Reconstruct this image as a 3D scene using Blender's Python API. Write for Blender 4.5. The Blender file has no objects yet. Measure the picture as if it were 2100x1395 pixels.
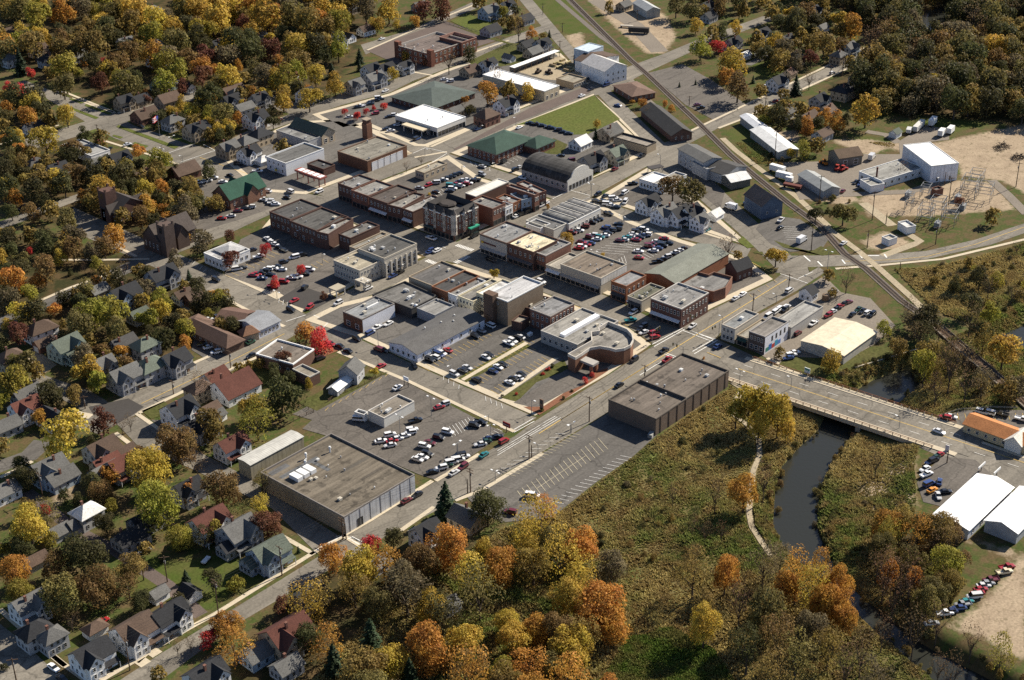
import bpy, math, random
import numpy as np
from mathutils import Vector, Matrix
from mathutils.geometry import tessellate_polygon
S = bpy.context.scene
COL = S.collection
rnd = random.Random(7)
# ---------------------------------------------------------------- camera, sky, sun, exposure
CAMH = 290.0
CX, CY, FPX = 1050.0, 697.5, 3162.44
def unit(v): return v/np.linalg.norm(v)
_a = unit(np.array([4208-CX, -(-1045-CY), -FPX]))      # towards the up-right end of the street grid
_b = unit(np.array([-3016-CX, -(-932-CY), -FPX]))      # towards the up-left end
_u = unit(np.cross(_a, _b))
if _u[1] < 0: _u = -_u
ROT = np.array([_a, np.cross(_u, _a), _u])             # rows: world x, y, z seen from the camera
cd = bpy.data.cameras.new('camera'); cam = bpy.data.objects.new('camera', cd); COL.objects.link(cam)
cd.sensor_fit = 'HORIZONTAL'; cd.sensor_width = 36.0; cd.lens = 36.0*FPX/2100.0
cd.clip_start = 1.0; cd.clip_end = 20000.0
m4 = Matrix.Identity(4)
for i in range(3):
    for j in range(3): m4[i][j] = ROT[i][j]
m4[2][3] = CAMH
cam.matrix_world = m4
S.camera = cam
SUN_EL, SUN_AZ = 36.0, -10.5
w = bpy.data.worlds.new('World'); S.world = w; w.use_nodes = True
nt = w.node_tree; nt.nodes.clear()
sky = nt.nodes.new('ShaderNodeTexSky'); sky.sky_type = 'NISHITA'; sky.sun_disc = False
sky.sun_elevation = math.radians(SUN_EL); sky.sun_rotation = math.radians(90-SUN_AZ)
sky.air_density = 0.5; sky.dust_density = 0.2; sky.ozone_density = 1.0
bg = nt.nodes.new('ShaderNodeBackground'); bg.inputs[1].default_value = 0.085
ow = nt.nodes.new('ShaderNodeOutputWorld')
nt.links.new(sky.outputs[0], bg.inputs[0]); nt.links.new(bg.outputs[0], ow.inputs[0])
sl = bpy.data.lights.new('sun', 'SUN'); sl.energy = 5.0; sl.angle = math.radians(0.5); sl.color = (1.0, 0.915, 0.78)
so = bpy.data.objects.new('sun', sl); COL.objects.link(so)
_sd = Vector((math.cos(math.radians(SUN_EL))*math.cos(math.radians(SUN_AZ)), math.cos(math.radians(SUN_EL))*math.sin(math.radians(SUN_AZ)), math.sin(math.radians(SUN_EL))))
so.rotation_euler = _sd.to_track_quat('Z', 'Y').to_euler(); so.location = (600, 500, 400)
S.view_settings.view_transform = 'Standard'; S.view_settings.look = 'None'
S.view_settings.exposure = 0.95; S.view_settings.gamma = 1.0; S.view_settings.use_curve_mapping = False
S.render.engine = 'CYCLES'
S.cycles.use_denoising = False; S.cycles.max_bounces = 5; S.cycles.diffuse_bounces = 2
S.cycles.glossy_bounces = 2; S.cycles.transmission_bounces = 2; S.cycles.transparent_max_bounces = 4
S.cycles.use_adaptive_sampling = False
# ---------------------------------------------------------------- picture point -> place on the ground
TILES = {'0': (0, 0, 1), '1': (0, 0, 3), '2': (700, 0, 3), '3': (1400, 0, 3), '4': (0, 465, 3), '5': (700, 465, 3), '6': (1400, 465, 3),
         '7': (0, 930, 3), '8': (700, 930, 3), '9': (1400, 930, 3), 'a': (250, 560, 3), 'b': (850, 250, 3.8182), 'c': (550, 380, 3.5),
         'd': (1050, 480, 4.6667), 'e': (1190, 720, 6.5625), 'f': (470, 860, 5.1667), 'g': (1020, 860, 6.975), 'h': (760, 840, 6.973)}
def tp(t, x, y):
    o = TILES[t]; return (o[0]+x/o[2], o[1]+y/o[2])
def P(s):
    'survey string "tile:x,y x,y tile:x,y" -> list of photo points'
    out = []; t = '0'
    for tok in s.split():
        if ':' in tok: t, tok = tok.split(':')
        if not tok: continue
        x, y = tok.split(','); out.append(tp(t, float(x), float(y)))
    return out
def G(p, z=0.0):
    v = ROT @ np.array([p[0]-CX, -(p[1]-CY), -FPX]); t = (z-CAMH)/v[2]
    return np.array([v[0]*t, v[1]*t, z])
def GP(s, z=0.0): return [G(p, z) for p in P(s)]
def proj(q):
    c = ROT.T @ (np.array(q, float)-np.array([0, 0, CAMH])); return (CX+FPX*c[0]/-c[2], CY-FPX*c[1]/-c[2])
def dist(q): return float(np.linalg.norm(np.array(q, float)-np.array([0, 0, CAMH])))
def height_over(base, toppx):
    'height whose top, straight above base, shows at photo row toppx'
    lo, hi = 0.0, 60.0
    for _ in range(40):
        mid = (lo+hi)/2
        if proj((base[0], base[1], base[2]+mid))[1] > toppx: lo = mid
        else: hi = mid
    return (lo+hi)/2
# ---------------------------------------------------------------- materials
MATS = {}
def nodes(name):
    m = bpy.data.materials.new(name); m.use_nodes = True; t = m.node_tree; t.nodes.clear(); MATS[name] = m
    o = t.nodes.new('ShaderNodeOutputMaterial'); b = t.nodes.new('ShaderNodeBsdfPrincipled'); t.links.new(b.outputs[0], o.inputs[0])
    return m, t, b, o
def noise(t, scale, detail=4.0, vec=None, rough=0.6):
    n = t.nodes.new('ShaderNodeTexNoise'); n.inputs['Scale'].default_value = scale; n.inputs['Detail'].default_value = detail; n.inputs['Roughness'].default_value = rough
    if vec is not None: t.links.new(vec, n.inputs['Vector'])
    return n
def ramp(t, src, lo, hi, a=0.0, b=1.0):
    r = t.nodes.new('ShaderNodeMapRange'); r.inputs[1].default_value = lo; r.inputs[2].default_value = hi; r.inputs[3].default_value = a; r.inputs[4].default_value = b
    t.links.new(src, r.inputs[0]); return r.outputs[0]
def mixc(t, fac, a, b, mode='MIX'):
    n = t.nodes.new('ShaderNodeMix'); n.data_type = 'RGBA'; n.blend_type = mode
    for sock, v in ((n.inputs[0], fac), (n.inputs[6], a), (n.inputs[7], b)):
        if hasattr(v, 'links') or hasattr(v, 'is_linked'): t.links.new(v, sock)
        elif isinstance(v, (int, float)): sock.default_value = v
        else: sock.default_value = (v[0], v[1], v[2], 1)
    return n.outputs[2]
def surf(name, c1, c2=None, scale=0.4, fine=3.0, amt=0.5, rough=0.9, tint=False, spec=0.2, finec=0.25, metal=0.0, bump=0.0, crack=False, seam=False):
    'matt surface: two tones mixed by a coarse noise, grain from a fine one; tint multiplies the object colour'
    m, t, b, o = nodes(name)
    geo = t.nodes.new('ShaderNodeNewGeometry'); pos = geo.outputs['Position']
    c2 = c2 or tuple(x*0.75 for x in c1)
    n1 = noise(t, scale, 5, pos); f1 = ramp(t, n1.outputs[0], 0.5-0.5*amt*0.6, 0.5+0.5*amt*0.6)
    col = mixc(t, f1, c1, c2)
    n2 = noise(t, fine, 3, pos); f2 = ramp(t, n2.outputs[0], 0.3, 0.7, 1-finec, 1+finec)
    g = t.nodes.new('ShaderNodeCombineColor')
    for k in range(3): t.links.new(f2, g.inputs[k])
    col = mixc(t, 1.0, col, g.outputs[0], 'MULTIPLY')
    if crack:
        v = t.nodes.new('ShaderNodeTexVoronoi'); v.feature = 'DISTANCE_TO_EDGE'; v.inputs['Scale'].default_value = 0.07; v.inputs['Randomness'].default_value = 1.0
        dn = noise(t, 0.25, 3, pos); ad = t.nodes.new('ShaderNodeVectorMath'); ad.operation = 'MULTIPLY_ADD'; t.links.new(dn.outputs['Color'], ad.inputs[0]); ad.inputs[1].default_value = (5, 5, 0); t.links.new(pos, ad.inputs[2]); t.links.new(ad.outputs[0], v.inputs['Vector'])
        k1 = ramp(t, v.outputs['Distance'], 0.0, 0.022, 0.62, 1.0)
        mp = t.nodes.new('ShaderNodeVectorMath'); mp.operation = 'MULTIPLY'; mp.inputs[1].default_value = (0.02, 0.28, 0); t.links.new(pos, mp.inputs[0]); n5 = noise(t, 1.0, 3, mp.outputs[0]); k2 = ramp(t, n5.outputs[0], 0.38, 0.62, 0.86, 1.1)
        v2 = t.nodes.new('ShaderNodeTexVoronoi'); v2.inputs['Scale'].default_value = 0.035; v2.distance = 'CHEBYCHEV'; t.links.new(pos, v2.inputs['Vector']); sp = t.nodes.new('ShaderNodeSeparateColor'); t.links.new(v2.outputs['Color'], sp.inputs[0]); k3 = ramp(t, sp.outputs[0], 0, 1, 0.86, 1.12)
        for kk in (k1, k2, k3):
            g2 = t.nodes.new('ShaderNodeCombineColor')
            for k in range(3): t.links.new(kk, g2.inputs[k])
            col = mixc(t, 1.0, col, g2.outputs[0], 'MULTIPLY')
    if seam:
        tc = t.nodes.new('ShaderNodeTexCoord'); mp = t.nodes.new('ShaderNodeVectorMath'); mp.operation = 'MULTIPLY'; mp.inputs[1].default_value = (0.05, 0.45, 0.3); t.links.new(tc.outputs['Object'], mp.inputs[0]); n5 = noise(t, 1.0, 4, mp.outputs[0]); k2 = ramp(t, n5.outputs[0], 0.36, 0.64, 0.66, 1.18)
        n6 = noise(t, 0.22, 4, pos); k4 = ramp(t, n6.outputs[0], 0.56, 0.64, 1.0, 0.58)
        sx = t.nodes.new('ShaderNodeSeparateXYZ'); t.links.new(tc.outputs['Object'], sx.inputs[0]); mo = t.nodes.new('ShaderNodeMath'); mo.operation = 'PINGPONG'; mo.inputs[1].default_value = 2.2; t.links.new(sx.outputs[1], mo.inputs[0]); k3 = ramp(t, mo.outputs[0], 0.0, 0.22, 0.80, 1.0)
        for kk in (k2, k3, k4):
            g2 = t.nodes.new('ShaderNodeCombineColor')
            for k in range(3): t.links.new(kk, g2.inputs[k])
            col = mixc(t, 1.0, col, g2.outputs[0], 'MULTIPLY')
    if tint:
        oi = t.nodes.new('ShaderNodeObjectInfo'); col = mixc(t, 1.0, col, oi.outputs['Color'], 'MULTIPLY')
    t.links.new(col, b.inputs['Base Color'])
    b.inputs['Roughness'].default_value = rough; b.inputs['Specular IOR Level'].default_value = spec; b.inputs['Metallic'].default_value = metal
    if bump:
        bp = t.nodes.new('ShaderNodeBump'); bp.inputs['Strength'].default_value = bump; bp.inputs['Distance'].default_value = 0.3
        t.links.new(n2.outputs[0], bp.inputs['Height']); t.links.new(bp.outputs[0], b.inputs['Normal'])
    return m
def ribbed(name, axis, period, depth=0.35, rough=0.6, spec=0.3, course=False):
    'object-colour material with ribs or courses along a local axis'
    m, t, b, o = nodes(name)
    tc = t.nodes.new('ShaderNodeTexCoord'); sx = t.nodes.new('ShaderNodeSeparateXYZ'); t.links.new(tc.outputs['Object'], sx.inputs[0])
    mt = t.nodes.new('ShaderNodeMath'); mt.operation = 'MODULO'; t.links.new(sx.outputs[axis], mt.inputs[0]); mt.inputs[1].default_value = period
    ab = t.nodes.new('ShaderNodeMath'); ab.operation = 'ABSOLUTE'; t.links.new(mt.outputs[0], ab.inputs[0])
    f = ramp(t, ab.outputs[0], 0.0, period*0.3, 1-depth, 1.0)
    n2 = noise(t, 0.5, 4, tc.outputs['Object']); f2 = ramp(t, n2.outputs[0], 0.3, 0.7, 0.82, 1.12)
    mm = t.nodes.new('ShaderNodeMath'); mm.operation = 'MULTIPLY'; t.links.new(f, mm.inputs[0]); t.links.new(f2, mm.inputs[1])
    g = t.nodes.new('ShaderNodeCombineColor')
    for k in range(3): t.links.new(mm.outputs[0], g.inputs[k])
    oi = t.nodes.new('ShaderNodeObjectInfo'); col = mixc(t, 1.0, oi.outputs['Color'], g.outputs[0], 'MULTIPLY')
    t.links.new(col, b.inputs['Base Color']); b.inputs['Roughness'].default_value = rough; b.inputs['Specular IOR Level'].default_value = spec
    return m
W1 = (1, 1, 1)
surf('road', (0.186, 0.167, 0.136), (0.148, 0.133, 0.109), 0.05, 1.2, 1.0, finec=0.2, crack=True)
surf('lot', (0.124, 0.110, 0.094), (0.098, 0.087, 0.075), 0.05, 1.2, 1.0, finec=0.22, crack=True)
surf('lotgrey', (0.117, 0.108, 0.096), (0.091, 0.084, 0.075), 0.06, 1.2, 1.0, finec=0.2, crack=True)
surf('newtar', (0.055, 0.05, 0.046), (0.045, 0.041, 0.038), 0.1, 1.5, 1.0, finec=0.15)
surf('brickroad', (0.12, 0.092, 0.078), (0.09, 0.07, 0.062), 0.15, 2.0, 1.0)
surf('concrete', (0.50, 0.43, 0.315), (0.40, 0.345, 0.255), 0.12, 1.5, 1.0, finec=0.12)
surf('gravel', (0.20, 0.17, 0.135), (0.145, 0.124, 0.10), 0.08, 1.2, 1.0, finec=0.2)
surf('trail', (0.36, 0.30, 0.205), (0.26, 0.215, 0.145), 0.15, 1.2, 1.0)
surf('ballast', (0.15, 0.128, 0.108), (0.115, 0.098, 0.083), 0.3, 2.0, 1.0)
surf('lawn', (0.058, 0.072, 0.018), (0.085, 0.075, 0.03), 0.08, 0.9, 1.0, finec=0.35, spec=0.05)
surf('field', (0.074, 0.098, 0.021), (0.098, 0.10, 0.03), 0.05, 0.8, 1.0, finec=0.3, spec=0.05)
surf('sand', (0.34, 0.28, 0.19), (0.26, 0.21, 0.14), 0.05, 0.8, 1.0, finec=0.2)
surf('mulch', (0.20, 0.085, 0.045), (0.15, 0.065, 0.035), 0.5, 2.0, 1.0)
surf('whitepaint', (0.70, 0.69, 0.65), (0.6, 0.59, 0.55), 0.5, 2.0)
surf('fadedpaint', (0.46, 0.41, 0.29), (0.34, 0.30, 0.21), 0.5, 2.0)
surf('yellowpaint', (0.58, 0.40, 0.11), (0.50, 0.34, 0.10), 0.5, 2.0)
surf('wall', W1, (0.9, 0.9, 0.9), 0.3, 2.0, 1.0, tint=True, finec=0.08)
surf('brick', W1, (0.72, 0.70, 0.70), 0.35, 3.0, 1.0, tint=True, finec=0.3)
surf('flatroof', W1, (0.78, 0.77, 0.76), 0.12, 1.4, 1.0, tint=True, finec=0.2, seam=True)
surf('shingle', W1, (0.68, 0.67, 0.66), 0.25, 2.5, 1.0, tint=True, finec=0.3)
surf('tint', W1, (0.85, 0.85, 0.85), 0.5, 2.0, 1.0, tint=True, finec=0.1)
surf('whiteroof', (0.82, 0.81, 0.78), (0.74, 0.73, 0.70), 0.08, 1.0, 1.0, finec=0.05, rough=0.7)
ribbed('ribx', 0, 0.9); ribbed('riby', 1, 0.9); ribbed('siding', 2, 0.55, 0.10, 0.8)
ribbed('panelx', 0, 1.8, 0.3)
surf('timber', (0.115, 0.072, 0.045), (0.09, 0.06, 0.04), 0.6, 4.0, 1.0)
surf('greymetal', (0.20, 0.205, 0.205), (0.16, 0.165, 0.165), 0.6, 3.0, rough=0.5, spec=0.5)
surf('darkmetal', (0.05, 0.05, 0.05), (0.04, 0.04, 0.04), 0.6, 3.0, rough=0.5, spec=0.4)
surf('rail', (0.22, 0.17, 0.14), (0.18, 0.14, 0.12), 0.6, 3.0, rough=0.4, metal=0.6)
surf('tyre', (0.02, 0.02, 0.02), (0.016, 0.016, 0.016), 2, 5.0)
surf('bark', (0.085, 0.065, 0.05), (0.055, 0.042, 0.034), 1.0, 5.0, 1.0)
def glassmat(name, c, rough):
    m, t, b, o = nodes(name); b.inputs['Base Color'].default_value = (*c, 1); b.inputs['Roughness'].default_value = rough; b.inputs['Specular IOR Level'].default_value = 0.6
    return m
glassmat('glass', (0.018, 0.022, 0.026), 0.12); glassmat('carglass', (0.012, 0.015, 0.017), 0.08)
m, t, b, o = nodes('paint')
oi = t.nodes.new('ShaderNodeObjectInfo'); t.links.new(oi.outputs['Color'], b.inputs['Base Color']); b.inputs['Roughness'].default_value = 0.25; b.inputs['Specular IOR Level'].default_value = 0.5
b.inputs['Coat Weight'].default_value = 0.6; b.inputs['Coat Roughness'].default_value = 0.08
m, t, b, o = nodes('lamp'); b.inputs['Base Color'].default_value = (0.75, 0.75, 0.72, 1); b.inputs['Roughness'].default_value = 0.15
# water: dark, slightly rippled
m, t, b, o = nodes('water')
b.inputs['Base Color'].default_value = (0.026, 0.027, 0.022, 1); b.inputs['Roughness'].default_value = 0.10; b.inputs['IOR'].default_value = 1.33
geo = t.nodes.new('ShaderNodeNewGeometry'); n = noise(t, 0.9, 4, geo.outputs['Position']); bp = t.nodes.new('ShaderNodeBump'); bp.inputs['Strength'].default_value = 0.35; bp.inputs['Distance'].default_value = 0.15
t.links.new(n.outputs[0], bp.inputs['Height']); t.links.new(bp.outputs[0], b.inputs['Normal'])
# leaves: object colour, clump and leaf variation, light shining through
def leafmat(name, trans=0.35, vary=0.35):
    m, t, b, o = nodes(name)
    oi = t.nodes.new('ShaderNodeObjectInfo'); geo = t.nodes.new('ShaderNodeNewGeometry'); tc = t.nodes.new('ShaderNodeTexCoord')
    n = noise(t, 1.6, 3, tc.outputs['Object']); f = ramp(t, n.outputs[0], 0.3, 0.7, 1-vary, 1+vary)
    f2 = ramp(t, geo.outputs['Random Per Island'], 0, 1, 0.7, 1.3)
    mm = t.nodes.new('ShaderNodeMath'); mm.operation = 'MULTIPLY'; t.links.new(f, mm.inputs[0]); t.links.new(f2, mm.inputs[1])
    hs = t.nodes.new('ShaderNodeHueSaturation'); t.links.new(oi.outputs['Color'], hs.inputs['Color']); t.links.new(mm.outputs[0], hs.inputs['Value'])
    n3 = noise(t, 1.1, 2, tc.outputs['Object']); t.links.new(ramp(t, n3.outputs[0], 0.25, 0.75, 0.485, 0.52), hs.inputs['Hue'])
    t.links.new(hs.outputs[0], b.inputs['Base Color']); b.inputs['Roughness'].default_value = 0.7; b.inputs['Specular IOR Level'].default_value = 0.15
    tr = t.nodes.new('ShaderNodeBsdfTranslucent'); t.links.new(hs.outputs[0], tr.inputs[0])
    mx = t.nodes.new('ShaderNodeMixShader'); mx.inputs[0].default_value = trans
    t.links.new(b.outputs[0], mx.inputs[1]); t.links.new(tr.outputs[0], mx.inputs[2]); t.links.new(mx.outputs[0], o.inputs[0])
    return m
leafmat('leaf', 0.42, 0.3); leafmat('needle', 0.12, 0.25)
# ---------------------------------------------------------------- mesh helpers
def mesh(name, V, F, mats, idx=None, smooth=False):
    me = bpy.data.meshes.new(name); me.from_pydata([tuple(float(c) for c in v) for v in V], [], F)
    for mm_ in ([mats] if isinstance(mats, str) else mats): me.materials.append(MATS[mm_])
    if idx is not None: me.polygons.foreach_set('material_index', idx)
    if smooth: me.polygons.foreach_set('use_smooth', [True]*len(me.polygons))
    me.update(); return me
def ob(name, me, parent=None, loc=None, rot=None, scale=None, color=None):
    o = bpy.data.objects.new(name, me); COL.objects.link(o)
    if parent is not None: o.parent = parent
    if loc is not None: o.location = [float(c) for c in loc]
    if rot is not None: o.rotation_euler = (0, 0, rot) if isinstance(rot, (int, float)) else rot
    if scale is not None: o.scale = scale if not isinstance(scale, (int, float)) else (scale,)*3
    if color is not None: o.color = (color[0], color[1], color[2], 1)
    return o
class MB:
    'collects boxes, prisms and tubes into one mesh'
    def __init__(s): s.V = []; s.F = []; s.I = []; s.mi = 0
    def add(s, V, F):
        n = len(s.V); s.V += [tuple(v) for v in V]; s.F += [tuple(i+n for i in f) for f in F]; s.I += [s.mi]*len(F); return s
    def box(s, x0, x1, y0, y1, z0, z1, bottom=True):
        V = [(x0,y0,z0),(x1,y0,z0),(x1,y1,z0),(x0,y1,z0),(x0,y0,z1),(x1,y0,z1),(x1,y1,z1),(x0,y1,z1)]
        F = [(0,1,5,4),(1,2,6,5),(2,3,7,6),(3,0,4,7),(4,5,6,7)]
        if bottom: F.append((3,2,1,0))
        return s.add(V, F)
    def prism(s, poly, z0, z1, top=True, bottom=False):
        'poly: counter-clockwise xy list'
        n = len(poly); V = [(p[0],p[1],z0) for p in poly]+[(p[0],p[1],z1) for p in poly]
        F = [(i,(i+1)%n,n+(i+1)%n,n+i) for i in range(n)]
        if top: F += [tuple(n+i for i in tri) for tri in tess(poly)]
        if bottom: F += [tuple(reversed(tri)) for tri in tess(poly)]
        return s.add(V, F)
    def bar(s, a, b, r, r2=None, n=5):
        a = Vector([float(c) for c in a]); b = Vector([float(c) for c in b]); r2 = r if r2 is None else r2; d = (b-a)
        if d.length < 1e-6: return s
        q = d.to_track_quat('Z', 'Y'); V = []
        for p, rr in ((a, r), (b, r2)):
            for k in range(n):
                an = 2*math.pi*k/n; V.append(tuple(p+q @ Vector((rr*math.cos(an), rr*math.sin(an), 0))))
        F = [(k,(k+1)%n,n+(k+1)%n,n+k) for k in range(n)]+[tuple(range(n,2*n))]
        return s.add(V, F)
    def build(s, name, mats, parent=None, **k):
        return ob(name, mesh(name, s.V, s.F, mats, s.I if not isinstance(mats, str) else None, k.pop('smooth', False)), parent, **k)
def area(p): return 0.5*sum(p[i][0]*p[(i+1)%len(p)][1]-p[(i+1)%len(p)][0]*p[i][1] for i in range(len(p)))
def ccw(p):
    p = [(float(q[0]), float(q[1])) for q in p]
    return p if area(p) > 0 else p[::-1]
def tess(p):
    out = []
    for t3 in tessellate_polygon([[Vector((q[0], q[1], 0)) for q in p]]):
        a, b_, c = [p[i] for i in t3]
        cr = (b_[0]-a[0])*(c[1]-a[1])-(b_[1]-a[1])*(c[0]-a[0])
        if abs(cr) > 1e-9: out.append(tuple(t3) if cr > 0 else tuple(reversed(t3)))
    return out
def inside(p, poly):
    x, y = p[0], p[1]; c = False; n = len(poly); j = n-1
    for i in range(n):
        xi, yi = poly[i]; xj, yj = poly[j]
        if (yi > y) != (yj > y) and x < (xj-xi)*(y-yi)/(yj-yi)+xi: c = not c
        j = i
    return c
def inset(poly, d):
    'move every side of a counter-clockwise polygon inwards by d'
    n = len(poly); out = []
    for i in range(n):
        p0 = np.array(poly[i-1]); p1 = np.array(poly[i]); p2 = np.array(poly[(i+1)%n])
        e1 = unit(p1-p0); e2 = unit(p2-p1); n1 = np.array([-e1[1], e1[0]]); n2 = np.array([-e2[1], e2[0]])
        k = unit(n1+n2) if np.linalg.norm(n1+n2) > 1e-6 else n1
        out.append(tuple(p1+k*d/max(0.4, float(k@n1))))
    return out
def tag(o, label=None, cat=None, group=None, kind=None):
    if label: o['label'] = label
    if cat: o['category'] = cat
    if group: o['group'] = group
    if kind: o['kind'] = kind
    return o
def empty(name, loc, rot=0.0):
    o = bpy.data.objects.new(name, None); COL.objects.link(o); o.location = [float(c) for c in loc]; o.rotation_euler = (0, 0, rot); o.empty_display_size = 0.5
    return o
BLOCKED = []      # footprints no planted tree may stand on: (polygon, minx, maxx, miny, maxy)
def block(poly, grow=0.0):
    p = ccw(poly)
    if grow: p = inset(p, -grow)
    xs = [q[0] for q in p]; ys = [q[1] for q in p]; BLOCKED.append((p, min(xs), max(xs), min(ys), max(ys)))
def blocked(x, y):
    for p, a0, a1, b0, b1 in BLOCKED:
        if a0 <= x <= a1 and b0 <= y <= b1 and inside((x, y), p): return True
    return False
THINGS = []       # (object, base phrase, world point, kind word) labelled at the end by where they stand
LAND = []         # (short phrase, photo point) things a label can point from
# ================================================================ terrain
LOW = [tuple(q[:2]) for q in GP('0:1035,1082 1132,1063 1300,937 1347,897 1496,797 1502,784 1570,800 1640,772 1690,777 1760,748 1887,708 1960,690 2060,640 2200,600 2260,780 2110,812 1990,836 1919,862 1885,912 1874,960 1880,1030 1868,1085 1845,1110 1900,1160 1985,1190 1905,1300 1955,1345 2060,1400 2120,1480 560,1480 640,1400 760,1265 860,1185 960,1130')]
RIVER = [tuple(q[:2]) for q in GP('0:1765,795 1800,775 1860,757 1886,790 1860,815 1800,850 1745,897 1702,950 1678,1005 1672,1080 1703,1152 1758,1220 1835,1283 1915,1332 2035,1395 2130,1460 1990,1460 1905,1385 1815,1310 1738,1240 1668,1175 1614,1130 1588,1080 1592,1010 1604,960 1642,918 1683,880 1700,840', -4.0)]
POND = [tuple(q[:2]) for q in GP('0:2040,690 2075,676 2130,668 2130,712 2070,708', -2.2)]
MARSH = [LOW, [tuple(q[:2]) for q in GP('0:1835,552 1900,548 1980,535 2110,497 2110,690 2000,668 1920,640 1870,590')]]
DIRT = [[tuple(q[:2]) for q in GP(s)] for s in (
 '3:1080,870 1500,880 1560,880 1700,850 2130,760 2130,1200 1960,1110 1720,1085 1700,1010',
 '3:1170,1180 1400,1170 1700,1110 1900,1120 2050,1290 1900,1300 1480,1330 1150,1330 1090,1230',
 '3:900,860 1180,860 1280,900 1150,960 1100,940', '3:760,1190 980,1180 1100,1230 1000,1260 780,1230',
 '2:1500,-20 1800,-20 2000,100 2060,230 1980,330 1880,330 1700,180', '2:1380,220 1480,200 1500,300 1420,290',
 '2:1090,430 1350,345 1470,455 1380,500 1250,480',
 '9:1640,1070 1860,900 1960,790 2060,650 2120,620 2120,1260 2000,1240 1850,1130', '9:1760,540 2060,600 2060,660 1900,590',
 '6:1100,90 1240,30 1340,60 1420,110 1350,140 1150,140', '2:1330,900 1480,930 1440,1010 1350,960',
 '3:420,830 700,800 720,880 600,860', '9:1080,150 1420,20 1420,330 1200,380', '7:330,220 440,190 450,260 330,330')]
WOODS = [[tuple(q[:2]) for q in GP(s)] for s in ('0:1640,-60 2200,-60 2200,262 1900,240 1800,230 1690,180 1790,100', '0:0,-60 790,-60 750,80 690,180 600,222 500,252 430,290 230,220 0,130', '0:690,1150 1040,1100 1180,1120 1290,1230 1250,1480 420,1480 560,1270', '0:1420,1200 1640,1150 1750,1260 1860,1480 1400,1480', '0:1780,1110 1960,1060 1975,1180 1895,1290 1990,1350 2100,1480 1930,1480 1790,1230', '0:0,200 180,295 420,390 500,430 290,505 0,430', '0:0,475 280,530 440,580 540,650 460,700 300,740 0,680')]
GREEN = [[tuple(q[:2]) for q in GP(s)] for s in (
 '2:1150,-10 1400,-10 1520,150 1560,210 1480,200 1390,220', '3:1350,760 1650,690 1900,760 1600,830 1380,800', '3:1060,860 1130,830 1310,890 1290,910',
 '3:260,810 390,770 600,960 560,1010 450,1010', '0:1240,1395 1300,1330 1420,1330 1500,1395', '7:700,640 1500,640 1900,600 1300,950 800,860', '9:850,540 1000,560 1100,700 1000,740 900,620',
 '3:400,400 640,340 640,430 500,500')]
def sdist(Pts, poly):
    'distance of many points to a polygon outline and whether inside'
    Pts = np.asarray(Pts, float); d = np.full(len(Pts), 1e9); ins = np.zeros(len(Pts), bool); n = len(poly)
    for i in range(n):
        a = np.array(poly[i][:2]); b = np.array(poly[(i+1) % n][:2]); ab = b-a
        t = np.clip(((Pts-a) @ ab)/(ab @ ab+1e-12), 0, 1); q = Pts-(a+t[:, None]*ab); d = np.minimum(d, np.hypot(q[:, 0], q[:, 1]))
        if abs(b[1]-a[1]) > 1e-12:
            c = (a[1] > Pts[:, 1]) != (b[1] > Pts[:, 1]); ins ^= c & (Pts[:, 0] < ab[0]*(Pts[:, 1]-a[1])/ab[1]+a[0])
    return d, ins
def smooth(x): x = np.clip(x, 0, 1); return x*x*(3-2*x)
def heights(Pts):
    d, i = sdist(Pts, LOW); z = np.where(i, -2.4*smooth((d-1)/10.0), 0.0)
    d, i = sdist(Pts, RIVER); sd = np.where(i, -d, d); k = smooth((3.5-sd)/6.0); z = z*(1-k)-5.6*k
    d, i = sdist(Pts, POND); sd = np.where(i, -d, d); k = smooth((4-sd)/7.0); z = z*(1-k)-3.4*k
    return z
def hz(x, y): return float(heights([(x, y)])[0])
def GG(p, dz=0.0):
    'photo point -> the terrain itself (dz above it)'
    q = G(p, dz)
    for _ in range(4): q = G(p, hz(q[0], q[1])+dz)
    q[2] -= dz; return q
def mask(Pts, polys, soft):
    v = np.zeros(len(Pts))
    for p in polys:
        d, i = sdist(Pts, p); v = np.maximum(v, np.clip(0.5+np.where(i, d, -d)/soft, 0, 1))
    return v
xs = np.concatenate([[-6000, -2500, -1000, -300], np.arange(60, 1040, 2.6), [1150, 1400, 2000, 3500, 7000, 12000]])
ys = np.concatenate([[-6000, -2500, -1000, -300, -60], np.arange(60, 1010, 2.6), [1150, 1400, 2000, 3500, 7000, 12000]])
XX, YY = np.meshgrid(xs, ys, indexing='ij'); pts = np.stack([XX.ravel(), YY.ravel()], 1)
zz = heights(pts); nx, ny = XX.shape
ii = (np.arange(nx-1)[:, None]*ny+np.arange(ny-1)[None, :]).ravel()
quads = np.stack([ii, ii+ny, ii+ny+1, ii+1], 1)
me = bpy.data.meshes.new('ground'); me.vertices.add(len(pts)); me.vertices.foreach_set('co', np.column_stack([pts, zz]).ravel())
me.loops.add(quads.size); me.loops.foreach_set('vertex_index', quads.ravel()); me.polygons.add(len(quads)); me.polygons.foreach_set('loop_start', np.arange(0, quads.size, 4)); me.polygons.foreach_set('use_smooth', np.ones(len(quads), bool))
me.update(calc_edges=True)
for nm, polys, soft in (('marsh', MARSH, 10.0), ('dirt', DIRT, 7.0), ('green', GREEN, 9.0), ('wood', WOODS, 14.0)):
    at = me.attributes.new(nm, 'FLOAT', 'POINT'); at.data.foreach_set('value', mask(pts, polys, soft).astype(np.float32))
m, t, b, o = nodes('ground')
geo = t.nodes.new('ShaderNodeNewGeometry'); pos = geo.outputs['Position']
n1 = noise(t, 0.035, 6, pos); n2 = noise(t, 0.35, 5, pos); n3 = noise(t, 1.3, 4, pos); n4 = noise(t, 0.13, 5, pos)
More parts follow.
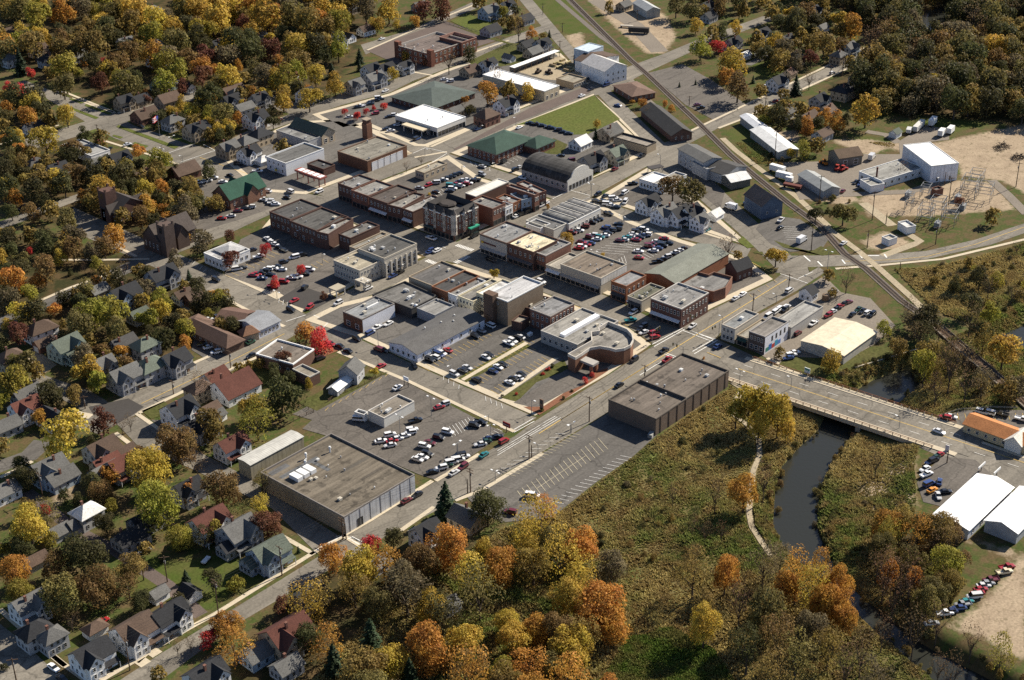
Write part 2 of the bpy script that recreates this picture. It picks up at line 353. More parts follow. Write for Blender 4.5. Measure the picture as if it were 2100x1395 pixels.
base = mixc(t, ramp(t, n4.outputs[0], 0.42, 0.60), (0.055, 0.072, 0.020), (0.095, 0.07, 0.034))
base = mixc(t, ramp(t, n2.outputs[0], 0.5, 0.66), base, (0.105, 0.076, 0.038))
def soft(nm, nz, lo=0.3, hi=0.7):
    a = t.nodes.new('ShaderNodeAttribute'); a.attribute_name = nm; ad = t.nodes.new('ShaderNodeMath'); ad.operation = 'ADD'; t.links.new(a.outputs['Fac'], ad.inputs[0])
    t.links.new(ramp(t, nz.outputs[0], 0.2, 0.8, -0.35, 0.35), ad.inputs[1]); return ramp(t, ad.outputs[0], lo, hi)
mar = mixc(t, ramp(t, n1.outputs[0], 0.42, 0.58), (0.17, 0.135, 0.055), (0.085, 0.10, 0.028))
mar = mixc(t, ramp(t, n2.outputs[0], 0.42, 0.6), mar, (0.12, 0.095, 0.04))
col = mixc(t, soft('marsh', n2), base, mar)
gr = mixc(t, ramp(t, n4.outputs[0], 0.35, 0.65), (0.056, 0.078, 0.016), (0.08, 0.08, 0.026))
col = mixc(t, soft('green', n2), col, gr)
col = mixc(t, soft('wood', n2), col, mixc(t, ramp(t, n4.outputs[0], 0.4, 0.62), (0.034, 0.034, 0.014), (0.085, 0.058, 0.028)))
sa = mixc(t, ramp(t, n4.outputs[0], 0.35, 0.65), (0.34, 0.268, 0.185), (0.26, 0.20, 0.138))
sa = mixc(t, ramp(t, n2.outputs[0], 0.55, 0.68), sa, (0.17, 0.135, 0.085))
col = mixc(t, soft('dirt', n2), col, sa)
g = t.nodes.new('ShaderNodeCombineColor'); f = ramp(t, n3.outputs[0], 0.3, 0.7, 0.74, 1.26)
for k in range(3): t.links.new(f, g.inputs[k])
t.links.new(mixc(t, 1.0, col, g.outputs[0], 'MULTIPLY'), b.inputs['Base Color']); b.inputs['Roughness'].default_value = 0.95; b.inputs['Specular IOR Level'].default_value = 0.05
me.materials.append(m); tag(ob('ground', me), kind='structure')
def sheet(name, pts_, z, mat, kind='structure', thick=0.0, blk=True):
    p = ccw(pts_)
    if thick: bm = MB(); bm.prism(p, z-thick, z); o = bm.build(name, mat)
    else: o = ob(name, mesh(name, [(q[0], q[1], z) for q in p], tess(p), mat))
    if blk: block(p)
    return tag(o, kind=kind)
sheet('river', RIVER_W := [tuple(q) for q in inset(ccw(RIVER), -6)], -4.0, 'water', blk=False); block(RIVER)
sheet('pond', [tuple(q) for q in inset(ccw(POND), -4)], -2.35, 'water', blk=False); block(POND)
def strip(pts_, wd, z0=0.0):
    'quads along a line of world points'
    L = []; R = []; n = len(pts_)
    for i in range(n):
        a = np.array(pts_[max(0, i-1)][:2]); c = np.array(pts_[min(n-1, i+1)][:2]); d = unit(c-a); nn = np.array([-d[1], d[0]]); q = np.array(pts_[i][:2])
        L.append(q+nn*wd/2); R.append(q-nn*wd/2)
    V = [(*q, z0) for q in L]+[(*q, z0) for q in R]
    F = [(n+i, n+i+1, i+1, i) for i in range(n-1)]
    return V, F, [tuple(q) for q in L]+[tuple(q) for q in reversed(R)]
def path(name, s, wd, mat, z=0.02, blk=True, sub=0):
    w_ = GP(s); V, F, out = strip(w_, wd, z); o = ob(name, mesh(name, V, F, mat))
    if blk:
        for i in range(len(w_)-1): _, _, o2 = strip(w_[i:i+2], wd); block(o2)
    return tag(o, kind='structure')
# ---------------------------------------------------------------- streets
ROADS = [
 '7:700,1420 1000,1225 1390,985 1980,622 2080,560 8:40,495 560,185 740,262 560,365 360,460 140,590 7:1960,755 1440,1060 960,1420',
 '0:885,992 983,936 1055,895 1100,862 1247,770 1320,722 1400,672 1460,635 1587,575 1650,525 1693,558 1633,597 1478,682 1420,745 1247,845 1120,922 947,1022',
 '0:150,475 150,425 300,492 460,563 550,603 613,638 740,697 857,752 1100,857 1055,885 797,762 690,716 583,667 470,617 300,541',
 '0:140,868 250,815 363,760 467,713 587,660 620,648 699,604 750,577 830,549 873,529 929,500 1125,411 1164,392 1335,311 1400,277 1533,213 1600,183 1673,150 1790,92 1800,106 1733,143 1687,167 1613,200 1527,240 1473,263 1407,298 1327,341 1211,405 1170,425 1060,470 975,512 893,545 836,572 767,602 687,640 600,690 530,733 477,760 290,846 200,890',
 '0:50,165 140,200 237,235 275,258 397,297 445,310 520,352 627,397 701,409 856,474 927,494 1010,515 1120,560 1253,611 1340,655 1400,672 1425,690 1340,705 1290,672 1176,624 1090,590 1025,572 935,540 873,527 787,487 661,425 567,413 533,397 430,363 347,327 233,283 180,253 80,193 30,172',
 '0:1340,705 1400,672 1480,700 1570,742 1640,772 1570,800 1500,778 1440,750',
 '0:560,195 640,222 773,265 880,302 963,330 1070,365 1163,390 1240,415 1350,450 1450,480 1540,510 1530,530 1433,498 1400,490 1213,430 1130,407 987,363 920,343 840,315 747,287 700,270 600,236 540,215',
 '0:640,396 757,348 847,313 1087,217 1207,169 1253,150 1363,110 1440,78 1580,28 1590,40 1450,92 1367,130 1317,153 1247,190 1217,196 1053,260 920,316 780,370 690,410',
 '0:440,302 520,262 603,231 700,192 797,168 843,146 900,128 1040,78 1120,50 1125,62 1045,95 905,145 850,165 800,190 700,216 610,247 525,278 450,318',
 '0:740,92 840,62 975,2 985,14 850,70 750,112', '0:1055,-12 1147,97 1193,153 1207,170 1253,152 1220,150 1160,80 1082,-12',
 '0:1217,196 1227,195 1303,277 1335,311 1400,277 1363,293 1330,262 1253,187',
 '0:1327,341 1420,395 1467,437 1500,465 1545,505 1590,550 1640,540 1600,505 1565,467 1525,432 1475,385 1430,355 1405,298',
 '0:1590,560 1613,525 1700,524 1817,522 1900,515 2000,492 2120,452 2120,472 2033,502 1900,532 1783,543 1680,548 1607,560',
 '0:235,865 280,855 360,902 500,975 600,1040 702,1104 690,1120 646,1132 559,1044 400,965 280,912',
 '0:60,780 120,815 190,855 235,838 215,820 180,800 90,770', '7:0,1050 130,1150 420,1420 0,1420',
 '0:290,515 380,487 440,465 545,420 600,398 660,410 660,428 555,440 500,465 455,487 400,505 300,545',
 '0:50,287 180,248 265,222 400,188 405,203 275,245 195,270 60,308', '0:-20,462 83,425 160,398 165,410 85,440 -20,480']
ROADPOLY = [ccw(GP(s)) for s in ROADS]
sheet('river', GP('3:1390,95 1480,45 1660,50 1610,130 1530,190 1450,185'), 0.03, 'water'); ROADPOLY.append(ccw(GP('3:1390,95 1480,45 1660,50 1610,130 1530,190 1450,185')))
for k, s in enumerate(ROADS): sheet('road', GP(s), 0.02+0.004*k, 'road')
sheet('road_patch', GP('4:545,1110 790,1058 885,1110 830,1150 720,1215 570,1150'), 0.11, 'newtar')
path('road', '0:-20,672 60,637 200,578 300,532', 9, 'lotgrey', 0.012); path('alley', '0:55,1008 150,1085 235,1128 343,1200 413,1262', 4.5, 'brickroad', 0.012)
path('driveway', '0:-10,960 60,935 90,905', 8, 'lotgrey', 0.012)
path('road', '0:1380,250 1310,190 1290,160', 4, 'gravel', 0.012); path('road', '3:720,640 560,700 ', 6, 'road', 0.012)
# brick paved part of the upper street
sheet('brick_street', GP('0:930,306 1087,222 1200,178 1212,190 1053,254 935,308'), 0.115, 'brickroad')
# ---------------------------------------------------------------- blocks: raised pavements with paved or planted insides
def blockslab(s, mat, ins=3.2, z=0.13):
    p = ccw(GP(s)); sheet('pavement', p, z, 'concrete', thick=0.2); q = inset(p, ins); sheet('block_ground', q, z+0.012, mat); return q
blockslab('0:625,657 690,625 767,606 873,552 893,547 935,542 1090,592 1176,626 1290,674 1335,707 1247,768 1097,853 857,749 740,694', 'lotgrey')
blockslab('0:980,518 1060,474 1170,428 1211,410 1300,455 1400,493 1530,532 1585,573 1460,632 1395,668 1253,608 1120,557 1010,519', 'lot')
blockslab('0:697,407 780,373 920,319 987,366 1128,410 1060,437 929,496 856,470', 'lot')
blockslab('0:567,433 663,429 787,490 865,528 750,573 618,641 550,600 462,560', 'lot')
blockslab('0:925,314 1053,260 1215,199 1300,279 1333,312 1165,388 1070,362 963,327', 'lotgrey')
blockslab('0:533,393 627,399 755,350 845,315 770,268 700,245 605,250 520,285 450,320', 'lotgrey')
blockslab('0:700,268 747,255 850,300 876,301 1085,216 1203,169 1195,155 1150,110 1047,98 905,147 800,192 640,235', 'lotgrey')
blockslab('0:1215,412 1327,345 1415,397 1462,437 1540,506 1450,477 1350,447 1240,412', 'lot')
sheet('car_park', GP('0:1482,686 1633,603 1690,566 1725,600 1785,612 1836,668 1795,706 1690,764 1640,764 1570,734'), 0.105, 'gravel')
# the clinic's and the store's car parks, the riverside car park, bits of paving
def slab2(s, mat, z): return sheet('car_park', GP(s), z, mat)
slab2('0:600,850 735,778 800,768 833,784 1036,890 893,985 855,972 700,903 620,880 640,862', 'lot', 0.115)
slab2('0:955,1017 1118,927 1250,846 1347,893 1300,935 1222,990 1132,1062 1030,1072 985,1050', 'lotgrey', 0.118)
slab2('4:1380,295 1480,80 1640,0 1760,70 2000,170 2000,235 1660,400', 'lot', 0.15); slab2('4:1705,450 1850,365 2070,440 1905,520', 'newtar', 0.152)
slab2('4:1200,640 1330,720 1400,790 1290,830 1180,760', 'lotgrey', 0.10)
slab2('1:1130,1390 1230,1330 1180,1160 1330,1090 1640,1230 1680,1280 1480,1350 1250,1420', 'lot', 0.10)
slab2('0:1570,440 1640,450 1700,490 1685,512 1620,517 1580,500 1550,470', 'lotgrey', 0.10)
slab2('0:1330,150 1400,132 1460,165 1530,215 1470,250 1405,215', 'lot', 0.10); slab2('2:150,310 640,130 960,250 700,330 440,440', 'brickroad', 0.10)
slab2('6:1540,1190 1720,1130 2110,1130 2110,1260 1700,1260', 'lot', 0.10); slab2('9:1440,180 1590,20 1800,40 1900,130 1600,330 1480,300', 'lot', 0.104)
slab2('3:600,1000 1080,990 1100,950 1350,950 1360,1080 1100,1160 950,1220 720,1230', 'gravel', 0.09); slab2('3:1330,870 1500,770 1640,800 1640,860 1480,880 1340,1000', 'gravel', 0.092)
slab2('3:0,940 150,1080 260,1180 230,1290 120,1200 0,1090', 'lot', 0.10); slab2('9:1400,470 1800,480 2100,600 2110,720 1950,680 1750,560', 'gravel', 0.08) if 0 else None
path('road', '3:1130,810 1250,830 1330,880', 5, 'gravel', 0.094); path('road', '3:980,1200 1400,1180 1640,1100', 5, 'gravel', 0.096); path('road', '3:1900,1110 2000,1200 2120,1320', 5, 'gravel', 0.096)
path('road', '3:1110,1250 1290,1390', 5, 'trail', 0.096); path('road', '2:1560,0 1800,150 1960,320', 11, 'gravel', 0.03); path('road', '3:400,400 640,280 760,230', 5, 'lotgrey', 0.03)
path('road', '6:1230,180 1420,110 1460,90 1380,40', 4, 'trail', 0.096)
def lawn(s, mat='lawn', z=0.165): return sheet('lawn', GP(s), z, mat, blk=False)
lawn('2:1065,775 1555,590 1715,735 1510,830 1410,830 1180,760', 'field'); lawn('2:670,130 780,90 1000,170 860,220', 'field')
sheet('lumber_yard', GP('2:1075,440 1345,345 1475,450 1385,500 1250,490'), 0.158, 'sand'); sheet('lawn', GP('2:660,150 1040,265 1330,300 1060,400 840,430 780,380 1020,270 900,240'), 0.15, 'lawn', blk=False)
lawn('b:580,330 860,215 880,222 610,345'); lawn('b:960,220 1090,130 1200,180 1150,260 1030,250'); lawn('b:1390,410 1520,330 1700,270 1560,350 1400,430')
lawn('6:590,850 640,800 830,810 1000,800 1200,740 1400,740 1080,860 850,950', 'lawn'); lawn('6:335,90 370,60 440,125 400,135', 'field'); lawn('6:560,85 860,180 950,165 850,120 800,150 620,130', 'lawn', 0.108)
lawn('6:770,250 835,250 780,280'); lawn('6:430,160 490,155 500,175'); lawn('5:715,935 1120,705 1165,740 770,960'); sheet('footpath', GP('5:735,940 1130,710 1150,722 755,950'), 0.2, 'concrete')
lawn('5:985,1055 1270,870 1370,820 1400,880 1200,960 1080,1080'); sheet('flower_bed', GP('5:1120,1110 1240,1110 1560,900 1640,870 1640,890 1220,1160'), 0.168, 'mulch', blk=False)
sheet('car_park', GP('5:1060,1085 1385,880 1560,920 1480,980 1160,1110'), 0.172, 'lot'); sheet('footpath', GP('5:955,1045 1300,810 1340,810 985,1055'), 0.176, 'concrete')
lawn('a:730,640 830,550 1000,620 1060,750 900,700', 'lawn', 0.12); lawn('a:120,850 260,790 330,850 180,900', 'lawn', 0.12); lawn('a:1180,480 1300,450 1330,480 1230,520', 'mulch', 0.12); lawn('a:1080,800 1400,640 1640,610 1500,690 1200,850', 'lawn', 0.123)
for s in ('1:730,770 1100,905 1075,918 715,782', '1:410,650 610,725 590,735 400,660', '1:1060,840 1200,880 1170,892 1045,850', '1:440,605 520,632 500,640 425,612', '1:530,640 690,700 670,708 520,652', '1:490,825 590,795 600,805 500,835', '1:700,830 760,845 740,855 690,838', '1:830,875 915,900 895,912 815,885', '1:1490,970 1570,1000 1550,1015 1470,985'): sheet('grass_verge', GP(s), 0.14, 'field', blk=False)
def walk(s, wd=1.7, mat='concrete', z=0.12): return path('footpath', s, wd, mat, z, True)
for s in ('7:620,1400 860,1260 1140,1090 1330,985 1900,630 2090,520 8:180,410 560,170', '8:580,170 850,5', '8:-30,520 10,505 140,585', '8:360,480 480,395 570,330', '5:-20,770 290,900 410,950 1065,1262', '4:850,1150 1200,980 1450,860 1580,805',
 'a:0,765 230,650 610,480 830,385', 'a:640,10 890,125 1000,180', 'a:660,170 830,260 1000,330', '4:170,490 420,380 770,255', '4:360,205 640,205 920,200', '4:640,80 840,185', '7:0,960 160,1105 380,1290 560,1420', '7:0,150 200,50', '7:250,1190 400,1310',
 '8:700,290 860,230 1240,0', '6:940,260 1060,250 1200,240 1600,200 2110,78', '1:440,605 720,700', '1:700,700 820,680', '2:-10,740 540,905', '2:550,905 950,725 1200,625 1520,510', '2:1060,780 1555,582 1680,700 1900,920', '2:450,970 650,935', '2:830,540 640,480 420,440', '2:740,350 1030,250', '2:160,310 460,180 830,25',
 '3:0,830 400,640 600,545 820,440 1130,290', '3:220,790 390,725 640,595 1010,425', '6:100,30 300,92', '6:520,810 700,900 850,960 1690,1275 2120,1425', '1:1480,800 1810,705', '4:1070,1310 840,1150', '4:710,1270 870,1390', '7:1720,500 1930,620', '4:1020,1300 1150,1240', '1:380,560 700,690', '1:620,860 1040,990 1290,1095', '1:0,890 360,770'): walk(s)
for s in ('7:810,1240 900,1300', '7:910,1200 970,1240', '7:965,1120 1020,1165', '7:610,1330 660,1375', '8:430,490 480,460', '4:470,1150 560,1170', '7:1170,880 1240,860', '7:1070,885 1180,930', '4:1010,1290 1080,1310', '7:880,1270 800,1240'): path('driveway', s, 3.5, 'concrete', 0.10)
sheet('yard_paving', GP('4:930,1190 1160,1190 1170,1280 1010,1250'), 0.06, 'lot'); sheet('yard_paving', GP('4:1080,480 1310,385 1330,400 1150,520'), 0.06, 'sand'); sheet('yard_paving', GP('4:130,790 220,755 350,850 250,920'), 0.06, 'sand')
sheet('fire_station_apron', GP('2:165,1020 390,940 440,940 175,1050'), 0.17, 'sand', blk=True)
# ---------------------------------------------------------------- railway and the trail beside it
RAIL = '0:1160,-10 1260,90 1293,123 1330,155 1400,222 1433,253 1500,320 1547,360 1617,417 1683,465 1733,522 1777,552 1850,618 1900,652'
path('railway_bed', RAIL, 4.0, 'ballast', 0.155)
path('trail', '3:245,850 330,930 500,1060 700,1210 900,1395', 3.2, 'trail', 0.06); path('trail', '6:880,0 1000,90 1080,150 1200,250 1400,430 1470,500', 3.2, 'trail', 0.16)
path('railway_bed', '2:1400,0 1640,230 1700,290', 4, 'ballast', 0.035); path('railway_bed', '2:1330,0 1600,230 1690,290 1790,380', 3.5, 'ballast', 0.038)
def polyl(s, z=0.0): return [np.array(q) for q in GP(s, z)]
def offset_line(pts_, d):
    out = []; n = len(pts_)
    for i in range(n):
        a = pts_[max(0, i-1)]; c = pts_[min(n-1, i+1)]; t_ = unit((c-a)[:2]); out.append(np.array([pts_[i][0]-t_[1]*d, pts_[i][1]+t_[0]*d, pts_[i][2]]))
    return out
def along(pts_, step):
    out = []; carry = 0.0
    for a, b_ in zip(pts_[:-1], pts_[1:]):
        L = np.linalg.norm(b_-a); s_ = carry
        while s_ < L: out.append((a+(b_-a)*s_/L, unit(b_-a))); s_ += step
        carry = s_-L
    return out
RL = polyl(RAIL+' 2033,755 2110,835')
for q_ in zip(RL[:-1], RL[1:]): block(strip(list(q_), 13)[2])
trk = empty('railway_track', RL[0]); tag(trk, 'single railway track curving across the town on grey ballast', 'railway track')
for d in (-0.72, 0.72):
    q = offset_line(RL, d); bm = MB()
    for a, b_ in zip(q[:-1], q[1:]): bm.bar((a[0]-RL[0][0], a[1]-RL[0][1], 0.36), (b_[0]-RL[0][0], b_[1]-RL[0][1], 0.36), 0.11, n=4)
    bm.build('rail', 'rail', trk)
bm = MB()
for p_, d_ in along(RL, 0.9):
    n_ = np.array([-d_[1], d_[0]]); x, y = p_[0]-RL[0][0], p_[1]-RL[0][1]; a = n_*1.3; c = d_[:2]*0.14
    V = [(x+a[0]*i+c[0]*j, y+a[1]*i+c[1]*j, z) for z in (0.15, 0.27) for i, j in ((-1, -1), (1, -1), (1, 1), (-1, 1))]
    bm.add(V, [(0, 1, 5, 4), (1, 2, 6, 5), (2, 3, 7, 6), (3, 0, 4, 7), (4, 5, 6, 7)])
tag(bm.build('sleepers', 'timber', trk), kind='stuff')
# park path down the river meadow
def lowpath(name, s, wd, mat, dz=0.08):
    w_ = [GG(p) for p in P(s)]; fine = [q for q, _ in along([np.array(q) for q in w_], 2.0)]
    V, F, out = strip(fine, wd); hh = heights([v[:2] for v in V]); V = [(v[0], v[1], h_+dz) for v, h_ in zip(V, hh)]
    return tag(ob(name, mesh(name, V, F, mat)), kind='structure')
lowpath('footpath', '0:1500,785 1523,800 1510,822 1503,850 1530,870 1556,900 1558,935 1545,965 1540,1010 1536,1050 1541,1080 1560,1110 1585,1146', 1.9, 'trail', 0.2)
PATHW = [GG(p) for p in P('0:1500,785 1523,800 1510,822 1503,850 1530,870 1556,900 1558,935 1545,965 1540,1010 1536,1050 1541,1080 1560,1110 1585,1146')]
PATHSTRIP = strip(PATHW, 3.0)[2]
# ---------------------------------------------------------------- painted markings
MK = {'whitepaint': MB(), 'yellowpaint': MB(), 'fadedpaint': MB()}
def line(a, b_, wd=0.16, mat='whitepaint', z=0.135):
    V, F, _ = strip([a, b_], wd, z); MK[mat].add(V, F)
def paint(s, wd=0.18, mat='whitepaint', z=0.135, dash=None):
    w_ = polyl(s)
    for a, b_ in zip(w_[:-1], w_[1:]):
        if not dash: line(a, b_, wd, mat, z); continue
        L = np.linalg.norm(b_-a); u = (b_-a)/L; k = 0.0
        while k < L: line(a+u*k, a+u*min(L, k+dash[0]), wd, mat, z); k += dash[0]+dash[1]
def stalls(s, tip, n, mat='whitepaint', z=0.18, wd=0.14, skip=()):
    'n+1 lines from a row start->end, each reaching the same way as the first line (start->tip)'
    a, b_ = polyl(s); v = polyl(tip)[0]-a
    for k in range(n+1):
        if k in skip: continue
        p_ = a+(b_-a)*k/n; line(p_, p_+v, wd, mat, z)
Y = 'yellowpaint'
paint('0:1105,890 1150,861.7 1440,680', 0.3, Y); paint('6:120,645 640,325', 0.3, Y); paint('a:120,805 640,560 1000,375', 0.25, Y); paint('1:1230,970 1750,1150', 0.3, Y); paint('0:1500,515 1580,560', 0.2, Y, 0.14)
paint('6:150,775 480,905', 0.3, Y); paint('d:600,690 1200,910', 0.25, Y); paint('6:1000,215 1300,205 1500,185 1800,110 2100,5', 0.25, Y); paint('8:1350,1190 1890,850'.replace('8:', '5:'), 0.28, Y)
paint('g:0,455 540,130 720,20 830,-40', 0.2); paint('g:0,490 600,130 860,-30', 0.2); paint('g:0,520 480,230 905,-20', 0.2, 'whitepaint'); paint('g:240,190 530,30', 0.3); paint('g:240,150 510,-5', 0.3)
paint('e:800,330 1130,120', 0.3); paint('e:910,335 1230,120', 0.28, Y); paint('e:1130,45 1330,120', 0.4); paint('e:1150,30 1340,100', 0.4)
paint('6:0,625 200,695', 0.35); paint('6:0,640 190,712', 0.35); paint('6:70,785 215,700', 0.35); paint('6:60,770 200,690', 0.35); paint('d:1340,1060 1640,900', 0.35); paint('d:1360,1080 1650,915', 0.35); paint('d:1630,900 1950,1020', 0.35)
for s in ('2:440,945 520,910', '2:520,910 650,940', '2:650,945 560,1000', '2:1300,1225 1400,1175', '2:1400,1170 1530,1205', '2:1530,1215 1440,1250', 'a:1010,300 1130,260', 'a:1180,260 1270,300', 'a:1270,305 1240,335', '1:1030,945 1200,885', '1:1110,1000 1330,925', '1:1250,890 1330,930', '8:50,515 150,570', '8:40,522 140,578', 'f:920,1390 1210,1230', 'f:1290,1260 1450,1340', 'f:1300,1245 1460,1325', '6:600,290 770,350', '6:710,320 800,280'): paint(s, 0.3)
def zebra(s, n, wd=0.6, ln=None):
    a, b_ = polyl(s); u = unit(b_-a); nn = np.array([-u[1], u[0], 0])*(ln or 2.6)/2
    for k in range(n): p_ = a+(b_-a)*(k+0.5)/n; line(p_-nn, p_+nn, wd, 'whitepaint')
zebra('c:1350,430 1470,470', 10); zebra('c:1135,540 1215,570', 7); zebra('c:1340,560 1440,510', 8); zebra('c:1170,480 1290,435', 2, 0.3)
# bridge lane dashes and the car parks' stalls
stalls('g:830,212 50,705', 'g:970,212', 9); stalls('g:1060,205 130,790', 'g:1190,232', 18, 'fadedpaint', 0.182, 0.2); stalls('g:285,1030 1440,275', 'g:418,1210', 18, 'fadedpaint', 0.182, 0.2); line(*polyl('g:565,995 1260,530'), 0.16, 'fadedpaint', 0.18); stalls('g:780,1180 1760,525', 'g:950,1215', 15, 'whitepaint', 0.182, 0.14)
stalls('5:500,865 880,650', '5:545,890', 14, Y); stalls('5:740,900 1130,690', '5:800,925', 16, Y); stalls('5:800,955 1150,740', '5:850,980', 14, Y); stalls('5:970,1035 1310,815', '5:915,1005', 14, Y)
stalls('h:1010,590 1470,320', 'h:1080,640', 6) if 0 else None; stalls('a:1250,850 1620,640', 'a:1270,830', 9, Y); stalls('h:1080,270 1390,120', 'h:1170,400', 7, 'whitepaint'); stalls('h:1480,480 1850,250', 'h:1560,520', 8)
stalls('b:1390,1020 1530,955', 'b:1640,1040', 4); stalls('b:1600,960 1650,935', 'b:1700,985', 2); stalls('b:1700,1010 1770,975', 'b:1830,1080', 3); stalls('b:1640,1050 1600,1075', 'b:1660,1107', 2); stalls('b:1430,765 1640,830', 'b:1440,750', 3) if 0 else None
stalls('b:150,560 270,500', 'b:200,605', 4); stalls('4:1390,300 1700,140', '4:1440,320', 10, Y); stalls('4:1640,370 1980,200', '4:1680,395', 10, Y); stalls('4:1180,200 1270,260', '4:1160,220', 4); stalls('4:1715,470 1790,510', '4:1720,440', 3)
stalls('6:600,0 640,80', '6:700,5', 6); stalls('6:1690,1150 2090,1150', '6:1700,1190', 9, Y); stalls('6:410,420 560,330', '6:430,435', 3, Y); stalls('5:630,920 725,975', '5:627,945', 3) ; stalls('5:885,1045 985,1090', '5:890,1075', 3); stalls('b:870,280 720,345', 'b:830,260', 5)
stalls('b:440,310 590,360', 'b:435,335', 4); stalls('2:800,1000 910,1035', '2:805,1020', 4)
for s in ('6:745,180 785,215', '6:830,215 860,245', '6:980,205 1000,230', '6:1090,175 1105,195', '6:1240,170 1255,192', '6:1140,180 1210,180'): paint(s, 0.7, 'whitepaint', 0.14)
for nm, bm in MK.items():
    tag(bm.build('road_marking', nm), kind='structure')
# ================================================================ buildings
C_ = {'W': (0.74, 0.73, 0.70), 'C': (0.58, 0.50, 0.36), 'G': (0.34, 0.34, 0.34), 'B': (0.30, 0.36, 0.42), 'T': (0.36, 0.29, 0.20), 'R': (0.17, 0.085, 0.06), 'N': (0.36, 0.46, 0.42),
      'k': (0.030, 0.031, 0.034), 'g': (0.125, 0.124, 0.118), 'b': (0.10, 0.068, 0.05), 'r': (0.115, 0.045, 0.033), 'n': (0.115, 0.135, 0.108), 'w': (0.66, 0.66, 0.64), 'd': (0.07, 0.068, 0.066),
      'br': (0.20, 0.10, 0.07), 'bd': (0.12, 0.068, 0.052), 'tan': (0.42, 0.34, 0.24), 'stone': (0.44, 0.40, 0.33), 'or': (0.27, 0.115, 0.06), 'green': (0.042, 0.078, 0.06), 'lg': (0.21, 0.205, 0.195), 'cream': (0.74, 0.66, 0.46), 'orange': (0.48, 0.20, 0.075)}
def col_(c): return C_[c] if isinstance(c, str) else c
def window_mesh(dark):
    b = MB(); b.mi = 0
    for x0, x1, z0, z1 in ((-0.5, -0.42, -0.5, 0.5), (0.42, 0.5, -0.5, 0.5), (-0.42, 0.42, 0.43, 0.5), (-0.42, 0.42, -0.5, -0.43)): b.box(x0, x1, -0.09, 0.05, z0, z1, False)
    if not dark: b.box(-0.42, 0.42, -0.05, 0.03, -0.025, 0.025, False)
    b.mi = 1; b.add([(-0.42, -0.02, -0.43), (0.42, -0.02, -0.43), (0.42, -0.02, 0.43), (-0.42, -0.02, 0.43)], [(0, 1, 2, 3)])
    return mesh('window', b.V, b.F, ['tint', 'glass'], b.I)
WIN = window_mesh(False); SHOPWIN = window_mesh(True); SHOPWIN.name = 'shop_window'
def door_mesh():
    b = MB(); b.box(-0.5, 0.5, -0.06, 0.05, 0, 1, False); b.box(-0.62, -0.5, -0.1, 0.05, 0, 1.08, False); b.box(0.5, 0.62, -0.1, 0.05, 0, 1.08, False); b.box(-0.62, 0.62, -0.1, 0.05, 1.0, 1.1, False)
    return mesh('door', b.V, b.F, 'tint')
DOOR = door_mesh()
def ac_mesh():
    b = MB(); b.box(-0.5, 0.5, -0.5, 0.5, 0, 0.8); b.box(-0.56, 0.56, -0.56, 0.56, 0.8, 0.88); b.bar((0, 0, 0.88), (0, 0, 1.0), 0.33, n=10); return mesh('air_conditioner', b.V, b.F, 'tint')
AC = ac_mesh()
def vent_mesh():
    b = MB(); b.bar((0, 0, 0), (0, 0, 0.8), 0.22, n=7); b.bar((0, 0, 0.8), (0, 0, 1.1), 0.42, 0.3, n=8); return mesh('roof_vent', b.V, b.F, 'tint')
VENT = vent_mesh()
HX, HY = -math.pi/2, 0.0          # rotation of things set on a wall facing -x, -y
def rect(L, F, R, h, snap=9.0, gz=0.0):
    'three roof corners seen in the photo (left, front, right) at height h -> centre, turn, size along x, size along y'
    l, f, r = G(L, h), G(F, h), G(R, h); ex = r-f; ey = l-f; a, b_ = np.linalg.norm(ex), np.linalg.norm(ey)
    ta = math.atan2(ex[1], ex[0]); tb = math.atan2(ey[1], ey[0])-math.pi/2; th = math.atan2(a*math.sin(ta)+b_*math.sin(tb), a*math.cos(ta)+b_*math.cos(tb))
    if abs(math.degrees(th)) < snap: th = 0.0
    u = np.array([math.cos(th), math.sin(th), 0]); v = np.array([-u[1], u[0], 0]); a = float(ex @ u); b_ = float(ey @ v)
    c = f+u*a/2+v*b_/2; c[2] = gz; return c, th, a, b_
def foot(c, th, a, b_, g_=1.0):
    u = np.array([math.cos(th), math.sin(th)]); v = np.array([-u[1], u[0]]); q = [tuple(c[:2]+u*i*a/2+v*j*b_/2) for i, j in ((-1, -1), (1, -1), (1, 1), (-1, 1))]; block(q, g_)
def land(phrase, c, z=3.0): LAND.append((phrase, proj((c[0], c[1], c[2]+z))))
def windows(root, side, off, span, n, z, wd=1.1, ht=1.7, frame=(0.6, 0.58, 0.54), me=None, lo=0.0):
    'n windows on one wall; off = wall plane, span = wall length'
    for k in range(n):
        s_ = lo+(-span/2+span*(k+0.5)/n); loc = (off-0.02, s_, z) if side == 'x' else (s_, off-0.02, z)
        ob('shop_window' if me is SHOPWIN else 'window', me or WIN, root, loc, HX if side == 'x' else HY, (wd, 1.0, ht), frame)
